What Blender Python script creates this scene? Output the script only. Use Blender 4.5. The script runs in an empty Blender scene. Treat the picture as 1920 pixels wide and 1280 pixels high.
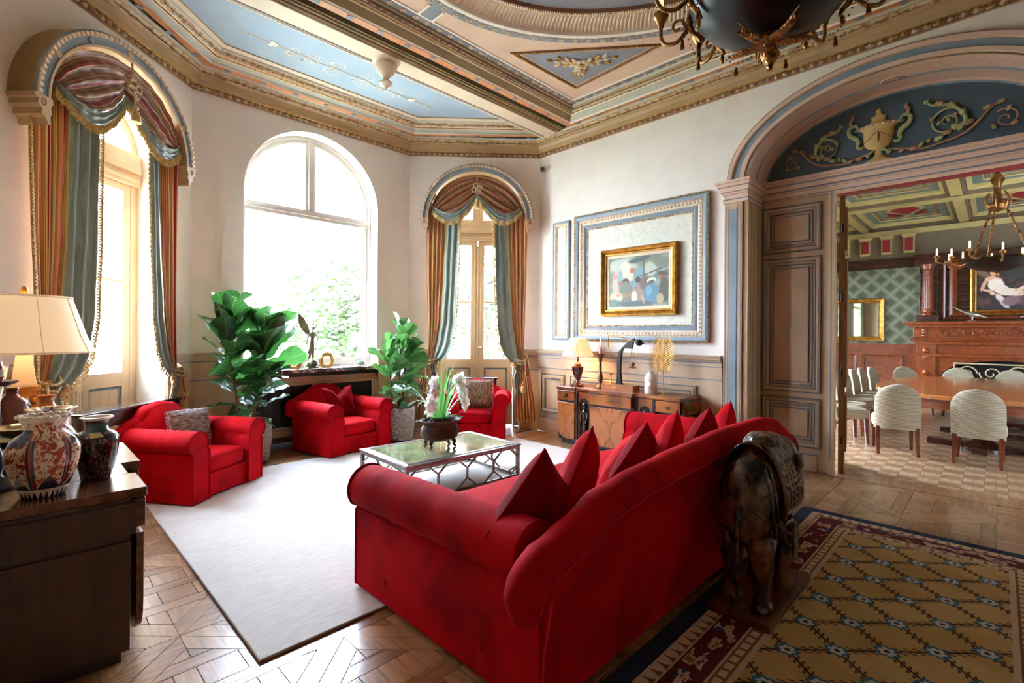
import bpy, bmesh, math, random
from mathutils import Vector, Matrix
from math import sin, cos, pi, radians as R_, atan2, hypot, sqrt, floor

S = bpy.context.scene
C = S.collection
# ------------------------------------------------------------------ camera, world, exposure
cd = bpy.data.cameras.new('camera'); cam = bpy.data.objects.new('camera', cd); C.objects.link(cam)
cd.sensor_width = 36; cd.lens = 919.5 / 1920 * 36; cd.shift_y = -15.2 / 1920; cd.clip_start = 0.05; cd.clip_end = 300
cam.matrix_world = Matrix.Translation((0, 0, 1.6)) @ Matrix.Rotation(R_(44.76 - 90), 4, 'Z') @ Matrix.Rotation(R_(90), 4, 'X') @ Matrix.Rotation(R_(.42), 4, 'Z')
S.camera = cam
w = bpy.data.worlds.new('world'); S.world = w; w.use_nodes = True
nt = w.node_tree; bg = nt.nodes['Background']
tc = nt.nodes.new('ShaderNodeTexCoord'); sp = nt.nodes.new('ShaderNodeSeparateXYZ'); rp = nt.nodes.new('ShaderNodeValToRGB')
nt.links.new(tc.outputs['Generated'], sp.inputs[0]); nt.links.new(sp.outputs[2], rp.inputs[0])
rp.color_ramp.elements[0].position = 0.0; rp.color_ramp.elements[0].color = (0.74, 0.84, 1.0, 1)
rp.color_ramp.elements[1].position = 0.6; rp.color_ramp.elements[1].color = (0.62, 0.76, 1.0, 1)
nt.links.new(rp.outputs[0], bg.inputs[0])
bg.inputs[1].default_value = 20.0
S.view_settings.view_transform = 'Standard'; S.view_settings.look = 'None'
S.view_settings.exposure = 1.85; S.view_settings.gamma = 1; S.view_settings.use_curve_mapping = False
S.cycles.max_bounces = 12; S.cycles.diffuse_bounces = 7; S.cycles.glossy_bounces = 4
S.cycles.transmission_bounces = 8; S.cycles.transparent_max_bounces = 12
S.cycles.sample_clamp_indirect = 8; S.cycles.caustics_reflective = False; S.cycles.caustics_refractive = False
rnd = random.Random(7)

# ------------------------------------------------------------------ node helper
def lin(h, a=1):
    if not isinstance(h, str): return (*h[:3], a)
    h = h.lstrip('#'); o = []
    for i in (0, 2, 4):
        v = int(h[i:i + 2], 16) / 255
        o.append(v / 12.92 if v <= .04045 else ((v + .055) / 1.055) ** 2.4)
    return (*o, a)

class X_:
    def __init__(s, g, k): s.g = g; s.k = k
    def _b(s, op, o, r=False):
        a, b = (o, s) if r else (s, o)
        return s.g.m(op, a, b)
    def __add__(s, o): return s._b('ADD', o)
    __radd__ = __add__
    def __sub__(s, o): return s._b('SUBTRACT', o)
    def __rsub__(s, o): return s._b('SUBTRACT', o, True)
    def __mul__(s, o): return s._b('MULTIPLY', o)
    __rmul__ = __mul__
    def __truediv__(s, o): return s._b('DIVIDE', o)
    def __lt__(s, o): return s._b('LESS_THAN', o)
    def __gt__(s, o): return s._b('GREATER_THAN', o)
    def __neg__(s): return s * -1.0

class G_:
    def __init__(s, nt):
        s.nt = nt; s.tc = nt.nodes.new('ShaderNodeTexCoord'); s.co = s.tc.outputs['Object']; s._s = {}
    def sep(s, so):
        n = s.nt.nodes.new('ShaderNodeSeparateXYZ'); s.nt.links.new(so, n.inputs[0])
        return [X_(s, n.outputs[i]) for i in range(3)]
    @property
    def xyz(s):
        if 'o' not in s._s: s._s['o'] = s.sep(s.co)
        return s._s['o']
    @property
    def uv(s):
        if 'u' not in s._s: s._s['u'] = s.sep(s.tc.outputs['UV'])
        return s._s['u'][:2]
    def put(s, sock, v):
        if isinstance(v, X_): s.nt.links.new(v.k, sock)
        elif isinstance(v, bpy.types.NodeSocket): s.nt.links.new(v, sock)
        elif isinstance(v, str): sock.default_value = lin(v)
        else: sock.default_value = v
    def m(s, op, a, b=None, c=None):
        n = s.nt.nodes.new('ShaderNodeMath'); n.operation = op
        s.put(n.inputs[0], a)
        if b is not None: s.put(n.inputs[1], b)
        if c is not None: s.put(n.inputs[2], c)
        return X_(s, n.outputs[0])
    def abs(s, a): return s.m('ABSOLUTE', a)
    def frac(s, a): return s.m('FRACT', a)
    def min(s, a, b): return s.m('MINIMUM', a, b)
    def max(s, a, b): return s.m('MAXIMUM', a, b)
    def sin(s, a): return s.m('SINE', a)
    def sq(s, a): return s.m('SQRT', a)
    def pp(s, a, b): return s.m('PINGPONG', a, b)
    def step(s, x, a, b):
        n = s.nt.nodes.new('ShaderNodeMapRange'); n.interpolation_type = 'SMOOTHSTEP'
        s.put(n.inputs[0], x); n.inputs[1].default_value = a; n.inputs[2].default_value = b
        return X_(s, n.outputs[0])
    def noise(s, scale, detail=3, vec=None, rough=.5, dist=0):
        n = s.nt.nodes.new('ShaderNodeTexNoise'); s.nt.links.new(vec or s.co, n.inputs['Vector'])
        n.inputs['Scale'].default_value = scale; n.inputs['Detail'].default_value = detail
        n.inputs['Roughness'].default_value = rough; n.inputs['Distortion'].default_value = dist
        return X_(s, n.outputs[0])
    def vor(s, scale, vec=None, out='Distance', feature='F1'):
        n = s.nt.nodes.new('ShaderNodeTexVoronoi'); n.feature = feature
        s.nt.links.new(vec or s.co, n.inputs['Vector']); n.inputs['Scale'].default_value = scale
        return X_(s, n.outputs[out])
    def vec(s, x, y, z=0.0):
        n = s.nt.nodes.new('ShaderNodeCombineXYZ')
        for i, v in enumerate((x, y, z)): s.put(n.inputs[i], v)
        return n.outputs[0]
    def mul(s, v, t):
        n = s.nt.nodes.new('ShaderNodeVectorMath'); n.operation = 'MULTIPLY'
        s.nt.links.new(v, n.inputs[0]); n.inputs[1].default_value = t
        return n.outputs[0]
    def mix(s, f, a, b):
        n = s.nt.nodes.new('ShaderNodeMix'); n.data_type = 'RGBA'
        s.put(n.inputs['Factor'], f)
        s.put(n.inputs[6], a); s.put(n.inputs[7], b)
        return n.outputs[2]
    def ramp(s, f, els, const=False):
        n = s.nt.nodes.new('ShaderNodeValToRGB'); s.put(n.inputs[0], f); r = n.color_ramp
        if const: r.interpolation = 'CONSTANT'
        while len(r.elements) < len(els): r.elements.new(.5)
        for e, (p, c) in zip(r.elements, els): e.position = p; e.color = lin(c)
        return n.outputs[0]

def mat(name, fn, rough=.6, metal=0., bump=None, bs=.3, bd=.01, spec=.5, sheen=0, sheen_t=None, coat=0, trans=0, emit=None, es=0, alpha=None, sss=0):
    m = bpy.data.materials.new(name); m.use_nodes = True; t = m.node_tree; b = t.nodes['Principled BSDF']; g = G_(t)
    col = fn(g) if callable(fn) else fn
    g.put(b.inputs['Base Color'], col)
    g.put(b.inputs['Roughness'], rough(g) if callable(rough) else rough)
    b.inputs['Metallic'].default_value = metal
    b.inputs['Specular IOR Level'].default_value = spec
    if sheen: b.inputs['Sheen Weight'].default_value = sheen; b.inputs['Sheen Roughness'].default_value = .4
    if sheen_t: b.inputs['Sheen Tint'].default_value = lin(sheen_t)
    if coat: b.inputs['Coat Weight'].default_value = coat; b.inputs['Coat Roughness'].default_value = .2
    if trans: b.inputs['Transmission Weight'].default_value = trans
    if emit: g.put(b.inputs['Emission Color'], emit); b.inputs['Emission Strength'].default_value = es
    if bump:
        n = t.nodes.new('ShaderNodeBump'); n.inputs['Strength'].default_value = bs; n.inputs['Distance'].default_value = bd
        g.put(n.inputs['Height'], bump(g)); t.links.new(n.outputs[0], b.inputs['Normal'])
    return m

def paint(name, c, rough=.55, v=.06, bs=.15):
    def f(g):
        n = g.noise(3.5, 4)
        return g.mix(g.step(n, .35, .75), c, tuple(x * (1 - v * 2.2) for x in lin(c)[:3]) + (1,))
    return mat(name, f, rough, bump=lambda g: g.noise(60, 3), bs=bs, bd=.004)

def wood(name, c1, c2, sc=(1, 12, 12), rough=.35, coat=0, detail=5, c3=None, bs=.12):
    def f(g):
        v = g.mul(g.co, sc); n = g.noise(2.2, detail, v, .6, .6)
        c = g.mix(g.step(n, .3, .72), c1, c2)
        if c3: c = g.mix(g.step(g.noise(1.1, 2), .45, .7), c, c3)
        return c
    return mat(name, f, rough, bump=lambda g: g.noise(5, 4, g.mul(g.co, sc)), bs=bs, bd=.003, coat=coat)

# ------------------------------------------------------------------ mesh builder
def nrm2(a, b):
    d = Vector((b[0] - a[0], b[1] - a[1])); d.normalize(); return Vector((-d.y, d.x))

def offset(pts, d, closed=True):
    """inward (left) offset; d is a number or one per edge"""
    n = len(pts); D = d if isinstance(d, (list, tuple)) else [d] * n; out = []
    for i in range(n):
        p = Vector(pts[i]); e1 = (i - 1) % n; e2 = i
        if not closed and i == 0: out.append(p + nrm2(pts[0], pts[1]) * D[0]); continue
        if not closed and i == n - 1: out.append(p + nrm2(pts[-2], pts[-1]) * D[n - 2]); continue
        n1 = nrm2(pts[e1], pts[i]); n2 = nrm2(pts[i], pts[(i + 1) % n])
        det = n1.x * n2.y - n1.y * n2.x
        if abs(det) < 1e-6: out.append(p + n1 * D[e1]); continue
        a = n1.dot(p) + D[e1]; b = n2.dot(p) + D[e2]
        out.append(Vector(((a * n2.y - b * n1.y) / det, (n1.x * b - n2.x * a) / det)))
    return out

class MB:
    def __init__(s): s.v = []; s.f = []; s.m = []; s.uvs = {}
    def add(s, vs, fs, m=0, M=None):
        o = len(s.v)
        if M is not None: vs = [M @ Vector(v) for v in vs]
        s.v += [tuple(v) for v in vs]
        s.f += [tuple(i + o for i in f) for f in fs]; s.m += [m] * len(fs)
        return s
    def box(s, a, b, m=0, M=None):
        x0, y0, z0 = a; x1, y1, z1 = b
        return s.add([(x0, y0, z0), (x1, y0, z0), (x1, y1, z0), (x0, y1, z0), (x0, y0, z1), (x1, y0, z1), (x1, y1, z1), (x0, y1, z1)],
                     [(0, 3, 2, 1), (4, 5, 6, 7), (0, 1, 5, 4), (1, 2, 6, 5), (2, 3, 7, 6), (3, 0, 4, 7)], m, M)
    def cbox(s, c, sz, m=0, M=None):
        return s.box(tuple(c[i] - sz[i] / 2 for i in range(3)), tuple(c[i] + sz[i] / 2 for i in range(3)), m, M)
    def bar(s, a, b, w, h=None, m=0, up=(0, 0, 1)):
        a = Vector(a); b = Vector(b); h = h or w; d = (b - a); L = d.length; d.normalize(); u = Vector(up)
        if abs(d.dot(u)) > .98: u = Vector((1, 0, 0))
        x = d.cross(u).normalized(); z = x.cross(d).normalized()
        M = Matrix((x, d, z)).transposed().to_4x4(); M.translation = a
        return s.box((-w / 2, 0, -h / 2), (w / 2, L, h / 2), m, M)
    def prism(s, poly, z0, z1, m=0, M=None, inset=0):
        n = len(poly); vs = [(p[0], p[1], z0) for p in poly]
        if inset:
            q = offset(poly, inset); vs += [(p[0], p[1], z1 - inset) for p in poly] + [(p.x, p.y, z1) for p in q]
            fs = [tuple(range(2 * n, 3 * n))] + [(i + k * n, (i + 1) % n + k * n, (i + 1) % n + (k + 1) * n, i + (k + 1) * n) for k in (0, 1) for i in range(n)]
        else:
            vs += [(p[0], p[1], z1) for p in poly]
            fs = [tuple(range(n, 2 * n)), tuple(reversed(range(n)))] + [(i, (i + 1) % n, (i + 1) % n + n, i + n) for i in range(n)]
        return s.add(vs, fs, m, M)
    def lathe(s, prof, seg=24, m=0, M=None, c=(0, 0, 0), sx=1, sy=1, lobes=0, la=0, cap=True):
        vs = []; fs = []; n = len(prof)
        for r, z in prof:
            for k in range(seg):
                a = 2 * pi * k / seg; q = r * (1 + la * cos(lobes * a)) if lobes else r
                vs.append((c[0] + q * cos(a) * sx, c[1] + q * sin(a) * sy, c[2] + z))
        for i in range(n - 1):
            for k in range(seg):
                k2 = (k + 1) % seg
                fs.append((i * seg + k, i * seg + k2, (i + 1) * seg + k2, (i + 1) * seg + k))
        if cap:
            if prof[0][0] > 1e-4: fs.append(tuple(reversed(range(seg))))
            if prof[-1][0] > 1e-4: fs.append(tuple(range((n - 1) * seg, n * seg)))
        return s.add(vs, fs, m, M)
    def loft(s, rings, m=0, closed=True, caps=True, M=None, loop=False, mats=None):
        n = len(rings[0]); vs = [p for r in rings for p in r]; fs = []; ms = []
        K = len(rings)
        for i in range(K if loop else K - 1):
            for k in range(n if closed else n - 1):
                fs.append((i * n + k, i * n + (k + 1) % n, ((i + 1) % K) * n + (k + 1) % n, ((i + 1) % K) * n + k))
                ms.append(mats[k] if mats else m)
        if caps and closed and not loop:
            fs.append(tuple(reversed(range(n)))); fs.append(tuple(range((K - 1) * n, K * n))); ms += [m, m]
        s.add(vs, fs, m, M); s.m[-len(fs):] = ms
        return s
    def tube(s, path, r=.01, seg=8, m=0, closed=False, M=None, flat=1):
        P = [Vector(p) for p in path]; n = len(P); rings = []; prev = None
        if 5 <= n <= 12 and seg >= 6 and not closed:
            Q = []; RR_ = []; K = 4; rl = list(r) if isinstance(r, (list, tuple)) else [r] * n
            for i in range(n - 1):
                a, b, c_, d_ = P[max(0, i - 1)], P[i], P[i + 1], P[min(n - 1, i + 2)]
                for k in range(K):
                    t = k / K; Q.append(b * 1.0 + (c_ - a) * (.5 * t) + (a * 2 - b * 5 + c_ * 4 - d_) * (.5 * t * t) + (b * 3 - a - c_ * 3 + d_) * (.5 * t ** 3)); RR_.append(rl[i] + (rl[i + 1] - rl[i]) * t)
            P = Q + [P[-1]]; r = RR_ + [rl[-1]]; n = len(P)
        for i, p in enumerate(P):
            a = P[(i - 1) % n] if (closed or i > 0) else P[i]; b = P[(i + 1) % n] if (closed or i < n - 1) else P[i]
            d = (b - a)
            if d.length < 1e-9: d = Vector((0, 0, 1))
            d.normalize()
            if prev is None:
                u = Vector((0, 0, 1)) if abs(d.z) < .9 else Vector((1, 0, 0)); prev = d.cross(u).normalized()
            x = (prev - d * prev.dot(d)); x = x.normalized() if x.length > 1e-6 else d.orthogonal().normalized(); prev = x
            y = d.cross(x); rr = r[i] if isinstance(r, (list, tuple)) else r
            rings.append([tuple(p + x * (cos(2 * pi * k / seg) * rr) + y * (sin(2 * pi * k / seg) * rr * flat)) for k in range(seg)])
        return s.loft(rings, m, True, not closed, M, loop=closed)
    def ball(s, c, r, m=0, seg=8, rings=5, M=None):
        r = r if isinstance(r, (tuple, list)) else (r, r, r)
        pr = [(sin(pi * i / rings), -cos(pi * i / rings)) for i in range(rings + 1)]
        vs = [(c[0], c[1], c[2] - r[2])]
        for q, z in pr[1:-1]:
            for k in range(seg): a = 2 * pi * k / seg; vs.append((c[0] + r[0] * q * cos(a), c[1] + r[1] * q * sin(a), c[2] + r[2] * z))
        vs.append((c[0], c[1], c[2] + r[2])); fs = []; L = len(vs) - 1
        for k in range(seg):
            k2 = (k + 1) % seg; fs.append((0, 1 + k2, 1 + k)); fs.append((L, L - seg + k, L - seg + k2))
            for i in range(rings - 2): fs.append((1 + i * seg + k, 1 + i * seg + k2, 1 + (i + 1) * seg + k2, 1 + (i + 1) * seg + k))
        return s.add(vs, fs, m, M)
    def sweep(s, pts, prof, mats=None, closed=True, edges=None):
        """prof: [(d or [d..], z)] ; bands between successive profile points"""
        rings = []
        for d, z in prof:
            rings.append([(p.x, p.y, z) for p in offset(pts, d, closed)])
        n = len(pts)
        for i in range(len(prof) - 1):
            mm = mats[i] if mats else 0
            for k in range(n if closed else n - 1):
                if edges is not None and k not in edges: continue
                k2 = (k + 1) % n
                s.add([rings[i][k], rings[i][k2], rings[i + 1][k2], rings[i + 1][k]], [(0, 3, 2, 1)], mm)
        return s
    def grid(s, fn, nu, nv, m=0, uv=None, closed_u=False, M=None, mf=None):
        o = len(s.v); vs = []
        for j in range(nv + 1):
            for i in range(nu + (0 if closed_u else 1)): vs.append(fn(i / nu, j / nv))
        W = nu + (0 if closed_u else 1); fs = []
        for j in range(nv):
            for i in range(nu):
                i2 = (i + 1) % W if closed_u else i + 1
                fs.append((j * W + i, j * W + i2, (j + 1) * W + i2, (j + 1) * W + i))
                if uv:
                    U = uv
                    s.uvs[len(s.f) + len(fs) - 1] = [(i / nu, j / nv), ((i + 1) / nu, j / nv), ((i + 1) / nu, (j + 1) / nv), (i / nu, (j + 1) / nv)]
        n0 = len(s.f); s.add(vs, fs, m, M)
        if mf:
            q = 0
            for j in range(nv):
                for i in range(nu): s.m[n0 + q] = mf(i / nu, j / nv); q += 1
        return s
    def frame(s, x0, z0, x1, z1, w, d0, d1, m=0, y=0):
        """rectangular moulding in the local xz plane: outer rect, width w, protrudes -y from d0 (outer) to d1 (inner)"""
        o = [(x0, z0), (x1, z0), (x1, z1), (x0, z1)]; i = offset(o, w); h = offset(o, w * .45)
        e = offset(o, 0.0001)
        R = [[(p[0], y, p[1]) for p in o], [(p[0], y - d0, p[1]) for p in e], [(p[0], y - max(d0, d1) * 1.15, p[1]) for p in h], [(p[0], y - d1, p[1]) for p in i], [(p[0], y, p[1]) for p in i]]
        for a, b in zip(R, R[1:]):
            for k in range(4): s.add([a[k], a[(k + 1) % 4], b[(k + 1) % 4], b[k]], [(0, 1, 2, 3)], m)
        return s
    def obj(s, name, mats, parent=None, smooth=False, bevel=0, bseg=2, sub=0, loc=None, rz=0, solid=0, weld=False, ang=58):
        me = bpy.data.meshes.new(name); me.from_pydata(s.v, [], s.f)
        if not isinstance(mats, (list, tuple)): mats = [mats]
        for mm in mats: me.materials.append(mm)
        for p, k in zip(me.polygons, s.m): p.material_index = min(k, len(mats) - 1)
        if s.uvs:
            l = me.uv_layers.new(name='UVMap')
            for fi, q in s.uvs.items():
                for li, c in zip(me.polygons[fi].loop_indices, q): l.data[li].uv = c
        me.update()
        if weld:
            b = bmesh.new(); b.from_mesh(me); bmesh.ops.remove_doubles(b, verts=b.verts, dist=1e-4); bmesh.ops.recalc_face_normals(b, faces=b.faces); b.to_mesh(me); b.free()
        if smooth:
            me.shade_smooth()
            if ang: me.set_sharp_from_angle(angle=R_(ang))
        o = bpy.data.objects.new(name, me); C.objects.link(o)
        if parent: o.parent = parent
        if loc: o.location = loc
        if rz: o.rotation_euler = (0, 0, rz)
        if sub: q = o.modifiers.new('s', 'SUBSURF'); q.levels = q.render_levels = sub
        if solid: q = o.modifiers.new('t', 'SOLIDIFY'); q.thickness = solid; q.offset = 0
        if bevel: q = o.modifiers.new('b', 'BEVEL'); q.width = bevel; q.segments = bseg; q.limit_method = 'ANGLE'; q.angle_limit = R_(40)
        return o

def tag(o, label=None, cat=None, group=None, kind=None):
    if label: o['label'] = label
    if cat: o['category'] = cat
    if group: o['group'] = group
    if kind: o['kind'] = kind
    return o
def thing(name, label, cat, loc=(0, 0, 0), rz=0, group=None):
    o = bpy.data.objects.new(name, None); C.objects.link(o); o.empty_display_size = .1
    o.location = loc; o.rotation_euler = (0, 0, rz)
    return tag(o, label, cat, group)
def anchor(name, loc=(0, 0, 0), rz=0):
    o = bpy.data.objects.new(name, None); C.objects.link(o); o.location = loc; o.rotation_euler = (0, 0, rz); o['kind'] = 'structure'; return o
def structure(o): o['kind'] = 'structure'; return o
def stuff(o): o['kind'] = 'stuff'; return o
def share(name, me, parent, M, mats=None):
    o = bpy.data.objects.new(name, me); C.objects.link(o); o.parent = parent; o.matrix_local = M; return o
def dup(root, loc, rz, label=None, group=None):
    r = root.copy(); C.objects.link(r); r.location = loc; r.rotation_euler = (0, 0, rz)
    if label: r['label'] = label
    if group: r['group'] = group
    for ch in list(root.children):
        c = ch.copy(); C.objects.link(c); c.parent = r
        for q in ch.children:
            d = q.copy(); C.objects.link(d); d.parent = c
    return r
def T(x=0, y=0, z=0, rx=0, ry=0, rz=0, s=1):
    M = Matrix.Translation((x, y, z)) @ Matrix.Rotation(rz, 4, 'Z') @ Matrix.Rotation(ry, 4, 'Y') @ Matrix.Rotation(rx, 4, 'X')
    return M @ (Matrix.Diagonal((s, s, s, 1)) if not isinstance(s, tuple) else Matrix.Diagonal((*s, 1)))
def arc(cx, cz, rx, rz_, a0, a1, n): return [(cx + rx * cos(a0 + (a1 - a0) * i / n), cz + rz_ * sin(a0 + (a1 - a0) * i / n)) for i in range(n + 1)]
# ------------------------------------------------------------------ materials
M = {}
M['wall'] = paint('wall_plaster', '#ebe3d7', .6, .03)
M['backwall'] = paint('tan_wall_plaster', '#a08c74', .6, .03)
M['beige'] = paint('beige_paint', '#c3a683', .45, .06)
M['tan'] = paint('tan_paint', '#b59468', .5, .08)
M['peach'] = paint('peach_paint', '#dcbba2', .5, .04)
M['blue'] = paint('slate_blue_paint', '#84939c', .5, .08)
M['line'] = paint('thin_blue_paint', '#727f88', .5, .04)
M['dblue'] = paint('tympanum_blue', '#45555e', .55, .16)
M['skyblue'] = mat('ceiling_sky_blue', lambda g: g.mix(g.step(g.noise(1.3, 4), .35, .7), '#9bb0c2', '#a8bac9'), .6)
M['greyblue'] = paint('ceiling_grey_blue', '#888c94', .6, .08)
M['olive'] = paint('olive_paint', '#8f7c50', .5, .1)
M['sage'] = paint('pale_sage', '#b9b8a4', .5, .06)
M['orange'] = paint('orange_paint', '#d08a58', .5, .08)
M['goldcove'] = paint('gold_cove_paint', '#b7996c', .42, .06)
M['umber'] = paint('umber_paint', '#8a6142', .55, .15)
M['cream'] = paint('cream_paint', '#e3cfb4', .5, .04)
M['white'] = paint('ivory_paint', '#ece4d4', .5, .03)
M['gilt'] = mat('gilding', lambda g: g.mix(g.step(g.noise(30, 3), .35, .65), '#d9aa52', '#9c6c2a'), .38, .75)
M['gold'] = mat('gold_leaf', lambda g: g.mix(g.step(g.noise(12, 3), .35, .7), '#d7a650', '#a8772f'), .32, .85)
M['orna'] = mat('plaster_ornament', lambda g: g.mix(g.step(g.noise(18, 2), .45, .6), '#c9b48e', '#a27a4a'), .5)
M['ornb'] = mat('red_gold_ornament', lambda g: g.mix(g.step(g.noise(22, 2), .45, .6), '#c3a681', '#9a5a3c'), .5)
M['petal'] = paint('petal_paint', '#d9c3a6', .5, .1)
M['leafgreen'] = paint('relief_green', '#9aa06a', .55, .12)
M['terra'] = paint('relief_terracotta', '#a97a5a', .55, .12)
M['urn'] = paint('relief_urn_ochre', '#c6a25e', .5, .1)
M['black'] = mat('black_iron', '#0c0a0a', .4, .3)
M['glass'] = None
def thin_glass(name, tint='#ffffff', r=.06):
    m = bpy.data.materials.new(name); m.use_nodes = True; t = m.node_tree; t.nodes.clear()
    o = t.nodes.new('ShaderNodeOutputMaterial'); mx = t.nodes.new('ShaderNodeMixShader'); a = t.nodes.new('ShaderNodeBsdfTransparent')
    b = t.nodes.new('ShaderNodeBsdfGlossy'); b.inputs['Roughness'].default_value = .02; a.inputs[0].default_value = lin(tint)
    lw = t.nodes.new('ShaderNodeLayerWeight'); pw = t.nodes.new('ShaderNodeMath'); pw.operation = 'POWER'; pw.inputs[1].default_value = 4
    ml = t.nodes.new('ShaderNodeMath'); ml.operation = 'MULTIPLY_ADD'; ml.inputs[1].default_value = .5; ml.inputs[2].default_value = r * .5
    t.links.new(lw.outputs['Facing'], pw.inputs[0]); t.links.new(pw.outputs[0], ml.inputs[0]); t.links.new(ml.outputs[0], mx.inputs[0]); t.links.new(a.outputs[0], mx.inputs[1]); t.links.new(b.outputs[0], mx.inputs[2]); t.links.new(mx.outputs[0], o.inputs[0])
    return m
M['glass'] = thin_glass('window_glass')
M['marble'] = mat('dark_marble', lambda g: g.mix(g.step(g.noise(5, 6, None, .6, 1.5), .5, .62), '#3a2a28', '#c9b6ac'), .15)
M['walnut'] = wood('burr_walnut', '#8e4a1d', '#4a2010', (3, 3, 3), .22, .5, 6, '#a9662c')
M['mahog'] = wood('dark_mahogany', '#4a2314', '#220e08', (1, 10, 10), .25, .4)
M['dinewood'] = wood('honey_mahogany', '#8f4315', '#662b0c', (6, 1.5, 6), .28, .35)
M['tabletop'] = wood('table_veneer', '#b8743c', '#94552a', (1.2, 8, 8), .12, .6)
M['shutter'] = wood('weathered_white_wood', '#e8e6e2', '#bdb9b2', (10, 10, 1.2), .8)
for i, (a, b) in enumerate((('#b08558', '#86593a'), ('#be9466', '#997047'), ('#a3774c', '#7a5434'), ('#b68d63', '#906746'))):
    sc = (1.5, 14, 14) if i % 2 == 0 else (14, 1.5, 14)
    M['oak%d' % i] = wood('oak_parquet', a, b, sc, .3, .55, 6, bs=.25)
OAK = [M['oak%d' % i] for i in range(4)]
M['joint'] = mat('floor_joint', '#2a190e', .8)

W, XL, YF, YB, YC, XC = 6.15, -.11, -2.9, 6.95, 5.47, 3.02
PA, PB, PC, PD = (1.475, YB), (4.57, YB), (W, YC), (XL, YC)
ROOM = [(XL, YF), (W, YF), PC, PB, PA, PD]
ZC = 4.53

# ------------------------------------------------------------------ walls with arched openings
def arched_wall(name, x0, x1, z0, z1, op, t, mats, loc, rz, n=24):
    """local frame: x right seen from inside, y outward"""
    mb = MB()
    def face(y):
        xs = [x0]
        for (cx, a, zb, zs, b) in op: xs += [cx - a, cx + a]
        xs.append(x1)
        for i in range(0, len(xs), 2): mb.add([(xs[i], y, z0), (xs[i + 1], y, z0), (xs[i + 1], y, z1), (xs[i], y, z1)], [(0, 1, 2, 3)])
        for (cx, a, zb, zs, b) in op:
            if zb > z0: mb.add([(cx - a, y, z0), (cx + a, y, z0), (cx + a, y, zb), (cx - a, y, zb)], [(0, 1, 2, 3)])
            P = arc(cx, zs, a, b, pi, 0, n)
            for p, q in zip(P, P[1:]): mb.add([(p[0], y, p[1]), (q[0], y, q[1]), (q[0], y, z1), (p[0], y, z1)], [(0, 1, 2, 3)])
    face(0); face(t)
    for (cx, a, zb, zs, b) in op:
        P = [(cx - a, zb)] + arc(cx, zs, a, b, pi, 0, n) + [(cx + a, zb)]
        for p, q in zip(P, P[1:] + P[:1]):
            if zb <= z0 and (p, q) == (P[-1], P[0]): continue
            mb.add([(p[0], 0, p[1]), (q[0], 0, q[1]), (q[0], t, q[1]), (p[0], t, p[1])], [(0, 1, 2, 3)], 0)
    o = mb.obj(name, mats, loc=loc, rz=rz); return structure(o)

AZ = R_(-43.13); LBC = hypot(PC[0] - PB[0], PC[1] - PB[1])
CBC = ((PB[0] + PC[0]) / 2, (PB[1] + PC[1]) / 2, 0); CAD = ((PA[0] + PD[0]) / 2, (PA[1] + PD[1]) / 2, 0)
A3 = atan2(PC[1] - PB[1], PC[0] - PB[0]); A1 = atan2(PA[1] - PD[1], PA[0] - PD[0])
WIN = (.72, 0.0, 3.5, .6)
wb = arched_wall('wall_back', -(PB[0] - PA[0]) / 2 - .02, (PB[0] - PA[0]) / 2 + .02, 0, 5.1, [(XC - (PA[0] + PB[0]) / 2, .965, .0, 3.47, .965)], .5, M['wall'], ((PA[0] + PB[0]) / 2, YB, 0), 0, 32)
w3 = arched_wall('wall_back_right', -LBC / 2 - .02, LBC / 2 + .02, 0, 5.1, [(.045, *WIN)], .5, M['wall'], CBC, A3)
w1 = arched_wall('wall_back_left', -LBC / 2 - .02, LBC / 2 + .02, 0, 5.1, [(-.045, *WIN)], .5, M['wall'], CAD, A1)
# right wall with the arched doorway (local x = -Y)
AY, AA, AB, AZS = .80, 1.33, .80, 3.46
wr = arched_wall('wall_right', -YC - .3, -YF + .3, 0, 5.1, [(-AY, AA, 0, AZS, AB)], .72, M['wall'], (W, 0, 0), R_(-90), 40)
arched_wall('wall_left', YF - .3, YC + .2, 0, 5.1, [], .4, M['backwall'], (XL, 0, 0), R_(90))
arched_wall('wall_front', -W - .3, -XL + .3, 0, 5.1, [], .4, M['backwall'], (0, YF, 0), R_(180))

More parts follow.
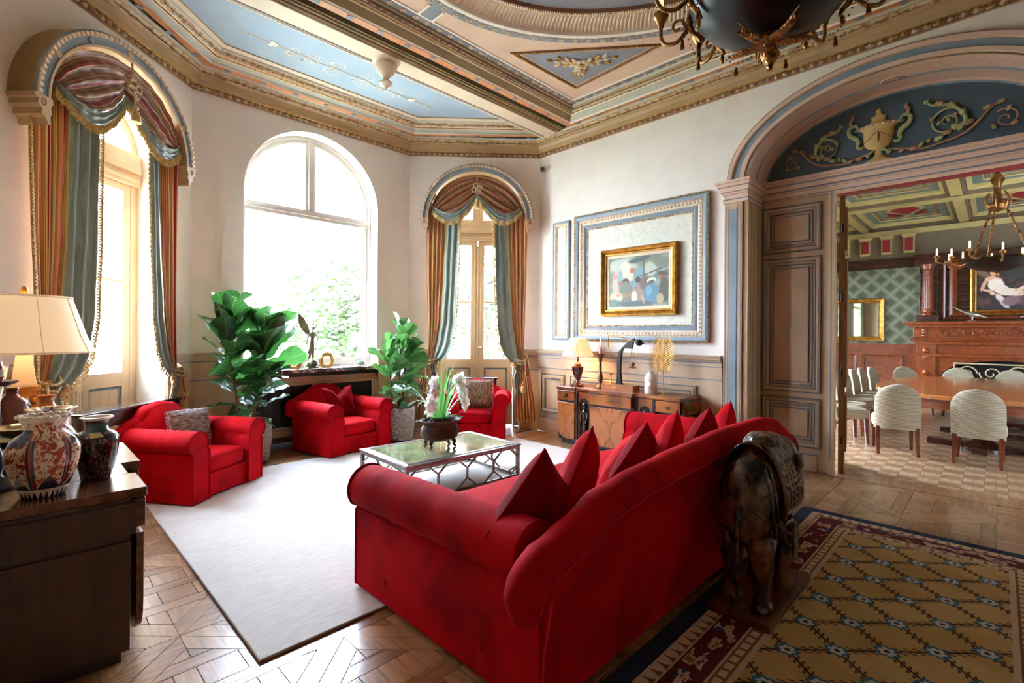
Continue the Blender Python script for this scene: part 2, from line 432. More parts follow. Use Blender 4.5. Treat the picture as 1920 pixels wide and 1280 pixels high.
# ------------------------------------------------------------------ floor with laid parquet pieces
structure(MB().box((XL - .5, YF - .5, -.12), (15.6, 8.0, -.012)).obj('floor', M['joint']))
FLOOR = bpy.data.objects['floor']
def clip(poly, nx, ny, c):
    out = []
    for i in range(len(poly)):
        a = poly[i]; b = poly[(i + 1) % len(poly)]; da = nx * a[0] + ny * a[1] - c; db = nx * b[0] + ny * b[1] - c
        if da <= 0: out.append(a)
        if (da < 0 < db) or (db < 0 < da):
            t = da / (da - db); out.append((a[0] + (b[0] - a[0]) * t, a[1] + (b[1] - a[1]) * t))
    return out
def area(p): return sum(p[i][0] * p[(i + 1) % len(p)][1] - p[(i + 1) % len(p)][0] * p[i][1] for i in range(len(p))) / 2
def panel_pieces(s, b):
    """pieces of one parquet panel of side s in panel coordinates, framed by planks b wide"""
    o = [(0, 0), (s, 0), (s, s), (0, s)]; q = [(b, b), (s - b, b), (s - b, s - b), (b, s - b)]
    P = [([o[k], o[(k + 1) % 4], q[(k + 1) % 4], q[k]], k % 2) for k in range(4)]
    w_, g = b * .95, s * .21; per = w_ + g; h = sqrt(.5)
    def add(u0, u1, v0, v1, kd):
        c = s / 2; pts = [(c + (u * h - v * h), c + (u * h + v * h)) for u, v in ((u0, v0), (u1, v0), (u1, v1), (u0, v1))]
        for nx, ny, cc in ((-1, 0, -b), (1, 0, s - b), (0, -1, -b), (0, 1, s - b)):
            if len(pts) > 2: pts = clip(pts, nx, ny, cc)
        if len(pts) > 2 and area(pts) > .0006: P.append((pts, kd))
    for i in range(-3, 3):
        u = i * per; add(u, u + w_, -s, s, 2)
        for j in range(-3, 3):
            v = j * per; add(u + w_, u + per, v, v + w_, 3); add(u + w_, u + per, v + w_, v + per, 2 + (i + j) % 2)
    return P
def in_poly(x, y, P):
    c = False
    for i in range(len(P)):
        (x1, y1), (x2, y2) = P[i], P[i - 1]
        if (y1 > y) != (y2 > y) and x < (x2 - x1) * (y - y1) / (y2 - y1) + x1: c = not c
    return c
ca = sqrt(.5)
def lay(region, s, b, ang, x0, x1, y0, y1, keep):
    PP = panel_pieces(s, b); out = []; c_, s_ = cos(ang), sin(ang); n = int(14 / s)
    for i in range(-n, n):
        for j in range(-n, n):
            cx, cy = (i + .5) * s, (j + .5) * s; wx, wy = cx * c_ - cy * s_, cx * s_ + cy * c_
            if not (x0 - s < wx < x1 + s and y0 - s < wy < y1 + s): continue
            for p, kd in PP:
                q = [((i * s + a) * c_ - (j * s + d) * s_, (i * s + a) * s_ + (j * s + d) * c_) for a, d in p]
                mx = sum(a for a, _ in q) / len(q); my = sum(d for _, d in q) / len(q)
                if keep(mx, my): out.append((mx, my, q, kd))
    return out
pcs = lay(ROOM, .86, .1, pi / 4, XL, 6.7, .2, YB, lambda x, y: (in_poly(x, y, ROOM) or (6.1 < x < 6.88 and -.6 < y < 2.2)) and y > -2.0)
pcs.sort(key=lambda q: (q[0] * .71 + q[1] * .704))
fw, fr_ = (.71, .704), (.704, -.71)
def inview(x, y):
    d_ = x * fw[0] + y * fw[1]; l_ = x * fr_[0] + y * fr_[1]
    return d_ > 1.5 and abs(l_) < d_ * 1.06
def hid(x, y):
    return (XL < x < .42 and y > 2.95) or (.85 < x < 5.2 and 2.55 < y) or (1.45 < x < 5 and 1.2 < y < 2.9) or (1.9 < x < 5.15 and -.5 < y < 1.25)
vis = [p for p in pcs if inview(p[0], p[1]) and not hid(p[0], p[1])]; rest = [p for p in pcs if p not in vis]
for k, (mx, my, q, kd) in enumerate(vis[:300]):
    mb = MB(); z = -.0005 * rnd.random(); mb.prism(offset(q, .0012), -.012, z, inset=.0014)
    mb.obj('parquet_block', OAK[(kd + (2 if rnd.random() < .35 else 0)) % 4], FLOOR)
mb = MB()
for (mx, my, q, kd) in vis[300:] + rest: mb.prism(offset(q, .0012), -.012, -.0005 * rnd.random(), (kd + (2 if rnd.random() < .35 else 0)) % 4)
stuff(mb.obj('parquet', OAK, FLOOR))
M['fl0'] = wood('dining_oak_light', '#c2a080', '#a5815c', (2, 12, 12), .3, .2); M['fl1'] = wood('dining_oak_dark', '#a07c58', '#80603e', (12, 2, 12), .3, .2)
mb = MB()
for i in range(46):
    for j in range(30):
        x = 6.85 + i * .18; y = -2.6 + j * .18
        for h in (0, 1):
            q = [(x + .09 * h, y), (x + .09 * h + .088, y), (x + .09 * h + .088, y + .178), (x + .09 * h, y + .178)] if (i + j) % 2 else [(x, y + .09 * h), (x + .178, y + .09 * h), (x + .178, y + .09 * h + .088), (x, y + .09 * h + .088)]
            mb.prism(q, -.012, -.001 * rnd.random(), (i + j) % 2)
stuff(mb.obj('parquet', [M['fl0'], M['fl1']], FLOOR))

# ------------------------------------------------------------------ cornice (lower part runs round the whole room)
def along(pts, closed, d, step, edges=None):
    q = offset(pts, d, closed); n = len(q); out = []
    for i in range(n if closed else n - 1):
        if edges is not None and i not in edges: continue
        a, b = q[i], q[(i + 1) % n]; L = (b - a).length; k = max(1, round(L / step)); dr = (b - a).normalized()
        for j in range(k): out.append((a + (b - a) * ((j + .5) / k), dr))
    return out
cn = MB()
cn.sweep(ROOM, [(0, ZC), (.022, ZC + .004), (.035, ZC + .012), (.045, ZC + .05), (.06, ZC + .058), (.062, ZC + .066), (.068, ZC + .12), (.085, ZC + .165), (.10, ZC + .17),
                (.115, ZC + .178), (.16, ZC + .205), (.175, ZC + .215), (.19, ZC + .22), (.2, ZC + .235), (.22, ZC + .24)],
         [0, 1, 2, 3, 4, 5, 5, 4, 4, 6, 6, 4, 7, 7])
cornice = structure(cn.obj('trim_1', [M['tan'], M['umber'], M['umber'], M['gilt'], M['tan'], M['goldcove'], M['orna'], M['sage']]))
eg = MB()
for p, dr in along(ROOM, True, .036, .088, (1, 2, 3, 4)):
    a = atan2(dr.y, dr.x); MM = T(p.x, p.y, ZC + .03, rz=a)
    eg.ball((0, 0, 0), (.024, .022, .024), 0, 7, 4, MM); eg.ball((.044, .0, 0), (.007, .018, .024), 1, 5, 3, MM)
    for k in (-1, 1): eg.tube([(k * .031 * cos(t), .004, -.026 * sin(t) + .004) for t in (0, .5, 1, 1.57)], .006, 4, 0, M=MM)
stuff(eg.obj('egg_and_dart', [M['orna'], M['tan']], cornice, smooth=True))
fl = MB()
for p, dr in along(ROOM, True, .14, .105, (1, 2, 3, 4)):
    a = atan2(dr.y, dr.x); MM = T(p.x, p.y, ZC + .188, rz=a) @ Matrix.Rotation(R_(-32), 4, 'X')
    for k in (-2, -1, 0, 1, 2): fl.ball((k * .013, .004 - abs(k) * .004, -.004), (.007, .03 - abs(k) * .004, .009), k % 2, 5, 3, MM @ Matrix.Rotation(k * .35, 4, 'Z'))
    fl.ball((.052, 0, 0), (.01, .026, .008), 1, 5, 3, MM)
stuff(fl.obj('leaf_moulding', [M['orna'], M['ornb']], cornice, smooth=True))

# ------------------------------------------------------------------ ceiling
ZS = ZC + .24          # beam soffit level
ceil_root = anchor('ceiling'); 
def cpart(mb, name, mats, **k): return mb.obj(name, mats, ceil_root, **k)
BAY = [(W, YC), PB, PA, (XL, YC)]      # three wall edges, then the beam line
YBM0, YBM1, YREF = 5.26, 4.95, 4.90
BP = [PC, PB, PA, PD]
def bayring(dw, db, z):
    """inner polygon: wall edges offset dw, beam edge at y = YBM0 + db"""
    q = offset([(W, YC - 2), PC, PB, PA, PD, (XL, YC - 2)], dw, False)
    yb = YBM0 + db; out = []
    a, b = q[1], q[2]; t = (yb - a.y) / (b.y - a.y); out.append((a.x + (b.x - a.x) * t, yb, z)) if t > 0 else out.append((a.x, yb, z))
    out += [(q[2].x, q[2].y, z), (q[3].x, q[3].y, z)]
    a, b = q[4], q[3]; t = (yb - a.y) / (b.y - a.y); out.append((a.x + (b.x - a.x) * t, yb, z)) if t > 0 else out.append((a.x, yb, z))
    return out
bp = [(.22, -.02, ZS), (.31, 0, ZS), (.315, .03, ZS + .015), (.33, .04, ZS + .035), (.375, .06, ZS + .06), (.385, .07, ZS + .068), (.40, .08, ZS + .075),
      (.41, .10, ZS + .085), (.46, .15, ZS + .125), (.475, .16, ZS + .13), (.49, .18, ZS + .15), (.54, .2, ZS + .165), (.55, .21, ZS + .175)]
wm = [2, 1, 3, 3, 0, 4, 0, 9, 0, 3, 0, 6]; bm = [7, 1, 0, 6, 1, 1, 7, 8, 2, 1, 0, 6]
mb = MB(); R = [bayring(*q) for q in bp]
for i in range(len(R) - 1):
    for k in range(4): mb.add([R[i][k], R[i][(k + 1) % 4], R[i + 1][(k + 1) % 4], R[i + 1][k]], [(0, 3, 2, 1)], wm[i] if k < 3 else bm[i])
cpart(mb, 'bay_moulding', [M['cream'], M['white'], M['orange'], M['sage'], M['gilt'], M['umber'], M['olive'], M['umber'], M['greyblue'], M['orna']])
q = R[-1]; mb = MB().add([(x, y, z + .001) for x, y, z in q], [(3, 2, 1, 0)])
cpart(mb, 'blue_panel', M['skyblue'])
bay_in = [(PC[0], PC[1]), PB, PA, PD]
bd = MB(); fw_ = MB(); cn_ = MB()
for p, dr in along(bay_in, False, .393, .022):
    if YBM0 + .1 < p.y: bd.ball((p.x, p.y, ZS + .068), .0085, 0, 5, 3)
for p, dr in along(bay_in, False, .437, .085):
    if YBM0 + .17 < p.y:
        MM = T(p.x, p.y, ZS + .1, rz=atan2(dr.y, dr.x)) @ Matrix.Rotation(R_(-38), 4, 'X')
        for k in range(5): fw_.ball((.019 * cos(k * 1.257), .019 * sin(k * 1.257), 0), (.011, .011, .008), 0, 5, 3, MM)
        fw_.ball((0, 0, -.004), .009, 1, 5, 3, MM); fw_.ball((.042, 0, 0), (.009, .024, .008), 1, 5, 3, MM)
for p, dr in along(bay_in, False, .262, .42): cn_.lathe([(.036, 0), (.036, -.006), (.0, -.008)], 14, 0, T(p.x, p.y, ZS))
stuff(cpart(bd, 'bead_moulding', M['gold'], smooth=True)); stuff(cpart(fw_, 'flower_moulding', [M['petal'], M['gilt']], smooth=True)); stuff(cpart(cn_, 'coin_ornament', M['greyblue']))
# the wide beam between bay and room
mb = MB()
mb.sweep([(XL + .2, YBM1 - .18), (W - .2, YBM1 - .18), (W - .2, YBM0), (XL + .2, YBM0)], [(0, ZS - .004), (0, ZS - .0041)])
mb.box((XL + .2, YBM1, ZS - .004), (W - .2, YBM0 - .015, ZS + .3), 0)
mb.box((XL + .2, YBM1 - .17, ZS - .002), (W - .2, YBM1, ZS + .3), 1)
for y, r, mm in ((YBM1 - .02, .02, 1), (YBM1 - .075, .028, 2), (YBM1 - .13, .022, 1), (YBM0 - .02, .016, 3), (YBM0 - .06, .012, 4)):
    mb.tube([(XL + .2, y, ZS), (W - .22, y, ZS)], r, 8, mm)
cpart(mb, 'beam', [M['cream'], M['olive'], M['umber'], M['white'], M['greyblue']])
# pendant boss
mb = MB().lathe([(.0, -.33), (.012, -.325), (.02, -.30), (.055, -.275), (.075, -.262), (.078, -.25), (.05, -.24), (.032, -.225), (.034, -.19), (.06, -.17), (.1, -.13), (.118, -.09), (.13, -.075), (.13, -.055), (.105, -.05), (.11, -.035), (.15, -.02), (.17, 0)], 28, 0, T(XC, 5.105, ZS))
cpart(mb, 'pendant_boss', M['cream'], smooth=True)
# main coffer
MR = [(XL, YF), (W, YF), (W, YREF), (XL, YREF)]
mp = [(.2, ZS), (.285, ZS), (.29, ZS + .012), (.305, ZS + .018), (.375, ZS + .075), (.385, ZS + .085), (.405, ZS + .09), (.415, ZS + .1), (.46, ZS + .135), (.47, ZS + .14), (.485, ZS + .16), (.56, ZS + .165), (.565, ZS + .158), (.585, ZS + .158), (.59, ZS + .17)]
mb = MB()
for e in range(4):
    brown = e == 2
    mb.sweep(MR, mp, [1, 0, 0, (3 if brown else 2), 0, 4, 2, (5 if brown else 9), 2, 3 if brown else 2, 6, 7, 7, 7], True, (e,))
cpart(mb, 'room_moulding', [M['white'], M['orange'], M['sage'], M['olive'], M['gilt'], M['umber'], M['greyblue'], M['white'], M['orna'], M['tan']])
bd = MB(); fw_ = MB(); f2 = MB(); cn_ = MB()
VE = (1, 2)
for p, dr in along(MR, True, .395, .024, VE): bd.ball((p.x, p.y, ZS + .085), .009, 0, 5, 3)
for p, dr in along(MR, True, .437, .088, VE):
    MM = T(p.x, p.y, ZS + .11, rz=atan2(dr.y, dr.x)) @ Matrix.Rotation(R_(-35), 4, 'X')
    for k in range(5): fw_.ball((.019 * cos(k * 1.257), .019 * sin(k * 1.257), 0), (.011, .011, .008), 0, 5, 3, MM)
    fw_.ball((0, 0, -.004), .009, 1, 5, 3, MM); fw_.ball((.044, 0, 0), (.009, .024, .008), 1, 5, 3, MM)
def flower(mb, x, y, z, a):
    MM = T(x, y, z, rz=a)
    for k in range(6): mb.ball((.021 * cos(k * 1.047), .021 * sin(k * 1.047), 0), (.013, .013, .006), 0, 5, 3, MM)
    mb.ball((0, 0, -.003), (.008, .008, .006), 1, 5, 3, MM)
def palmette(mb, x, y, z, a):
    MM = T(x, y, z, rz=a)
    for k in (-1, 0, 1): mb.ball((k * .014, -abs(k) * .004, 0), (.009, .02, .006), 1, 5, 3, MM @ Matrix.Rotation(-k * .5, 4, 'Z'))
for p, dr in along(MR, True, .515, .155, VE): flower(f2, p.x, p.y, ZS + .158, 0)
for p, dr in along(MR, True, .54, .155, VE): palmette(f2, p.x + dr.x * .077, p.y + dr.y * .077, ZS + .158, atan2(dr.y, dr.x))
for p, dr in along(MR, True, .245, .34, VE): cn_.lathe([(.034, 0), (.034, -.006), (.0, -.008)], 14, 0, T(p.x, p.y, ZS))
stuff(cpart(bd, 'bead_moulding', M['gold'], smooth=True)); stuff(cpart(fw_, 'flower_moulding', [M['petal'], M['gilt']], smooth=True)); stuff(cpart(cn_, 'coin_ornament', M['greyblue']))
# peach field with the oval
ZP = ZS + .17; EY, EA, EB = 1.0, 2.25, 2.95; IR = (MR[0][0] + .59, MR[0][1] + .59, MR[2][0] - .59, MR[2][1] - .59)
def rayrect(t):
    dx, dy = cos(t) * EA, sin(t) * EB; k = 9e9
    if dx: k = min(k, ((IR[2] if dx > 0 else IR[0]) - XC) / dx)
    if dy: k = min(k, ((IR[3] if dy > 0 else IR[1]) - EY) / dy)
    return XC + dx * k, EY + dy * k
N = 96; TT = [2 * pi * k / N for k in range(N)]
TT = sorted(TT + [atan2((c[1] - EY) / EB, (c[0] - XC) / EA) % (2 * pi) for c in ((IR[0], IR[1]), (IR[2], IR[1]), (IR[2], IR[3]), (IR[0], IR[3]))])
el = lambda t, d, z: (XC + (EA + d) * cos(t), EY + (EB + d) * sin(t), z)
mb = MB(); prof = [(.15, ZP), (.15, ZP - .012), (.035, ZP - .012), (.03, ZP - .03), (0, ZP - .035), (-.02, ZP - .03), (-.03, ZP), (-.06, ZP + .035), (-.12, ZP + .065), (-.2, ZP + .08), (-.22, ZP + .07), (-.25, ZP + .07), (-.27, ZP + .06), (-.29, ZP + .09)]
pm = [0, 1, 2, 2, 2, 2, 3, 3, 3, 2, 2, 4, 4]
n = len(TT)
for k in range(n):
    a, b = TT[k], TT[(k + 1) % n]; ra, rb = rayrect(a), rayrect(b)
    mb.add([(*ra, ZP), (*rb, ZP), el(b, .15, ZP), el(a, .15, ZP)], [(0, 3, 2, 1)], 0)
    for i in range(len(prof) - 1):
        mb.add([el(a, *prof[i]), el(b, *prof[i]), el(b, *prof[i + 1]), el(a, *prof[i + 1])], [(0, 3, 2, 1)], pm[i])
mb.add([el(t, -.29, ZP + .09) for t in TT], [tuple(range(n - 1, -1, -1))], 5)
cpart(mb, 'oval_panel', [M['peach'], M['greyblue'], M['white'], M['cream'], M['umber'], M['greyblue']])
fl = MB(); rp_ = MB(); f3 = MB()
def eper(d, step, t0=-.35, t1=pi - .75):
    out = []; t = t0
    while t < t1:
        out.append(t); t += step / hypot((EA + d) * sin(t), (EB + d) * cos(t))
    return out
for t in eper(-.1, .042):
    fl.tube([el(t, -.035, ZP + .008), el(t, -.08, ZP + .043), el(t, -.13, ZP + .063), el(t, -.19, ZP + .072)], [.011, .016, .016, .008], 5, 0)
for t in eper(-.26, .025): x, y, z = el(t, -.258, ZP + .055); rp_.ball((x, y, z), .011, 0, 5, 3)
for i, t in enumerate(eper(.09, .0775)):
    nx, ny = cos(t) / (EA), sin(t) / (EB); a = atan2(ny, nx)
    if i % 2 == 0: x, y, z = el(t, .105, ZP - .016); flower(f2, x, y, z, a)
    else: x, y, z = el(t, .06, ZP - .016); palmette(f2, x, y, z, a + pi / 2)
stuff(cpart(fl, 'fluting', M['cream'], smooth=True)); stuff(cpart(rp_, 'rope_moulding', M['gilt'], smooth=True)); stuff(cpart(f2, 'rosette_band', [M['petal'], M['ornb']], smooth=True))
# raised fillets round the two visible spandrels and the triangular reliefs
def tri_panel(mirror):
    f = lambda x, y: (2 * XC - x if mirror else x, y)
    P = [f(4.17, 4.11), f(5.3, 4.07), f(5.19, 2.81)]
    if mirror: P = P[::-1]
    if area(P) < 0: P = P[::-1]
    cx = sum(p[0] for p in P) / 3; cy = sum(p[1] for p in P) / 3
    mb = MB(); R0 = [[(p.x, p.y, z) for p in offset(P, d)] for d, z in ((-.03, ZP), (-.025, ZP - .012), (0, ZP - .012), (.03, ZP + .02), (.03, ZP + .021))]
    for i, (a, b) in enumerate(zip(R0, R0[1:])):
        for k in range(3): mb.add([a[k], a[(k + 1) % 3], b[(k + 1) % 3], b[k]], [(0, 1, 2, 3)], 0 if i < 2 else 1)
    q = offset(P, .03); mb.add([(p.x, p.y, ZP - .002) for p in q], [(0, 1, 2)], 2)
    o = cpart(mb, 'triangular_panel', [M['umber'], M['umber'], M['greyblue']])
    bd = MB()
    for p, dr in along(P, True, -.012, .032): bd.ball((p.x, p.y, ZP - .018), .013, 0, 5, 3)
    stuff(bd.obj('bead_moulding', M['gold'], ceil_root, smooth=True))
    ac = MB(); q = offset(P, .17)
    for k in range(3):
        v = Vector((q[k].x - cx, q[k].y - cy)); L = v.length; a = atan2(v.y, v.x)
        for s_ in (-1, 0, 1):
            for j in range(4 if s_ == 0 else 3):
                rr = L * (.25 + .22 * j); aa = a + s_ * .38 * (1 - .2 * j)
                ac.ball((0, 0, 0), (.07 - .01 * j, .032 - .004 * j, .022), 1 if (j + s_) % 3 == 0 else 0, 6, 4, T(cx + rr * cos(aa), cy + rr * sin(aa), ZP - .008, rz=aa + s_ * .5))
    for k in range(6): ac.ball((cx + .06 * cos(k * 1.047), cy + .06 * sin(k * 1.047), ZP - .014), (.04, .04, .024), 0, 6, 4)
    ac.ball((cx, cy, ZP - .03), (.035, .035, .025), 1, 8, 4)
    ac.obj('acanthus_relief', [M['petal'], M['gilt']], ceil_root, smooth=True)
tri_panel(False); tri_panel(True)
mb = MB()
for sg in (1, -1):
    pts = [(XC + sg * .12, 4.29), (XC + sg * .12, 4.2)]
    mb.box((min(XC + sg * .075, XC + sg * .1), 4.12, ZP - .014), (max(XC + sg * .075, XC + sg * .1), 4.32, ZP), 0)
mb.box((XC - .075, 4.1, ZP - .008), (XC + .075, 4.32, ZP), 1)
cpart(mb, 'spandrel_divider', [M['white'], M['greyblue']])
# painted arabesque on the blue panel as thin relief
def spiral(cx, cy, r, a0, turns, n=26, sg=1, k=.12):
    return [(cx + r * (1 - (1 - k) * i / n) * cos(a0 + sg * turns * 2 * pi * i / n), cy + r * (1 - (1 - k) * i / n) * sin(a0 + sg * turns * 2 * pi * i / n)) for i in range(n + 1)]
ZB = R[-1][0][2] - .002; ar = MB()
for sg in (1, -1):
    F_ = lambda P: [(XC + sg * x, 6.0 + y, ZB) for x, y in P]
    for (cx, cy, r, a0, tn, s2) in ((.22, .07, .12, pi, 1.3, -1), (.22, -.09, .1, pi, 1.2, 1), (.5, .05, .1, pi, 1.2, 1), (.48, -.1, .07, 0, 1.1, 1), (.74, .05, .06, pi, 1.1, -1), (.72, -.06, .05, pi, 1, 1)):
        ar.tube(F_(spiral(cx, cy, r, a0, tn, 22, s2)), .007, 4, 0, flat=.5)
    ar.tube(F_([(0, 0), (.2, -.02), (.4, .02), (.6, -.01), (.8, .0), (1.15, .0), (1.3, 0)]), .008, 4, 0)
    ar.prism([(XC + sg * x, 6.0 + y) for x, y in ((.9, -.035), (.9, .035), (.98, .06), (.98, -.06))][::sg], ZB - .006, ZB, 0)
    for k in range(18):
        x = rnd.uniform(.1, 1.35); y = rnd.uniform(-.13, .13) * (1 if x < .8 else .4)
        ar.ball((0, 0, 0), (.028, .011, .004), 1 if k % 3 else 0, 5, 3, T(XC + sg * x, 6 + y, ZB, rz=rnd.uniform(0, 3)))
ar.obj('arabesque', [M['white'], M['petal']], ceil_root, smooth=True)
# structural slab above
MB().box((XL - .6, YF - .6, 5.08), (W + .9, YB + .7, 5.2)).obj('roof_slab', M['wall'], ceil_root)
# ------------------------------------------------------------------ windows and French doors
def set_local(o, loc, rz): o.location = loc; o.rotation_euler = (0, 0, rz)
def french_door(name, loc, rz, cx):
    r = anchor(name, loc, rz); fr = MB(); y0, y1 = .33, .40
    P0 = [(-.72, 0)] + arc(0, 3.5, .72, .6, pi, 0, 24) + [(.72, 0)]
    P1 = [(-.62, .0)] + arc(0, 3.54, .62, .44, pi, 0, 24) + [(.62, .0)]
    for i in range(len(P0) - 1):
        a, b, c, d = P0[i], P0[i + 1], P1[i + 1], P1[i]
        fr.add([(a[0] + cx, y0, a[1]), (b[0] + cx, y0, b[1]), (c[0] + cx, y0, c[1]), (d[0] + cx, y0, d[1]), (d[0] + cx, y1, d[1]), (c[0] + cx, y1, c[1])], [(0, 1, 2, 3), (3, 2, 5, 4)], 0)
    fr.box((cx - .7, y0 - .05, 3.2), (cx + .7, y1, 3.55), 0); fr.box((cx - .66, y0 - .09, 3.33), (cx + .66, y0, 3.42), 0)
    fr.box((cx - .66, y0 - .075, 3.24), (cx + .66, y0, 3.27), 0); fr.box((cx - .09, y0 - .03, 3.54), (cx + .09, y1, 4.0), 0); fr.box((cx - .03, y0 - .05, 3.54), (cx + .03, y1, 4.0), 0)
    fr.obj('window_frame', M['beige'], r, bevel=.004)
    gl = MB(); A = arc(0, 3.55, .6, .4, 0, pi, 24)
    for sg in (1, -1): gl.prism([(cx + sg * .09, 3.55), (cx + sg * .6, 3.55)][::1] + [(cx + sg * p[0], p[1]) for p in A if p[0] > .1] + [(cx + sg * .09, 3.94)], 0, .004, 0, Matrix(((1, 0, 0, 0), (0, 0, 1, y0 + .03), (0, 1, 0, 0), (0, 0, 0, 1))))
    gl.obj('pane', M['glass'], r)
    for sg in (-1, 1):
        lf = MB(); x0, x1 = sorted((cx + sg * .005, cx + sg * .615)); g0, g1 = sorted((cx + sg * .115, cx + sg * .52))
        for q in (((x0, y0, .02), (g0, y0 + .05, 3.2)), ((g1, y0, .02), (x1, y0 + .05, 3.2)), ((g0, y0, 3.12), (g1, y0 + .05, 3.2)), ((g0, y0, 1.0), (g1, y0 + .05, 1.15)), ((g0, y0, .02), (g1, y0 + .05, .2)), ((g0, y0 + .01, 2.12), (g1, y0 + .04, 2.15))): lf.box(*q)
        lf.box((cx + sg * .045 - .015, y0 - .02, .05), (cx + sg * .045 + .015, y0, 3.15))
        o = lf.obj('door_leaf', M['beige'], r, bevel=.003)
        pl = MB(); wd = (g1 - g0 - .06) / 3
        for k in range(3):
            q = MB().box((g0 + .03 + k * wd + .001, y0 + .018, .23), (g0 + .03 + (k + 1) * wd - .001, y0 + .035, .97)); q.obj('plank', M['beige'], o, bevel=.002)
        MB().box((g0, y0 + .036, .18), (g1, y0 + .046, 1.02)).obj('panel_back', M['beige'], o)
        fm = MB(); fm.frame(g0, .2, g1, 1.0, .03, .0, .004, y=y0 + .02); fm.obj('panel_moulding', M['line'], o)
        MB().box((g0, y0 + .02, 1.15), (g1, y0 + .026, 2.12)).obj('pane', M['glass'], o); MB().box((g0, y0 + .02, 2.15), (g1, y0 + .026, 3.12)).obj('pane', M['glass'], o)
    b = MB(); b.tube([(cx, y0 - .03, .1), (cx, y0 - .03, 3.1)], .009, 8); b.cbox((cx, y0 - .035, 1.35), (.03, .04, .14)); b.ball((cx + .04, y0 - .07, 1.35), (.035, .02, .02), 0)
    for z in (.15, 1.0, 2.2, 3.05): b.cbox((cx, y0 - .03, z), (.03, .025, .03))
    b.obj('espagnolette_bolt', M['beige'], r, smooth=True)
    return r
french_door('window_1', CAD, A1, -.045); french_door('window_3', CBC, A3, .045)
# big arched picture window
r = anchor('window_2', (XC, YB, 0), 0); mb = MB(); y0, y1 = .25, .33; n = 32
def ring(Rx, zs): return [(-Rx, 1.12)] + arc(0, zs, Rx, Rx, pi, 0, n) + [(Rx, 1.12)]
RR = [(ring(.965, 3.47), y0 - .03), (ring(.93, 3.47), y0 - .03), (ring(.915, 3.47), y0), (ring(.87, 3.47), y0 - .005), (ring(.865, 3.47), y0 + .03), (ring(.865, 3.47), y1)]
for (P, ya), (Q, yb) in zip(RR, RR[1:]):
    for i in range(len(P) - 1): mb.add([(P[i][0], ya, P[i][1]), (P[i + 1][0], ya, P[i + 1][1]), (Q[i + 1][0], yb, Q[i + 1][1]), (Q[i][0], yb, Q[i][1])], [(0, 1, 2, 3)])
for q in (((-.93, y0 - .02, 3.25), (.93, y1, 3.38)), ((-.93, y0 - .05, 3.295), (.93, y0, 3.34)), ((-.075, y0 - .01, 3.38), (.075, y1, 4.36)), ((-.03, y0 - .035, 3.38), (.03, y0, 4.41)), ((-.93, y0 - .01, 1.08), (.93, y1, 1.21)), ((-.93, y0 - .05, 1.08), (.93, y0, 1.13))): mb.box(*q)
mb.obj('window_frame', paint('window_white', '#d8cfc6', .5, .04), r, bevel=.004)
MB().box((-.87, y0 + .04, 1.2), (.87, y0 + .046, 3.26)).obj('pane', M['glass'], r)
for sg in (-1, 1):
    P = [(sg * .07, 3.38)] + [(sg * p[0], p[1]) for p in arc(0, 3.47, .87, .87, 0, pi / 2 - .08, 20)]
    MB().prism([(sg * .87, 3.38)][:0] + P + [], 0, .005, 0, Matrix(((1, 0, 0, 0), (0, 0, 1, y0 + .04), (0, 1, 0, 0), (0, 0, 0, 1)))).obj('pane', M['glass'], r)
# window wall below sill (niche back)
structure(MB().box((XC - 1.0, YB + .34, 0), (XC + 1.0, YB + .5, 1.2)).obj('wall_niche', M['beige']))

# ------------------------------------------------------------------ dado, baseboards
def dado(name, loc, rz, x0, x1, gaps=(), z=1.30, line=.99, planks=True, capz=.0):
    r = anchor(name, loc, rz); segs = []; a = x0
    for g0, g1 in sorted(gaps): segs.append((a, g0)); a = g1
    segs.append((a, x1))
    for s0, s1 in segs:
        if s1 - s0 < .02: continue
        mb = MB(); mb.box((s0, -.03, .0), (s1, .01, z - .02)); mb.box((s0, -.05, z - .03), (s1, .01, z + .02)); mb.box((s0, -.065, z + .012), (s1, .01, z + .035)); mb.box((s0, -.04, z - .07), (s1, 0, z - .03))
        mb.obj('dado', M['beige'], r, bevel=.004)
        mb = MB(); mb.box((s0, -.036, line), (s1, 0, line + .014)); mb.box((s0, -.034, z - .085), (s1, 0, z - .073)); mb.obj('blue_line', M['line'], r)
        mb = MB(); mb.box((s0, -.05, 0), (s1, 0, .17)); mb.box((s0, -.06, .0), (s1, 0, .05)); mb.box((s0, -.042, .17), (s1, 0, .205)); mb.obj('baseboard', M['beige'], r, bevel=.004)
        mb = MB(); mb.box((s0, -.046, .205), (s1, 0, .214)); mb.obj('blue_line', M['line'], r)
        n = max(1, round((s1 - s0) / .26))
        for k in range(n):
            MB().box((s0 + (s1 - s0) * k / n + .0015, -.034, .215), (s0 + (s1 - s0) * (k + 1) / n - .0015, 0, line)).obj('plank', M['beige'], r)
    return r
dado('trim_2', (XC, YB, 0), 0, -1.56, 1.56, [(-.975, .975)])
dado('trim_3', CBC, A3, -LBC / 2, LBC / 2, [(-.675, .765)])
dado('trim_4', CAD, A1, -LBC / 2, LBC / 2, [(-.765, .675)])
dado('trim_5', (XL, 0, 0), R_(90), YF, YC)
dado('trim_6', (0, YF, 0), R_(180), -W, -XL)
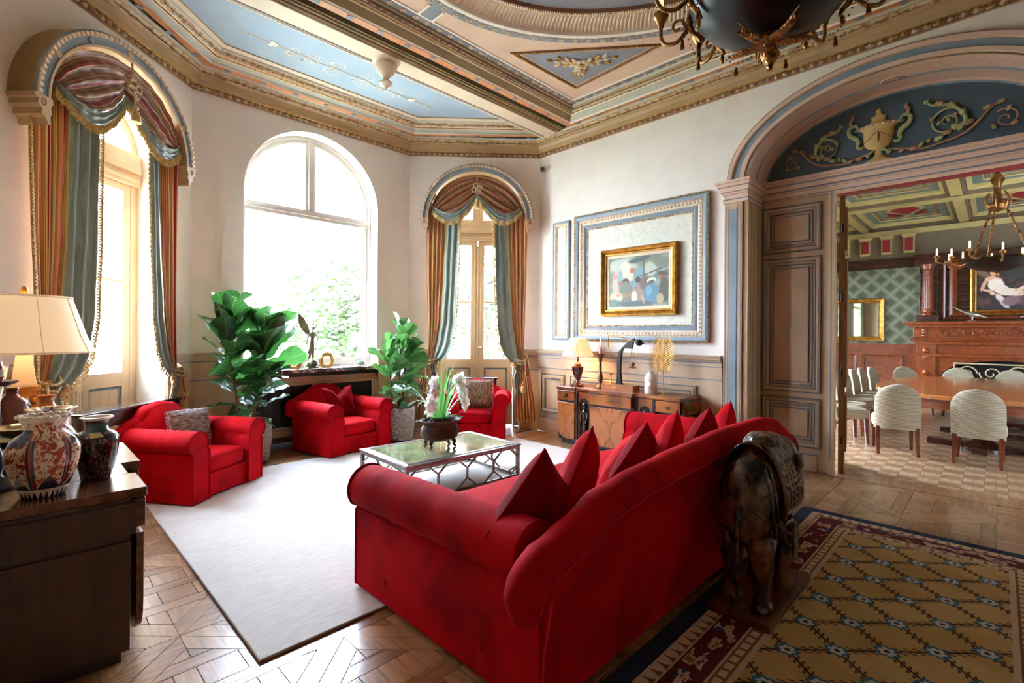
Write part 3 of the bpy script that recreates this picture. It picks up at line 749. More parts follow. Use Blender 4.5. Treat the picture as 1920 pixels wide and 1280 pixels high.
# right wall dado with raised mouldings (local x = -Y)
r = anchor('trim_7', (W, 0, 0), R_(-90)); x0, x1 = -YC, -2.42
mb = MB(); mb.box((x0, -.02, 0), (x1, .01, 1.3)); mb.obj('dado', M['beige'], r)
mb = MB()
for z0, z1, d in ((1.262, 1.285, .05), (1.285, 1.31, .085), (1.31, 1.325, .10), (1.325, 1.34, .07), (1.20, 1.262, .035), (1.04, 1.2, .028), (0, .2, .045), (.2, .225, .035)): mb.box((x0, -d, z0), (x1 - .0, 0, z1))
mb.obj('dado_cap', M['beige'], r, bevel=.005)
mb = MB()
for z0, z1, d in ((1.195, 1.205, .037), (1.245, 1.262, .052), (1.03, 1.042, .032), (.225, .236, .04)): mb.box((x0, -d, z0), (x1, 0, z1))
mb.obj('blue_line', M['line'], r)
for a, b in ((-5.35, -4.9), (-4.75, -2.75)):
    f = MB(); f.frame(a, .32, b, .93, .05, .02, .035, y=-.018); f.obj('panel_moulding', M['beige'], r)
    f = MB(); f.frame(a - .015, .305, b + .015, .945, .012, .03, .03, y=-.018); f.frame(a + .055, .375, b - .055, .875, .012, .03, .03, y=-.018); f.obj('blue_line', M['line'], r)
# wall panel mouldings above dado
def wall_panel(x0, z0, x1, z1, big):
    P = MB()
    if big:
        P.frame(x0, z0, x1, z1, .07, .055, .06, 0); P.frame(x0 + .07, z0 + .07, x1 - .07, z1 - .07, .085, .045, .03, 1)
        P.frame(x0 + .155, z0 + .155, x1 - .155, z1 - .155, .06, .04, .018, 0); P.frame(x0 + .212, z0 + .212, x1 - .212, z1 - .212, .022, .02, .02, 2)
        e = .225
    else: P.frame(x0, z0, x1, z1, .035, .03, .03, 0); P.frame(x0 + .035, z0 + .035, x1 - .035, z1 - .035, .04, .03, .012, 3); P.frame(x0 + .075, z0 + .075, x1 - .075, z1 - .075, .012, .016, .016, 2); e = .085
    P.obj('panel_moulding', [M['blue'], M['cream'], M['orna'], M['cream']], r)
    MB().box((x0 + e, -.012, z0 + e), (x1 - e, 0, z1 - e)).obj('panel_field', M['damask'], r)
    if big:
        b = MB(); per = [(x0 + .002, z0), (x1, z0), (x1, z1), (x0, z1)]
        for p, dr in along(per, True, .004, .034): b.ball((p.x, -.062, p.y), .013, 0, 5, 3)
        for p, dr in along(per, True, .115, .052): b.ball((p.x, -.048, p.y), (.02, .012, .02), 1, 6, 3)
        for p, dr in along(per, True, .085, .026): b.ball((p.x, -.048, p.y), (.008, .01, .008), 2, 4, 3)
        for p, dr in along(per, True, .222, .03): b.ball((0, 0, 0), (.012, .009, .008), 2, 4, 3, T(p.x, -.022, p.y))
        stuff(b.obj('bead_moulding', [M['gilt'], M['petal'], M['orna']], r, smooth=True))
M['damask'] = mat('pale_damask', lambda g: g.mix(g.step(g.noise(14, 3, None, .6, 1.5), .45, .6), '#d6d3c2', '#c9c8b4'), .6)
wall_panel(-4.69, 1.5, -2.585, 3.41, True); wall_panel(-5.15, 1.5, -4.81, 3.39, False)

# ------------------------------------------------------------------ arched doorway
dr_ = anchor('door_1', (W, 0, 0), R_(-90)); A0 = -AY; DY = .47     # local x = -Y, y outward
def ell(a, b, n=48): return arc(A0, AZS, a, b, pi, 0, n)
bands = [(1.57, 1.0, 0), (1.57, 1.0, .05), (1.555, .985, .06), (1.51, .945, .055), (1.5, .94, .03), (1.495, .935, .03), (1.425, .87, .03), (1.42, .865, .05), (1.37, .83, .045), (1.365, .825, .03), (1.35, .81, .03), (1.34, .805, .04), (1.33, .80, .0), (1.325, .79, -DY * .45), (1.31, .78, -DY * .5), (1.31, .78, -DY - .02)]
bm_ = [0, 0, 1, 1, 0, 2, 2, 1, 1, 0, 2, 1, 1, 2, 1]
mb = MB()
for i in range(len(bands) - 1):
    P, Q = ell(bands[i][0], bands[i][1]), ell(bands[i + 1][0], bands[i + 1][1])
    for k in range(len(P) - 1): mb.add([(P[k][0], -bands[i][2], P[k][1]), (P[k + 1][0], -bands[i][2], P[k + 1][1]), (Q[k + 1][0], -bands[i + 1][2], Q[k + 1][1]), (Q[k][0], -bands[i + 1][2], Q[k][1])], [(0, 1, 2, 3)], bm_[i])
mb.obj('archivolt', [M['olive'], M['peach'], M['blue'], M['white']], dr_)
# roundel in the soffit crown
mb = MB()
for r0, r1, m_ in ((.13, .1, 1), (.1, .085, 0), (.085, .06, 1), (.06, .0, 2)): mb.lathe([(r0, .0), ((r0 + r1) / 2, -.014), (r1, -.004)], 28, m_, T(A0 + .02, DY * .5, AZS + .795) , sx=1, sy=.85, cap=False)
mb.obj('roundel', [M['umber'], M['peach'], M['peach']], dr_, smooth=True)
# tympanum
P = ell(1.32, .79); mb = MB().prism([(A0 - 1.32, AZS - .02)] + P + [(A0 + 1.32, AZS - .02)], DY, DY + .04, 0, Matrix(((1, 0, 0, 0), (0, 0, 1, 0), (0, 1, 0, 0), (0, 0, 0, 1))))
mb.obj('tympanum', M['dblue'], dr_)
mb = MB()
for a, b, d in ((1.30, .775, .02),):
    P, Q, Q2 = ell(1.31, .78), ell(1.285, .755), ell(1.27, .74)
    for k in range(len(P) - 1):
        mb.add([(P[k][0], DY - .02, P[k][1]), (P[k + 1][0], DY - .02, P[k + 1][1]), (Q[k + 1][0], DY - .025, Q[k + 1][1]), (Q[k][0], DY - .025, Q[k][1])], [(0, 1, 2, 3)], 0)
        mb.add([(Q[k][0], DY - .025, Q[k][1]), (Q[k + 1][0], DY - .025, Q[k + 1][1]), (Q2[k + 1][0], DY, Q2[k + 1][1]), (Q2[k][0], DY, Q2[k][1])], [(0, 1, 2, 3)], 1)
mb.obj('tympanum_moulding', [M['peach'], M['blue']], dr_)
# relief: urn, vines and scrolls (x relative to arch centre, z above springing)
ux = -.14; yR = DY - .012; re = MB()
RT = Matrix(((1, 0, 0, A0), (0, .35, 0, yR), (0, 0, 1, AZS + .06), (0, 0, 0, 1)))
re.lathe([(.13, -.02), (.125, .0), (.07, .02), (.035, .05), (.03, .08), (.05, .11), (.055, .12), (.1, .14), (.125, .17), (.135, .26), (.14, .33), (.15, .34), (.19, .37), (.2, .385), (.14, .39), (.07, .42), (.06, .45), (.065, .46), (.07, .475), (.03, .49), (.02, .52), (.028, .54), (.0, .56)], 20, 0, RT @ T(ux))
for k in range(13): a = pi * k / 12; re.ball((ux + .19 * cos(a), -.19 * sin(a), .372), (.018, .018, .014), 1, 6, 4, RT)
for sg in (-1, 1):
    re.tube([(ux + sg * x, -.02, z) for x, z in ((.13, .18), (.16, .16), (.19, .19), (.18, .23), (.2, .28), (.26, .33), (.27, .4), (.22, .43), (.19, .4), (.2, .37), (.225, .375))], [.012, .016, .018, .02, .026, .024, .02, .018, .014, .01, .008], 8, 2, M=RT)
    re.tube([(ux + sg * x, -.02, z) for x, z in ((.24, .42), (.26, .47), (.23, .52), (.25, .55))], [.014, .018, .02, .01], 8, 3, M=RT)
    for k in range(5): re.ball((0, 0, 0), (.03, .03, .012), 2, 6, 4, RT @ T(ux + sg * (.05 + .012 * k), -.05, .1 - .01 * k, ry=sg * .6 * k))
re.tube([(ux + x, -.15 + abs(x) * .35, z) for x, z in ((-.13, .2), (-.07, .24), (0, .3), (.07, .24), (.13, .2))], .005, 6, 3, M=RT)
re.tube([(ux, -.15, .3), (ux, -.155, .19)], .008, 6, 3, M=RT)
for sg in (-1, 1):
    E_ = 1.0 if sg > 0 else .86
    def q(P): return [(ux + sg * x * E_, -.02, z * (1 if sg > 0 else .92)) for x, z in P]
    re.tube(q([(.08, .1), (.25, .06), (.38, .03), (.5, .05), (.62, .07), (.72, .12), (.8, .2), (.86, .28), (.95, .34)]), [.012] * 9, 6, 3, M=RT)
    re.tube(q(spiral(.56, .25, .15, .3, 1.7, 34, 1, .1)), [.013 - .0002 * k for k in range(35)], 6, 2, M=RT)
    re.tube(q([(.66, .14), (.7, .24), (.66, .34), (.58, .42), (.46, .44), (.4, .5)]), [.014, .018, .02, .016, .012, .014], 6, 2, M=RT)
    re.tube(q(spiral(.98, .16, .1, 2.2, 1.4, 26, -1, .15)), .008, 6, 3, M=RT)
    rv = random.Random(5)
    for (x, z, a, s_) in ((.2, .05, .2, 1), (.3, .045, -.3, 1.3), (.36, .07, .9, 1.2), (.42, .1, 1.2, .9), (.5, .1, .4, 1.4), (.66, .17, 1.3, 1.5), (.72, .2, .3, 1.5), (.62, .18, 2.2, 1.4), (.68, .32, 1.2, 1.3), (.6, .41, 2.6, 1.5), (.5, .45, 3, 1.4), (.44, .3, 1.6, 1), (.62, .3, .8, 1), (.56, .14, .1, 1.3), (.5, .25, 1, .9), (.57, .27, 2, .8), (.85, .3, .6, 1.2), (.95, .33, .2, 1.2), (1.0, .25, 1, 1), (.9, .1, 2, 1), (1.04, .1, .5, 1), (.4, .5, .5, 1)):
        for k in (-1, 0, 1): re.ball((0, 0, 0), (.034 * s_ * (1 if k == 0 else .8), .03, .013 * s_), 2 if rv.random() < .62 else 3, 6, 4, RT @ T(ux + sg * x * E_, -.03, z * (1 if sg > 0 else .92), ry=-(a if sg > 0 else pi - a) + k * .7))
re.obj('urn_relief', [M['urn'], M['petal'], M['leafgreen'], M['terra']], dr_, smooth=True, ang=0)
# springing entablature + lintel
mb = MB()
LZ = ((3.25, 3.27, .03), (3.27, 3.33, .015), (3.33, 3.36, .03), (3.36, 3.43, .05), (3.43, 3.455, .075), (3.455, 3.48, .095), (3.48, 3.5, .06))
for z0, z1, d in LZ: mb.box((A0 - 1.33, DY - d, z0), (A0 + 1.33, DY + .1, z1))
mb.obj('lintel', M['peach'], dr_, bevel=.004)
mb = MB()
for z, d in ((3.262, .034), (3.345, .036), (3.41, .056), (3.468, .085)): mb.box((A0 - 1.33, DY - d, z), (A0 + 1.33, DY, z + .012))
mb.obj('blue_line', M['line'], dr_)
for sg in (-1, 1):
    xo, xi = A0 + sg * 1.59, A0 + sg * 1.38; xw = A0 + sg * 1.32
    a, b = sorted((xo, xi)); mb = MB(); mb.box((a, -.055, 0), (b, .01, 3.22)); mb.box((min(xi, xw), -.03, 0), (max(xi, xw), DY, 3.22)); mb.box((a - .015, -.07, 0), (b + .015, 0, .22)); mb.box((a - .01, -.062, .22), (b + .01, 0, .26))
    mb.obj('pilaster', M['beige'], dr_, bevel=.004)
    mb = MB(); mb.box((a + .06, -.062, .3), (b - .06, -.05, 3.12)); mb.obj('blue_band', M['blue'], dr_, bevel=.004)
    mb = MB()
    for x in (a + .012, a + .045, b - .057, b - .02): mb.box((x, -.058, .27), (x + .007, -.05, 3.16))
    for y in (.06, .14, .3, DY - .06): mb.box((min(xi, xw) - .003, y, .05), (max(xi, xw) + .003, y + .01, 3.2))
    mb.obj('blue_line', M['line'], dr_)
    mb = MB(); a2, b2 = sorted((xo, xw))
    for z0, z1, d in ((3.2, 3.24, .07), (3.24, 3.3, .06), (3.3, 3.33, .075), (3.33, 3.39, .10), (3.39, 3.43, .125), (3.43, 3.46, .145)):
        o_, i_ = xo + sg * (d - .055), xw - sg * (d - .055) * .6; p, q_ = sorted((o_, i_)); mb.box((p, -d, z0), (q_, DY, z1))
    mb.obj('capital', M['peach'], dr_, bevel=.005)
    mb = MB()
    for z, d in ((3.235, .072), (3.325, .08), (3.385, .106)): p, q_ = sorted((xo + sg * (d - .055), xw - sg * (d - .055) * .6)); mb.box((p - .002, -d - .002, z), (q_ + .002, DY, z + .012))
    mb.obj('blue_line', M['line'], dr_)
# panelled fixed leaf between pilaster and opening
def panelled(mb, ln, x0, x1, y, rows):
    for z0, z1 in rows:
        mb.frame(x0, z0, x1, z1, .035, .022, .028, 0, y); mb.frame(x0 + .035, z0 + .035, x1 - .035, z1 - .035, .03, .026, .01, 0, y)
        for d in (-.012, .036, .075): ln.frame(x0 + d, z0 + d, x1 - d, z1 - d, .011, .031 if d < .05 else .012, .031 if d < .05 else .012, 0, y)
        mb.box((x0 + .12, y - .016, z0 + .12), (x1 - .12, y, z1 - .12)); ln.frame(x0 + .11, z0 + .11, x1 - .11, z1 - .11, .012, .019, .019, 0, y)
xa, xb = -2.14, -1.335
mb = MB(); ln = MB(); mb.box((xa, DY, 0), (xb, DY + .07, 3.25)); panelled(mb, ln, -2.1, -1.485, DY, ((2.62, 3.16), (.93, 2.53), (.28, .84)))
mb.box((-2.12, DY - .02, 0), (-1.5, DY, .19)); mb.box((-1.4, DY - .035, 0), (-1.335, DY, 3.25)); mb.box((-1.405, DY - .05, 0), (-1.33, DY, .17))
ln.box((-2.12, DY - .024, .185), (-1.5, DY, .197)); ln.box((-1.372, DY - .038, .18), (-1.362, DY, 3.25))
mb.obj('fixed_panel', M['beige'], dr_, bevel=.002); ln.obj('blue_line', M['line'], dr_)
mb = MB(); mb.box((.5, DY, 0), (.56, DY + .07, 3.25)); mb.obj('jamb', M['beige'], dr_)
# open leaf folded into the dining room
lf = anchor('door_2', (W + DY + .09, 1.315, 0), R_(9.5)); mb = MB(); mb.box((0, -.055, .01), (.62, 0, 3.22))
for z0, z1 in ((2.6, 3.1), (1.0, 2.5), (.25, .9)): mb.frame(.08, z0, .54, z1, .03, .02, .02, 0, -.055)
mb.obj('door_panel', wood('old_door_edge', '#a07244', '#7d5530', (12, 12, 1.5), .5), lf)
h_ = MB()
for z in (.35, 1.15, 2.0, 2.8): h_.tube([(-.012, -.03, z), (-.012, -.03, z + .09)], .012, 8)
h_.obj('hinge', M['black'], lf)

MB().box((W + .40, -.56, -.012), (W + .735, 1.335, .006)).obj('threshold_board', M['oak0'], FLOOR, bevel=.003)
# ------------------------------------------------------------------ exterior
MB().box((-30, 7.6, -.9), (40, 60, -.8)).obj('ground', mat('lawn', lambda g: g.mix(g.noise(3, 4), '#aaa894', '#9aa084'), .9)).__setitem__('kind', 'structure')
M['treeleaf'] = mat('tree_leaves', lambda g: g.mix(g.noise(2, 3), '#31451f', '#566f38'), .7)
M['bark'] = paint('bark', '#4a4038', .9, .1)
def tree(x, y, h, cr, name, label, seed, nl=1500, base=.35):
    rv = random.Random(seed); t = thing(name, label, 'tree', (x, y, -.8), 0, 'garden trees outside')
    mb = MB(); mb.tube([(0, 0, 0), (.1, 0, h * .4), (0, .1, h * .8)], [.16, .12, .04], 8)
    for k in range(14):
        a = rv.uniform(0, 6.28); z = h * rv.uniform(.3, .8); L = cr * rv.uniform(.6, 1); mb.tube([(0, 0, z), (L * .5 * cos(a), L * .5 * sin(a), z + .3), (L * cos(a), L * sin(a), z + rv.uniform(-.2, .5))], [.05, .03, .008], 5)
    mb.obj('trunk', M['bark'], t, smooth=True)
    lf = MB()
    for k in range(nl):
        a = rv.uniform(0, 6.28); e = rv.uniform(-1, 1); r_ = cr * rv.random() ** .4; q = sqrt(1 - e * e)
        c = Vector((r_ * q * cos(a), r_ * q * sin(a), h * (base + (1 - base) / 2) + e * r_ / cr * h * (1 - base) / 2)); s_ = rv.uniform(.06, .12)
        MM = Matrix.Translation(c) @ Matrix.Rotation(rv.uniform(0, 6), 4, 'Z') @ Matrix.Rotation(rv.uniform(0, 3), 4, 'X')
        lf.add([(-s_, 0, 0), (0, -s_ * .5, 0), (s_, 0, 0), (0, s_ * .5, 0)], [(0, 1, 2, 3)], 0, MM)
    stuff(lf.obj('foliage', M['treeleaf'], t))
tree(5.6, 11.5, 4.2, 1.7, 'garden_tree', 'pale green leafy tree outside the large arched window', 1, 3800, .12)
tree(11.2, 12.4, 5.8, 1.8, 'garden_tree', 'tree seen through the French window with open curtains near the corner', 2, 3000, .1)
tree(3.2, 16, 3.2, 2.2, 'garden_tree', 'far low bushy tree outside behind the winged statue', 3, 3000, .05)
tree(-.2, 15.5, 5.2, 2.0, 'garden_tree', 'tree outside beyond the white shutter at the left French window', 4, 2200, .1)
# bare branches of a leaning tree across the window
t = thing('bare_tree', 'bare thin-branched tree outside the upper right of the large window', 'tree', (8.0, 9.3, -.8)); mb = MB(); rv = random.Random(3)
mb.tube([(0, 0, 0), (-.1, 0, 3), (-.2, 0, 6.4)], [.14, .1, .04], 8)
for k in range(16):
    z = 2.6 + k * .24; L = rv.uniform(1.2, 2.6); mb.tube([(-.15, 0, z + .5), (-L * .4, rv.uniform(-.2, .2), z + .25), (-L * .75, rv.uniform(-.3, .3), z + .05), (-L, rv.uniform(-.4, .4), z + rv.uniform(-.1, .15))], [.02, .014, .009, .004], 5)
mb.obj('branches', M['bark'], t)
# exterior shutters folded back at the left French window
for (cx_, x_, wd, lb) in ((-.045, .68, .3, 'weathered white wooden shutter standing open outside the left French window'),):
    t = thing('window_shutter', lb, 'shutter', (CAD[0] + cos(A1) * x_ - sin(A1) * .62, CAD[1] + sin(A1) * x_ + cos(A1) * .62, 0), A1)
    for k in range(3): MB().box((-.2 + k * .105, 0, .2), (-.2 + k * .105 + .1, .035, 3.1)).obj('plank', M['shutter'], t, bevel=.004)
    mb = MB()
    for z in (.5, 1.7, 2.9): mb.box((-.2, -.025, z), (.115, 0, z + .1))
    mb.box((.125, -.01, .2), (.165, .03, 3.1)); mb.obj('batten', M['shutter'], t, bevel=.004)
# ------------------------------------------------------------------ pelmets, curtains
def striped(g):
    u = g.uv[0]; t = g.frac(u * 3.2 + .1)
    return g.ramp(t, [(0, '#b98645'), (.10, '#d9b06a'), (.13, '#a8543a'), (.16, '#cfa45c'), (.20, '#8d8a55'), (.235, '#d6ad66'), (.3, '#e6cf9c'), (.33, '#b67a44'), (.37, '#c98f5c'), (.5, '#dca67c'), (.56, '#dd9a78'), (.62, '#a81c22'), (.72, '#b3252a'), (.745, '#e9d6a6'), (.78, '#8f6a35'), (.84, '#caa058'), (.9, '#7d8a60'), (.93, '#cfa55f')], True)
def swagstripe(g):
    v = g.uv[1]; t = g.frac(v * 3.0)
    return g.ramp(t, [(0, '#85542a'), (.10, '#a87843'), (.14, '#5f361a'), (.19, '#9c6a38'), (.24, '#c09a60'), (.28, '#6e4422'), (.36, '#94663a'), (.44, '#5f361a'), (.55, '#8f1822'), (.66, '#9c2028'), (.69, '#cdb58a'), (.73, '#74481f'), (.84, '#a07440'), (.9, '#54371c')], True)
M['stripe'] = mat('striped_silk', striped, .42, sheen=.35, spec=.4)
M['swag'] = mat('striped_silk_swag', swagstripe, .38, sheen=.35)
M['lining'] = mat('grey_green_taffeta', lambda g: g.mix(g.step(g.noise(3, 4, g.mul(g.co, (9, 9, .6)), .6, 1), .3, .7), '#71827a', '#8c9c92'), .38, sheen=.3)
M['redsilk'] = mat('red_silk', '#b01c28', .4, sheen=.3)
M['fringe'] = mat('gold_fringe', lambda g: g.mix(g.step(g.noise(60, 2), .4, .6), '#d8bd83', '#a88545'), .6)
M['cord'] = mat('silk_cord', lambda g: g.mix(g.step(g.noise(90, 1), .45, .55), '#c9b07d', '#8d7d58'), .6)
def lerp(a, b, t): return a + (b - a) * t
def keyed(K, t):
    for (t0, v0), (t1, v1) in zip(K, K[1:]):
        if t <= t1:
            s_ = (t - t0) / (t1 - t0) if t1 > t0 else 0; s_ = s_ * s_ * (3 - 2 * s_); return tuple(lerp(a, b, s_) for a, b in zip(v0, v1))
    return K[-1][1]
def curtain(cx, sg, loc, rz, lab, grp):
    """sg -1 left, +1 right; x measured from the window centre"""
    t = thing('curtain', lab, 'curtain', loc, rz, grp)
    # keys over z: outer x, boundary stripe/lining, inner x
    K = [(0.0, (.84, .50, .28)), (.2, (.83, .51, .29)), (.5, (.82, .54, .31)), (.75, (.80, .58, .34)), (.88, (.79, .63, .39)), (.94, (.79, .67, .46)), (.975, (.79, .69, .55)), (1.0, (.79, .71, .64))]
    zt, ztie = 3.86, 1.17; NP = 9
    def zin(v, w_):      # inner edge droops lower than the outer edge near the tie
        return zt - v * (zt - ztie) - .0 * w_
    def P(a, b, off, ph, amp, npl):
        def f(u, v):
            o, m_, i = keyed(K, v); x0, x1 = (o, m_) if (a, b) == (0, 1) else (m_, i)
            x = lerp(x0, x1, u); wv = sin(u * npl * pi * 2 + ph + .6 * sin(v * 3)); wid = abs(x1 - x0)
            y = -.10 - off + amp * wv * (.75 + .25 * sin(v * 7 + u * 9)) * (1 - .35 * v) - .02 * v
            z = zin(v, u)
            if (a, b) == (1, 2): z -= (u ** 1.5) * .10 * max(0, (v - .55) / .45) * 1.0; y -= .05 * u
            ztop = 3.46 + .70 * sqrt(max(0, 1 - min(1, (x / .8)) ** 2)); z = min(z, max(3.5, ztop - .02)) if v < .2 else z
            return (cx + sg * x, y, z)
        return f
    mb = MB(); mb.grid(P(0, 1, 0, .4, .034, 4.5), 90, 34, 0, True); mb.obj('striped_panel', M['stripe'], t, smooth=True, ang=0)
    mb = MB(); mb.grid(P(1, 2, .02, 1.2, .026, 2.5), 44, 34, 0, True); mb.obj('taffeta_border', M['lining'], t, smooth=True, ang=0)
    # fringe along the inner edge
    f = P(1, 2, .03, 1.2, .026, 2.5); fr = MB()
    for k in range(14, 110):
        v = k / 109; x, y, z = f(1, v); fr.tube([(x, y, z), (x - sg * .018, y - .008, z - .012), (x - sg * .028, y - .006, z - .035 - .01 * (k % 2))], [.008, .008, .011], 4)
    for k in range(26):
        u = k / 25; x, y, z = f(u, 1); fr.tube([(x, y, z + .01), (x - sg * .004, y - .006, z - .03), (x, y - .004, z - .062 - .01 * (k % 2))], [.009, .009, .012], 4)
    if sg < 0 and cx < 0:
        f2_ = P(0, 1, .03, .4, .034, 4.5)
        for k in range(100):
            x, y, z = f2_(0, k / 99); fr.tube([(x, y, z), (x + sg * .018, y - .02, z - .012), (x + sg * .03, y - .02, z - .035)], [.008, .008, .011], 4)
    stuff(fr.obj('fringe', M['fringe'], t, smooth=True))
    # outer edge trim, gathered knot and tail to the floor
    g = MB()
    def tail(u, v):
        z = lerp(ztie + .02, .2, v); w0 = lerp(.07, .17, min(1, v * 1.4)); x = .77 + .05 * v + (u - .5) * 2 * w0; y = -.16 + .03 * sin(u * 7 * pi * 2) * (.4 + .6 * v) - .02 * v
        return (cx + sg * x, y, z)
    g.grid(tail, 64, 14, 0, True); g.obj('tail', M['stripe'], t, smooth=True, ang=0)
    g = MB(); g.grid(lambda u, v: (cx + sg * (.63 + .09 * u + .02 * sin(v * 9)), -.19 + .02 * sin(u * 18 + v * 3), lerp(1.16, .55, v)), 16, 12, 0, True)
    g.obj('taffeta_tail', M['lining'], t, smooth=True, ang=0)
    g = MB()
    for k in range(30): v = k / 29; g.tube([(cx + sg * (.62 + .02 * sin(v * 9)), -.2, lerp(1.15, .55, v)), (cx + sg * (.6 + .02 * sin(v * 9)), -.21, lerp(1.15, .55, v) - .03)], [.009, .013], 4)
    for k in range(24): u = k / 23; x, y, z = tail(u, 1); g.tube([(x, y, z), (x, y - .005, z - .05)], [.009, .012], 4)
    stuff(g.obj('tail_fringe', M['fringe'], t, smooth=True))
    c = MB()
    c.tube([(cx + sg * x, y, z) for x, y, z in ((.86, -.02, 1.25), (.84, -.14, 1.2), (.76, -.23, 1.15), (.66, -.2, 1.17), (.6, -.1, 1.24))], .013, 7)
    c.tube([(cx + sg * x, y, z) for x, y, z in ((.86, -.02, 1.25), (.83, -.17, 1.13), (.74, -.25, 1.09), (.66, -.2, 1.13))], .013, 7)
    c.tube([(cx + sg * x, y, z) for x, y, z in ((.80, -.22, 1.16), (.81, -.26, 1.0), (.79, -.25, .85), (.76, -.25, .78))], .011, 7)
    c.tube([(cx + sg * x, y, z) for x, y, z in ((.86, -.04, 1.26), (.9, -.08, 1.05), (.86, -.16, .9), (.78, -.24, .86))], .010, 7)
    c.obj('tieback_cord', M['cord'], t, smooth=True)
    c = MB(); c.lathe([(.0, .12), (.02, .115), (.026, .09), (.016, .075), (.03, .06), (.036, .0), (.034, -.03)], 12, 0, T(cx + sg * .76, -.25, .67)); c.obj('tassel', M['fringe'], t, smooth=True)
    return t
def pelmet(cx, loc, rz, lab, lab2):
    t = thing('pelmet', lab, 'pelmet', loc, rz, 'arched pelmets over the French windows'); zc = 3.46; D = .22; n = 40
    O, I = arc(cx, zc, .92, .89, pi, 0, n), arc(cx, zc, .79, .75, pi, 0, n)
    mb = MB()
    def strip(P, ya, Q, yb, m_):
        for k in range(n): mb.add([(P[k][0], ya, P[k][1]), (P[k + 1][0], ya, P[k + 1][1]), (Q[k + 1][0], yb, Q[k + 1][1]), (Q[k][0], yb, Q[k][1])], [(0, 1, 2, 3)], m_)
    Am, An = arc(cx, zc, .905, .875, pi, 0, n), arc(cx, zc, .87, .835, pi, 0, n); Ap = arc(cx, zc, .81, .77, pi, 0, n)
    strip(O, 0, O, -D, 1); strip(O, -D, Am, -D - .012, 2); strip(Am, -D - .012, An, -D - .01, 0); strip(An, -D - .01, An, -D, 2); strip(An, -D, Ap, -D, 2); strip(Ap, -D, Ap, -D - .012, 0); strip(Ap, -D - .012, I, -D - .01, 0); strip(I, -D - .01, I, 0, 1)
    mb.obj('arch_frame', [M['beige'], M['tan'], M['blue']], t)
    dn = MB(); 
    for k in range(52):
        a = pi * (k + .5) / 52; dn.cbox((0, 0, 0), (.026, .02, .03), 0, T(cx + .887 * cos(a), -D - .018, zc + .855 * sin(a)) @ Matrix.Rotation(-a + pi / 2, 4, 'Y'))
    stuff(dn.obj('dentil_band', M['cream'], t))
    for k in range(1, 6):
        a = pi * k / 6; MB().lathe([(.03, 0), (.03, .01), (.022, .014), (.0, .014)], 12, 0 if k % 2 else 1, T(cx + .84 * cos(a), -D, zc + .80 * sin(a)) @ Matrix.Rotation(R_(90), 4, 'X')).obj('medallion', [M['tan'], M['blue']], t)
    for sg in (-1, 1):
        b = MB(); P = [(0, 0), (.14, 0), (.135, -.03), (.11, -.04), (.115, -.08), (.08, -.1), (.085, -.15), (.05, -.17), (.03, -.22), (.012, -.21), (.02, -.16), (.0, -.13), (.01, -.08), (-.01, -.04)]
        b.prism([(cx + sg * (.795 + p[0] - .005), zc + p[1]) for p in P], 0, D + .02, 0, Matrix(((1, 0, 0, 0), (0, 0, -1, 0), (0, 1, 0, 0), (0, 0, 0, 1))))
        b.tube([(cx + sg * (.86 + .018 * cos(q)), -D - .022, zc - .055 + .028 * sin(q)) for q in [k * .7 for k in range(9)]], .004, 5, 1, closed=True)
        b.obj('bracket', [M['beige'], M['umber']], t)
    # swagged valance (hangs from the pelmet)
    v = thing('valance', lab2, 'valance', loc, rz, 'swagged valances under the arched pelmets')
    for sg in (-1, 1):
        def top(u):  # u 0 outer .. 1 centre
            a = u * pi / 2; return (.77 * cos(a), zc + .72 * sin(a))
        def bot(u): x = .72 * (1 - u); zz = 3.66 + .22 * u ** 2 - .16 * sin(pi * min(1, u * 1.0)) * (1 - .25 * u); return (x, zz)
        def f(u, q):
            (xt, zt_), (xb, zb) = top(u), bot(u); x = lerp(xt, xb, q); z = lerp(zt_, zb, q)
            sag = sin(pi * u) * .06 * q; y = -.17 - .06 * sin(pi * u) * q - .018 * sin(q * 26 + 2.2 * sin(pi * u)) * (.35 + .65 * sin(pi * u)) + .006 * sin(u * 40)
            return (cx + sg * x, y, z - sag * .4)
        m_ = MB(); m_.grid(f, 36, 60, 0, True); m_.obj('swag', M['swag'], v, smooth=True, ang=0)
        def fb(u, q):
            x, y, z = f(u, 1); return (x, y - .015 - .012 * sin(q * 14 + u * 5), z - q * .10 * (.5 + .5 * sin(pi * u)) - q * .03)
        m_ = MB(); m_.grid(fb, 36, 14, 0, True); m_.obj('taffeta_border', M['lining'], v, smooth=True, ang=0)
        m_ = MB()
        for k in range(52):
            x, y, z = fb(k / 51, 1); m_.tube([(x, y, z + .01), (x, y - .006, z - .03), (x, y - .003, z - .062 - .008 * (k % 2))], [.008, .010, .012], 4)
        stuff(m_.obj('fringe', M['fringe'], v, smooth=True))
    m_ = MB()
    for k in range(4): a = k * pi / 2 + .4; m_.tube([(cx + .05 * cos(a) + .035 * cos(q), -.27, 3.93 + .05 * sin(a) + .035 * sin(q)) for q in [j * .6 for j in range(11)]], .012, 6, closed=True)
    m_.tube([(cx, -.24, 4.18), (cx, -.26, 4.0)], .01, 6); m_.tube([(cx, -.27, 3.9), (cx, -.27, 3.74)], .01, 6)
    m_.obj('cord_rosette', M['cord'], v, smooth=True)
    m_ = MB(); m_.lathe([(0, .13), (.02, .125), (.028, .1), (.016, .085), (.034, .07), (.045, .01), (.05, -.03)], 16, 0, T(cx, -.28, 3.64)); m_.obj('tassel', M['fringe'], v, smooth=True)
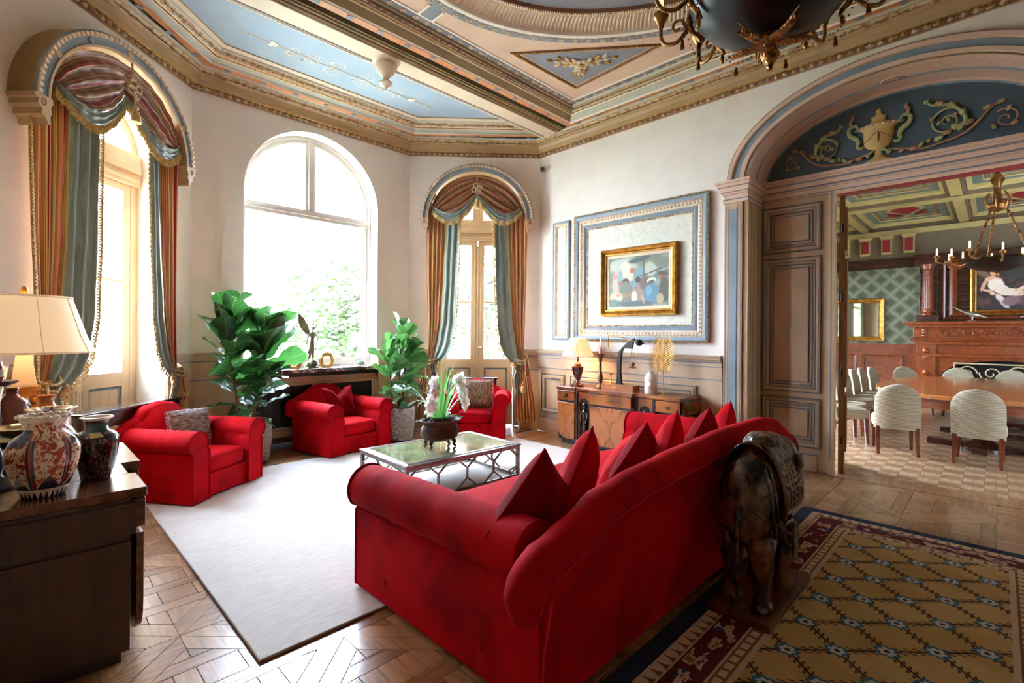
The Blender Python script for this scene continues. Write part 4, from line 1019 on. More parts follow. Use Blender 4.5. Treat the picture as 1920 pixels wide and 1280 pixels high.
for cx, loc, rz, nm in ((-.11, CAD, A1, 'left French window'), (.045, CBC, A3, 'French window near the corner')):
    pelmet(cx, loc, rz, 'arched blue and beige wooden pelmet above the ' + nm, 'swagged red and gold striped valance with fringe over the ' + nm)
    curtain(cx, -1, loc, rz, 'left striped curtain with grey-green border at the ' + nm, 'striped curtains')
    curtain(cx, 1, loc, rz, 'right striped curtain with grey-green border at the ' + nm, 'striped curtains')
mb = MB(); mb.cbox((0, 0, 0), (.05, .08, .06)); mb.ball((0, -.05, -.01), (.028, .04, .028), 0)
t = thing('security_camera', 'small black security camera high in the corner under the cornice', 'camera', (6.09, 5.36, 4.31), R_(-60)); mb.obj('camera_body', M['black'], t, bevel=.006)

# ------------------------------------------------------------------ the dining room beyond
DX0, DX1, DY0, DY1, DZ = W + .72, 14.8, -3.6, 3.6, 4.35
M['dwall'] = mat('dining_wallpaper', lambda g: (lambda x, y, z: (lambda m: g.mix(g.step(m, .40, .45), g.mix(g.step(m + (g.noise(16, 2) - .5) * .3, .30, .22), '#737963', '#545b47'), '#8e9379'))(g.max(g.abs(g.frac((x + z) * 2.7) - .5), g.abs(g.frac((x - z) * 2.7) - .5))))(*g.xyz), .55)
M['dceil'] = paint('dining_ceiling_taupe', '#75654c', .6, .06); M['dyel'] = paint('dining_ceiling_yellow', '#b5a468', .55, .05); M['dteal'] = paint('dining_ceiling_teal', '#667568', .55, .06); M['dred'] = paint('dining_ceiling_red', '#8a1420', .5, .08)
def ddwall(name, loc, rz, x0, x1, op=()): return arched_wall(name, x0, x1, 0, 5.0, list(op), .3, M['dwall'], loc, rz)
dw = ddwall('wall_dining_far', (DX1, 0, 0), R_(-90), -DY1, -DY0)
dl = ddwall('wall_dining_left', (0, DY1, 0), 0, DX0, DX1, [(8.3, .6, .15, 2.9, .5), (10.7, .5, .15, 2.9, .5), (13.1, .4, .15, 2.9, .4)])
ddwall('wall_dining_right', (0, DY0, 0), R_(180), -DX1, -DX0)
mb = MB()
for cx_ in (8.3, 10.7, 13.1):
    for q in (((cx_ - .75, DY1 + .1, .15), (cx_ - .68, DY1 + .16, 3.4)), ((cx_ + .68, DY1 + .1, .15), (cx_ + .75, DY1 + .16, 3.4)), ((cx_ - .03, DY1 + .1, .15), (cx_ + .03, DY1 + .16, 3.5)), ((cx_ - .7, DY1 + .1, 2.6), (cx_ + .7, DY1 + .16, 2.68))): mb.box(*q)
o = mb.obj('window_4', M['beige']); structure(o)
# dining ceiling: coffers
cr = anchor('ceiling_dining')
MB().box((DX0 - .1, DY0, DZ), (DX1, DY1, DZ + .1)).obj('ceiling_field', M['dceil'], cr)
xs = [DX0, 9.45, 12.1, DX1]; ys = [DY1 - .0, 2.35, .55, -1.35, -3.2]
bm = MB()
for x in xs[1:-1]: bm.box((x - .16, DY0, DZ - .2), (x + .16, DY1, DZ)); bm.box((x - .09, DY0, DZ - .24), (x + .09, DY1, DZ - .2), 1)
for y in ys[1:]: bm.box((DX0, y - .14, DZ - .16), (DX1, y + .14, DZ)); bm.box((DX0, y - .08, DZ - .2), (DX1, y + .08, DZ - .16), 1)
bm.obj('ceiling_beam', [M['dceil'], M['dyel']], cr)
for i in range(3):
    for j in range(4):
        x0, x1 = xs[i] + .17, xs[i + 1] - .17; y1, y0 = ys[j] - .15, ys[j + 1] + .15; c = MB(); R0 = [(x0, y0), (x1, y0), (x1, y1), (x0, y1)]
        c.sweep(R0, [(0, DZ - .14), (.06, DZ - .10), (.07, DZ - .06), (.2, DZ - .05), (.21, DZ - .03), (.3, DZ - .02), (.31, DZ - .012), (.5, DZ - .01)], [0, 1, 2, 1, 3, 1, 2])
        mx, my, hx, hy = (x0 + x1) / 2, (y0 + y1) / 2, (x1 - x0) / 2 - .5, (y1 - y0) / 2 - .42
        c.prism([(mx - hx, my), (mx, my - hy), (mx + hx, my), (mx, my + hy)], DZ - .03, DZ - .01, 0); c.prism([(mx - hx * .8, my), (mx, my - hy * .8), (mx + hx * .8, my), (mx, my + hy * .8)], DZ - .036, DZ - .03, 4)
        for a_, b_ in ((-1, -1), (1, -1), (1, 1), (-1, 1)):
            P = [(mx + a_ * hx, my + b_ * hy), (mx + a_ * hx * .35, my + b_ * hy), (mx + a_ * hx, my + b_ * hy * .35)]
            c.prism(P if area(P) > 0 else P[::-1], DZ - .03, DZ - .01, 4)
        c.obj('coffer', [M['dyel'], M['dyel'], M['dteal'], M['dceil'], M['dred']], cr)
for x, y in ((9.45, 2.35), (9.45, -1.35), (12.1, 2.35)):
    MB().lathe([(0, -.5), (.03, -.48), (.06, -.43), (.035, -.4), (.05, -.36), (.14, -.3), (.17, -.25), (.17, -.22), (.2, -.2)], 18, 0, T(x, y, DZ)).obj('pendant_boss', M['dyel'], cr, smooth=True)
# red band over the doorway opening inside the dining room
MB().box((DX0 - .02, -1.0, 3.28), (DX0 + .15, 2.4, 3.42)).obj('door_head', M['dred'], cr)
# frieze with little painted brackets and picture rail on the far wall
fz = anchor('trim_8', (DX1, 0, 0), R_(-90)); mb = MB()
mb.box((-DY1, -.03, 3.35), (-DY0, 0, DZ), 0); mb.box((-DY1, -.10, 3.22), (-DY0, 0, 3.42), 1); mb.box((-DY1, -.14, 3.38), (-DY0, 0, 3.45), 1); mb.box((-DY1, -.12, 4.0), (-DY0, 0, 4.12), 2)
mb.box((-DY1, -.05, .0), (-DY0, 0, 1.38), 3); mb.box((-DY1, -.09, 1.33), (-DY0, 0, 1.42), 3); mb.box((-DY1, -.07, 1.25), (-DY0, 0, 1.33), 3); mb.box((-DY1, -.07, 0), (-DY0, 0, .25), 3)
mb.obj('frieze', [M['dceil'], M['mahog'], M['dyel'], M['dinewood']], fz)
for x in (-2.35, -1.95, -1.5):
    f = MB(); f.frame(x - .0, .35, x + .38 - .0, 1.15, .04, .05, .06, 0, -.05)
mb = MB()
for a, b in ((-3.4, -2.5), (-2.4, -1.6), (1.4, 2.4)): mb.frame(a, .4, b, 1.15, .05, .03, .035, 0, -.05)
mb.obj('panel_moulding', M['dinewood'], fz)
for k in range(4):
    x = -2.75 + k * .42
    q = MB(); q.box((x - .1, -.2, 3.55), (x + .1, -.03, 3.95)); q.box((x - .13, -.23, 3.93), (x + .13, -.03, 4.0)); q.obj('corbel', M['dyel'], fz, bevel=.01)
    q = MB(); q.box((x - .075, -.212, 3.6), (x + .075, -.2, 3.9)); q.obj('red_inlay', M['dred'], fz)
# left dining wall panelling
mb = MB(); mb.box((DX0, DY1 - .04, 0), (7.4, DY1, 1.38)); mb.box((9.2, DY1 - .04, 0), (9.8, DY1, 1.38)); mb.box((11.6, DY1 - .04, 0), (12.2, DY1, 1.38)); mb.box((DX0, DY1 - .1, 3.5), (DX1, DY1, 4.2), 1)
structure(mb.obj('trim_9', [M['dinewood'], M['dceil']]))
# chimneypiece with overmantel
CH = thing('fireplace', 'carved honey mahogany fireplace with tall columned overmantel in dining room', 'fireplace', (DX1, -.08, 0), R_(-90))
def part(fn, name, m_, root, **k): mb = MB(); fn(mb); return mb.obj(name, m_, root, **k)
HW = 1.62
def f(mb):
    mb.box((-1.4, -.5, 0), (-1.06, -.03, 1.5)); mb.box((1.06, -.5, 0), (1.4, -.03, 1.5)); mb.box((-1.1, -.42, 1.14), (1.1, -.03, 1.5))
    P = [(-1.1, 1.0)] + arc(0, .62, .98, .36, pi, 0, 24) + [(1.1, 1.0)]
    mb.prism([(1.1, 1.16), (-1.1, 1.16)] + [(p[0], p[1]) for p in [(-1.1, .7)] + arc(0, .7, .98, .4, pi, 0, 24) + [(1.1, .7)]], -.46, -.40, 0, Matrix(((1, 0, 0, 0), (0, 0, 1, 0), (0, 1, 0, 0), (0, 0, 0, 1))))
part(f, 'surround', M['dinewood'], CH, bevel=.006)
part(lambda mb: (mb.box((-1.5, -.56, 1.5), (1.5, -.03, 1.56)), mb.box((-1.44, -.52, 1.42), (1.44, -.03, 1.5)), mb.box((-1.44, -.54, 1.16), (1.44, -.03, 1.22)), mb.box((-1.62, -.66, 1.86), (1.62, -.03, 1.93)), mb.box((-1.54, -.6, 1.8), (1.54, -.03, 1.86)), mb.box((-1.45, -.54, 1.56), (1.45, -.03, 1.8))), 'mantel_shelf', M['dinewood'], CH, bevel=.01)
part(lambda mb: [mb.cbox((-1.42 + k * .06, -.57, 1.53), (.03, .03, .035)) for k in range(48)] and [mb.cbox((-1.42 + k * .06, -.56, 1.785), (.03, .03, .03)) for k in range(48)], 'dentil_band', M['dinewood'], CH)
def f(mb):
    for sg in (-1, 1):
        for (cx, r, a) in ((.25, .085, 0), (.55, .1, 2), (.86, .08, 1), (.08, .06, 1)):
            mb.tube([(sg * x, -.555, z) for x, z in spiral(cx, 1.68, r, a, 1.4, 20, 1, .15)], .013, 6); mb.ball((sg * cx, -.57, 1.68), .03, 0, 7, 4)
        mb.tube([(sg * x, -.555, 1.68 + .06 * sin(x * 9)) for x in [.05 + .1 * k for k in range(11)]], .012, 6)
        for k in range(18): mb.ball((sg * (.1 + k * .055), -.56, 1.68 + .075 * sin(k * 2.1)), (.025, .014, .018), 0, 5, 3)
        for z in (1.62, 1.68, 1.74): mb.ball((sg * 1.25, -.555, z), (.05, .02, .04), 0, 6, 4)
        for z in (.55, .8, 1.15, 1.28): mb.ball((sg * 1.23, -.51, z), (.06, .03, .07), 0, 6, 4)
stuff(part(f, 'carved_frieze', M['dinewood'], CH, smooth=True))
def f(mb):
    for sg in (-1, 1):
        mb.box((sg * 1.22 - .2, -.42, 1.93), (sg * 1.22 + .2, -.03, 2.08)); mb.box((sg * 1.22 - .16, -.12, 2.08), (sg * 1.22 + .16, -.03, 3.3)); mb.box((sg * 1.22 - .24, -.44, 3.22), (sg * 1.22 + .24, -.03, 3.45))
    mb.box((-1.06, -.1, 1.93), (1.06, -.03, 3.3)); mb.box((-1.3, -.36, 3.3), (1.3, -.03, 3.45))
part(f, 'overmantel', M['mahog'], CH, bevel=.01)
for sg in (-1, 1):
    mb = MB(); MM = T(sg * 1.22, -.28, 0)
    mb.lathe([(.13, 2.08), (.13, 2.13), (.105, 2.15), (.115, 2.2), (.1, 2.22)], 24, 0, MM, cap=False); mb.lathe([(.1, 2.22), (.088, 3.08)], 48, 0, MM, lobes=12, la=.05, cap=False); mb.lathe([(.09, 3.08), (.11, 3.1), (.1, 3.13), (.14, 3.2), (.14, 3.23)], 24, 0, MM, cap=False)
    mb.obj('column', M['dinewood'], CH, smooth=True)
def f(mb): mb.frame(-.86, 2.06, .86, 3.26, .12, .09, .05, 0, -.1); mb.frame(-.98, 1.98, .98, 3.32, .05, .04, .05, 0, -.1)
part(f, 'inner_moulding', M['dinewood'], CH, bevel=.005)
part(lambda mb: mb.box((-1.06, -.3, 0), (1.06, -.02, 1.14)), 'firebox', mat('soot', '#0b0908', .9), CH)
def f(mb):
    mb.tube([(-.75, -.62, .05), (-.75, -.62, 1.03), (.75, -.62, 1.03), (.75, -.62, .05)], .02, 6); mb.tube([(-.75, -.62, .5), (.75, -.62, .5)], .012, 6)
    for cx, r, a in ((-.55, .16, 0), (-.18, .18, 3), (.2, .18, 0), (.56, .16, 3)): mb.tube([(x, -.62, z) for x, z in spiral(cx, .83, r, a, 1.6, 26, 1, .15)], .014, 6)
    mb.tube([(-.75, -.62, .05), (.75, -.62, .05)], .02, 6)
FS = thing('fire_screen', 'pale scrolled wrought iron fire screen in front of dining room fireplace', 'fire screen', (DX1, -.08, 0), R_(-90)); part(f, 'scroll_frame', mat('pale_iron', '#c9b993', .5, .3), FS, smooth=True)
# overmantel painting (loose reclining figure in white)
def blobs(g, bg, L, warp=.03, sc=6):
    u, v = g.uv; n1 = g.noise(sc, 3) - .5; n2 = g.noise(sc * 1.3, 3, g.mul(g.co, (1.7, 1.3, 2.1))) - .5
    u = u + n1 * warp; v = v + n2 * warp; c = bg(g) if callable(bg) else bg
    for (cx, cy, rx, ry, an, col, so) in L:
        ca_, sa = cos(an), sin(an); du, dv = u - cx, v - cy
        a = (du * ca_ + dv * sa) / rx; b = (dv * ca_ - du * sa) / ry
        c = g.mix(g.step(a * a + b * b, 1 + so, 1 - so), c, col)
    return c
M['pic2'] = mat('portrait_paint', lambda g: blobs(g, lambda g: g.mix(g.step(g.noise(5, 4), .4, .65), '#1b1413', '#4a342f'), [
    (.75, .78, .25, .12, -.1, '#2c2a22', .3), (.2, .85, .2, .12, 0, '#7c5a4a', .4), (.85, .3, .25, .16, .5, '#5b3b44', .4), (.28, .84, .085, .075, 0, '#2d1a14', .15), (.29, .82, .055, .065, .2, '#d9a98c', .2),
    (.3, .74, .035, .05, 0, '#d3a184', .2), (.3, .66, .15, .07, -.15, '#dcae92', .2), (.13, .55, .035, .13, -.35, '#d3a184', .2), (.42, .62, .03, .09, .5, '#d3a184', .2), (.34, .55, .14, .13, -.2, '#e9dccb', .25), (.45, .44, .17, .1, -.6, '#e3d2c0', .25),
    (.62, .38, .2, .08, -.15, '#dccab8', .3), (.8, .47, .2, .035, .5, '#e0b79c', .25), (.85, .4, .16, .03, .45, '#cf9f86', .25), (.2, .43, .1, .03, -.3, '#d9a98c', .2), (.28, .37, .05, .04, -.6, '#e3b598', .2), (.45, .2, .06, .18, .6, '#d9cbbd', .4), (.3, .15, .12, .1, 0, '#2a1a20', .4), (.6, .2, .16, .1, .3, '#7d5a62', .5), (.2, .2, .05, .08, 0, '#5a2f2c', .4)]), .5)
def picture(name, lab, loc, rz, w_, h_, fwid, mpic, mfr, dep=.05, mat2=None):
    t = thing(name, lab, 'painting', loc, rz); mb = MB()
    mb.frame(-w_ / 2, -h_ / 2, w_ / 2, h_ / 2, fwid * .6, dep, dep * .8, 0); mb.frame(-w_ / 2 + fwid * .6, -h_ / 2 + fwid * .6, w_ / 2 - fwid * .6, h_ / 2 - fwid * .6, fwid * .4, dep * .5, dep * .7, 0)
    e = fwid; mb.obj('frame', mfr, t)
    if mat2: mb = MB(); mb.frame(-w_ / 2 + e, -h_ / 2 + e, w_ / 2 - e, h_ / 2 - e, .045, dep * .35, dep * .3, 0); mb.obj('slip', mat2, t); e += .045
    mb = MB(); mb.grid(lambda u, v: (lerp(-w_ / 2 + e - .004, w_ / 2 - e + .004, u), -.012, lerp(-h_ / 2 + e - .004, h_ / 2 - e + .004, v)), 1, 1, 0, True); mb.obj('canvas', mpic, t); return t
picture('portrait_painting', 'gold-framed painting of a reclining woman in white above the fireplace', (DX1 - .12, -.10, 2.66), R_(-90), 1.08, 1.18, .1, M['pic2'], M['gold'], .08)
# pheasants on the mantel
M['silver'] = mat('tarnished_silver', lambda g: g.mix(g.step(g.noise(14, 3), .4, .7), '#c9c4b6', '#6f6a5e'), .3, .8)
for sg, lb in ((1, 'silver pheasant figure on the left end of the mantel, tail up'), (-1, 'silver pheasant figure on the right end of the mantel, tail up')):
    t = thing('pheasant_figurine', lb, 'figurine', (DX1 - .3, -.08 + sg * .5, 1.93), R_(-90), 'silver pheasants on the mantelpiece')
    part(lambda mb: (mb.loft([[(sg * (x), cos(q) * r * .8, z + sin(q) * r) for q in [k * pi / 4 for k in range(8)]] for x, z, r in ((-.32, .34, .006), (-.2, .26, .016), (-.1, .2, .035), (-.02, .16, .06), (.06, .14, .06), (.12, .13, .045), (.17, .11, .026), (.2, .09, .026), (.235, .085, .022), (.265, .08, .004))]),), 'body', M['silver'], t, smooth=True)
    part(lambda mb: (mb.tube([(sg * .03, 0, .12), (sg * .02, 0, .03)], .012, 6), mb.lathe([(.08, 0), (.075, .02), (.04, .035), (.0, .04)], 14, 0, T(sg * .02, 0, 0))), 'base', M['silver'], t, smooth=True)
# mirror on far wall
t = thing('wall_mirror', 'gilt-framed mirror hanging on the green patterned dining room wall', 'mirror', (DX1 - .02, 2.62, 2.0), R_(-90))
part(lambda mb: (mb.frame(-.66, -.52, .66, .52, .07, .06, .05), mb.frame(-.59, -.45, .59, .45, .04, .04, .03)), 'frame', M['gold'], t, bevel=.004)
part(lambda mb: mb.box((-.56, -.02, -.42), (.56, -.012, .42)), 'mirror_glass', mat('silvered_glass', '#c9c0b0', .04, 1.0), t)
# dining table
t = thing('dining_table', 'very large oval polished wooden dining table', 'table', (10.95, .08, 0), R_(-3)); 
def sup(a, b, n=64, e=2.6): return [(abs(cos(q)) ** (2 / e) * a * (1 if cos(q) > 0 else -1), abs(sin(q)) ** (2 / e) * b * (1 if sin(q) > 0 else -1)) for q in [2 * pi * k / n for k in range(n)]]
part(lambda mb: mb.prism(sup(2.2, 1.38), .74, .8, inset=.012), 'tabletop', M['tabletop'], t)
part(lambda mb: mb.prism(sup(2.1, 1.28), .6, .74), 'apron', M['dinewood'], t)
for x in (-1.3, 0, 1.3): part(lambda mb: (mb.lathe([(.3, 0), (.3, .05), (.12, .12), (.09, .25), (.16, .4), (.14, .55), (.25, .6)], 18, 0, T(x, 0, 0)), mb.cbox((x, 0, .05), (1.0, .16, .08)), mb.cbox((x, 0, .05), (.16, 1.2, .08))), 'pedestal', M['mahog'], t, smooth=True)
# upholstered dining chairs
M['weave'] = mat('woven_upholstery', lambda g: (lambda x, y, z: g.mix(g.step(g.sin(z * 330) + g.sin((x + y) * 190 + g.sin(z * 165) * 2) * .6 + g.noise(40, 2), .1, 1.1), '#857b68', '#b9ad92'))(*g.xyz), .85, bump=lambda g: g.sin(g.xyz[2] * 230), bs=.3, bd=.003)
M['legw'] = wood('chair_leg_wood', '#7a4024', '#532612', (8, 8, 1.5), .35)
def dining_chair(lab, loc, rz):
    t = thing('dining_chair', lab, 'chair', loc, rz, 'upholstered dining chairs around the oval table')   # faces +y
    mb = MB(); mb.loft([[(x * s_, y * s_ + .02, z) for x, y in sup(.26, .26, 20, 4)] for s_, z in ((.97, .36), (1, .38), (1, .46), (.96, .49), (.85, .5))]); mb.obj('seat', M['weave'], t, smooth=True)
    def ringb(z, y): 
        w_ = .255 if z < .72 else .255 * sqrt(max(.02, 1 - ((z - .72) / .235) ** 2)); return [(w_ * cos(q) , y + .045 * sin(q) + .10 * (w_ * cos(q) / .26) ** 2 * .6, z) for q in [2 * pi * k / 20 for k in range(20)]]
    mb = MB(); mb.loft([ringb(z, -.24 - (z - .35) * .12) for z in (.34, .4, .5, .6, .72, .78, .83, .87, .9, .925, .945, .953)]); mb.obj('backrest', M['weave'], t, smooth=True)
    for sx, sy in ((-1, -1), (1, -1), (-1, 1), (1, 1)):
        mb = MB(); P = [(sx * .21, sy * .21 - (0 if sy > 0 else .0), .37), (sx * .21, sy * .215, .2), (sx * .215, sy * (.29 if sy < 0 else .225), 0)]
        mb.loft([[(p[0] + a * w_, p[1] + b * w_, p[2]) for a, b in ((-1, -1), (1, -1), (1, 1), (-1, 1))] for p, w_ in zip(P, (.026, .022, .017))]); mb.obj('leg', M['legw'], t)
    return t
ch0 = dining_chair('upholstered dining chair with its back to the doorway, left of the two nearest', (8.62, 1.02, 0), R_(-76))
for x, y, a, lb in ((8.62, .17, -92, 'upholstered dining chair with its back to the doorway, right of the two nearest'), (9.0, 1.68, -150, 'upholstered dining chair side-on just behind the opened door'),
                    (9.7, 1.78, -174, 'second upholstered chair along the far left side of dining table'), (10.32, 1.78, 180, 'third upholstered chair along the far left side of dining table'), (10.88, 1.75, 180, 'fourth upholstered chair along the far left side of dining table'),
                    (11.44, 1.72, 178, 'fifth upholstered chair along the far left side of dining table'), (12.0, 1.68, 176, 'sixth upholstered chair along the far left side of dining table'), (12.56, 1.6, 170, 'seventh upholstered chair along the far left side of dining table'), (13.1, 1.25, 130, 'upholstered chair at far left corner of dining table'), (13.42, .58, 92, 'rounded pale dining chair back in front of the fire screen, nearest its middle'), (13.44, -.2, 90, 'rounded pale dining chair back at the right end of the fire screen'),
                    (9.0, -1.1, -60, 'upholstered dining chair in shadow at the right edge of view')):
    dup(ch0, (x, y, 0), R_(a), lb)
# dining chandelier
def candle_arm(mb, a, r0, r1, z, m=0, mc=1, cz=.1, curl=True):
    c, s_ = cos(a), sin(a); pts = []
    for rr, zz in ((r0, z), (r0 + .06, z - .05), (lerp(r0, r1, .6), z - .06), (r1, z - .02), (r1, z + .04)): pts.append((rr * c, rr * s_, zz))
    mb.tube(pts, [.016, .013, .012, .012, .014], 6, m)
    mb.lathe([(.006, .03), (.02, .04), (.04, .06), (.042, .07), (.02, .072), (.02, .09)], 10, m, T(r1 * c, r1 * s_, z))
    mb.lathe([(.013, .09), (.012, .09 + cz), (.004, .1 + cz)], 8, mc, T(r1 * c, r1 * s_, z))
M['candle'] = mat('candle_wax', '#efe6cf', .5, emit='#ffd9a0', es=.35)
M['bronze'] = mat('aged_gilt_bronze', lambda g: g.mix(g.step(g.noise(20, 3), .4, .7), '#9a6a35', '#4a2a18'), .35, .8)
t = thing('chandelier', 'dark bronze dish chandelier with candle arms hanging over dining table', 'chandelier', (10.6, .02, 2.72)); 
part(lambda mb: mb.lathe([(0, -.12), (.1, -.11), (.25, -.07), (.38, 0), (.42, .05), (.44, .06), (.42, .08), (.0, .06)], 32), 'dish', M['black'], t, smooth=True)
for k in range(12): part(lambda mb: candle_arm(mb, k * pi / 6 + .1, .4, .62 + .08 * (k % 2), .05 + .06 * (k % 2)), 'candle_arm', [M['bronze'], M['candle']], t, smooth=True)
part(lambda mb: (mb.ball((0, 0, -.15), (.04, .04, .05), 0, 10, 6), [mb.tube([(.38 * cos(a), .38 * sin(a), .06), (.1 * cos(a), .1 * sin(a), .85)], .014, 6) for a in (.3, 2.4, 4.5)], [mb.ball((lerp(.38, .1, q / 12) * cos(a), lerp(.38, .1, q / 12) * sin(a), .06 + .79 * q / 12), .024, 0, 6, 4) for a in (.3, 2.4, 4.5) for q in range(13)], mb.lathe([(.0, .8), (.12, .84), (.14, .9), (.05, .96), (.04, 1.2), (.09, 1.3), (.03, 1.4), (.02, DZ - 2.72)], 14, 0), [mb.tube([(.12 * cos(a), .12 * sin(a), .86), (.17 * cos(a), .17 * sin(a), 1.0), (.1 * cos(a), .1 * sin(a), 1.1)], .012, 5) for a in range(6)]), 'chain_frame', M['bronze'], t, smooth=True)
# ------------------------------------------------------------------ upholstery
def velvet(name, c, c2, rough=.85):
    return mat(name, lambda g: g.mix(g.step(g.noise(2.6, 4, None, .6, .6), .38, .72), c, c2), rough, bump=lambda g: g.noise(1, 2, g.mul(g.co, (260, 260, 18))), bs=.12, bd=.002, sheen=.16, sheen_t='#ff3040', spec=.1)
M['red'] = velvet('red_velvet', '#bb0210', '#88010c'); M['dark_and_shaded_red'] = velvet('dark_and_shaded_red_velvet', '#86020f', '#5a010a'); M['pipe2'] = velvet('pale_red_piping', '#d8303c', '#c41c2c'); M['pipe'] = velvet('red_piping', '#a80418', '#8a0214')  # darker copy paints shade into sofa cushions; the crumpled cushion is truly dark red
def sup2(a, b, n=24, e=5.0): return [(abs(cos(q)) ** (2 / e) * a * (1 if cos(q) > 0 else -1), abs(sin(q)) ** (2 / e) * b * (1 if sin(q) > 0 else -1)) for q in [2 * pi * (k + .5) / n for k in range(n)]]
def cushion_mb(x0, x1, y0, y1, z0, z1, puff=.03):
    mb = MB(); cx, cy, a, b = (x0 + x1) / 2, (y0 + y1) / 2, (x1 - x0) / 2, (y1 - y0) / 2
    P = sup2(1, 1, 40, 9); L = [(.95, z0), (.995, z0 + .02), (1, (z0 + z1) / 2), (.995, z1 - .03), (.97, z1 - .006), (.9, z1 + puff * .3), (.7, z1 + puff * .75), (.4, z1 + puff), (.1, z1 + puff * 1.05)]
    mb.loft([[(cx + x * (a - (1 - s_) * min(a, b)), cy + y * (b - (1 - s_) * min(a, b)), z) for x, y in P] for s_, z in L]); return mb
def sofa(name, lab, cat, loc, rz, Wd, Dp, ah, at, ar, sh, H, group=None, slope=0., lean=.06, button=True, ends=None):
    """origin: back-left base corner; +y to the front, +x to the viewer's right when seen from behind"""
    t = thing(name, lab, cat, loc, rz, group); rv = random.Random(int(Wd * 100)); zc = ah - ar; cxr = ar * .6; ends = ends or (-.02, Wd + .02)
    mb = MB(); mb.box((at * .8, .06, .03), (Wd - at * .8, Dp - .03, sh - .17)); mb.obj('base', M['red'], t, bevel=.012)
    mb = MB(); mb.cbox((Wd / 2, Dp / 2, .02), (Wd - .12, Dp - .12, .04)); mb.obj('plinth', M['black'], t)
    for side in (0, 1):
        a_ = .001 if side == 0 else Wd - .2; MB().box((a_, .001, .03), (a_ + .199, .25, zc - ar * .7)).obj('back_corner', M['red'], t)
        sec = [(0, .03), (0, .16), (0, zc - ar * .9), (.012, zc - ar * .75)] + [(cxr + ar * cos(q), zc + ar * sin(q)) for q in [R_(a) for a in range(215, -31, -15)]] + [(at, zc - ar * .8), (at, .03)]
        rings = []; N_ = 34
        for j in range(N_ + 1):
            y = lerp(.10, Dp, j / N_); up = slope * (1 - (j / N_)) ; wr = 1 + .018 * sin(y * 41 + 2 * sin(y * 13)) + .012 * sin(y * 90); e = 1 - .05 * max(0, (j / N_ - .96) / .04)
            ring = []
            for k, (x, z) in enumerate(sec):
                if 3 < k < len(sec) - 2: x = cxr + (x - cxr) * wr * e; z = zc + (z - zc) * wr * e + up
                elif z > .3: z += up * .8
                xx = x if side == 0 else Wd - x; ring.append((xx, y, z))
            rings.append(ring if side == 0 else ring[::-1])
        mb = MB().loft(rings); o = mb.obj('arm', M['red'], t, smooth=True, ang=50)
        pp = MB(); pp.tube([((x if side == 0 else Wd - x), Dp + .002, z) for x, z in sec], .007, 6); pp.tube([((x if side == 0 else Wd - x) , Dp - .0, z) for x, z in ((.012, .03), (.014, zc - ar))], .005, 5); pp.obj('piping', M['pipe'], o, smooth=True)
        if button:
            b = MB()
            for y in (.35, Dp - .35): b.ball(((0 if side == 0 else Wd), y, .16), (.008, .016, .016), 0, 8, 5)
            b.obj('button', M['pipe'], o, smooth=True)
    NX = 56; rb = ar * .62 if Wd > 2 else ar * .7; path = []; x0_, x1_ = ends
    top = lambda x: H(x) - rb
    for i in range(NX + 1): x = lerp(x0_ + rb * .6, x1_ - rb * .6, i / NX); path.append((x, -lean + rb * .55, top(x)))
    zl0, zl1 = top(path[0][0]), top(path[-1][0])
    hook = lambda xe, sg, zz: [(xe + sg * rb * .35, -lean + rb * .5, zz - .02), (xe + sg * rb * .55, -lean + rb * .45, zz - .06), (xe + sg * rb * .5, -lean + rb * .4, zz - .12), (xe + sg * rb * .15, -lean + rb * .4, zz - .16)]
    full = hook(path[0][0], -1, zl0)[::-1] + path + hook(path[-1][0], 1, zl1)
    mb = MB(); R = [rb * .35, rb * .8, rb, rb] + [rb * (1 + .015 * sin(i * 1.7) + .012 * sin(i * 3.1)) for i in range(NX + 1)] + [rb, rb, rb * .8, rb * .35]
    mb.tube(full, R, 20)
    rings = []
    for i in range(NX + 1):
        x = lerp(max(x0_, 0.015), min(x1_, Wd - .015), i / NX); h = H(x); zr = h - rb; zl = .03
        rings.append([(x, 0.0, zl), (x, -lean * .4, .3), (x, -lean, zr - .02), (x, -lean + rb * .4, zr + rb * .7), (x, -lean + rb * 1.5, zr + rb * .5), (x, .14, max(.45, zr - .12)), (x, .23, sh * .9), (x, .24, .03)])
    mb.loft(rings)
    o = mb.obj('backrest', M['red'], t, smooth=True, ang=60)
    pp = MB(); pp.tube([(p[0], p[1] - r_ * .92, p[2] - r_ * .42) for p, r_ in list(zip(full, R))[2:-2]], .005, 5); pp.tube([(.004, -.002, .03), (.0, -lean * .4, .3), (-.0, -lean, zc - ar * .6)], .005, 5); pp.obj('piping', M['pipe2'], o, smooth=True)
    cushion_mb(at + .01, Wd - at - .01, .2, Dp - .02, sh - .16, sh - .015).obj('seat_cushion', M['red'], t, smooth=True, ang=0)
    pp = MB(); P = [(Wd / 2 + x * (Wd / 2 - at - .008), .2 + (Dp - .22) / 2 + y * (Dp - .22) / 2, sh - .035) for x, y in sup2(1, 1, 60, 9)]; pp.tube(P, .006, 5, closed=True); pp.obj('piping', M['pipe'], t, smooth=True)
    return t
HS = [(-.2, .66), (-.1, .72), (.02, .77), (.2, .815), (.42, .895), (.75, .93), (1.2, .957), (1.85, .98), (2.48, .972), (2.75, .94), (2.92, .87), (3.05, .79), (3.2, .76), (3.4, .72)]
def hk(K):
    def f(x):
        for (a, b), (c, d) in zip(K, K[1:]):
            if x <= c: q = max(0, (x - a) / (c - a)); return lerp(b, d, q * q * (3 - 2 * q))
        return K[-1][1]
    return f
SX, SY, SA = 1.5, 1.32, 0
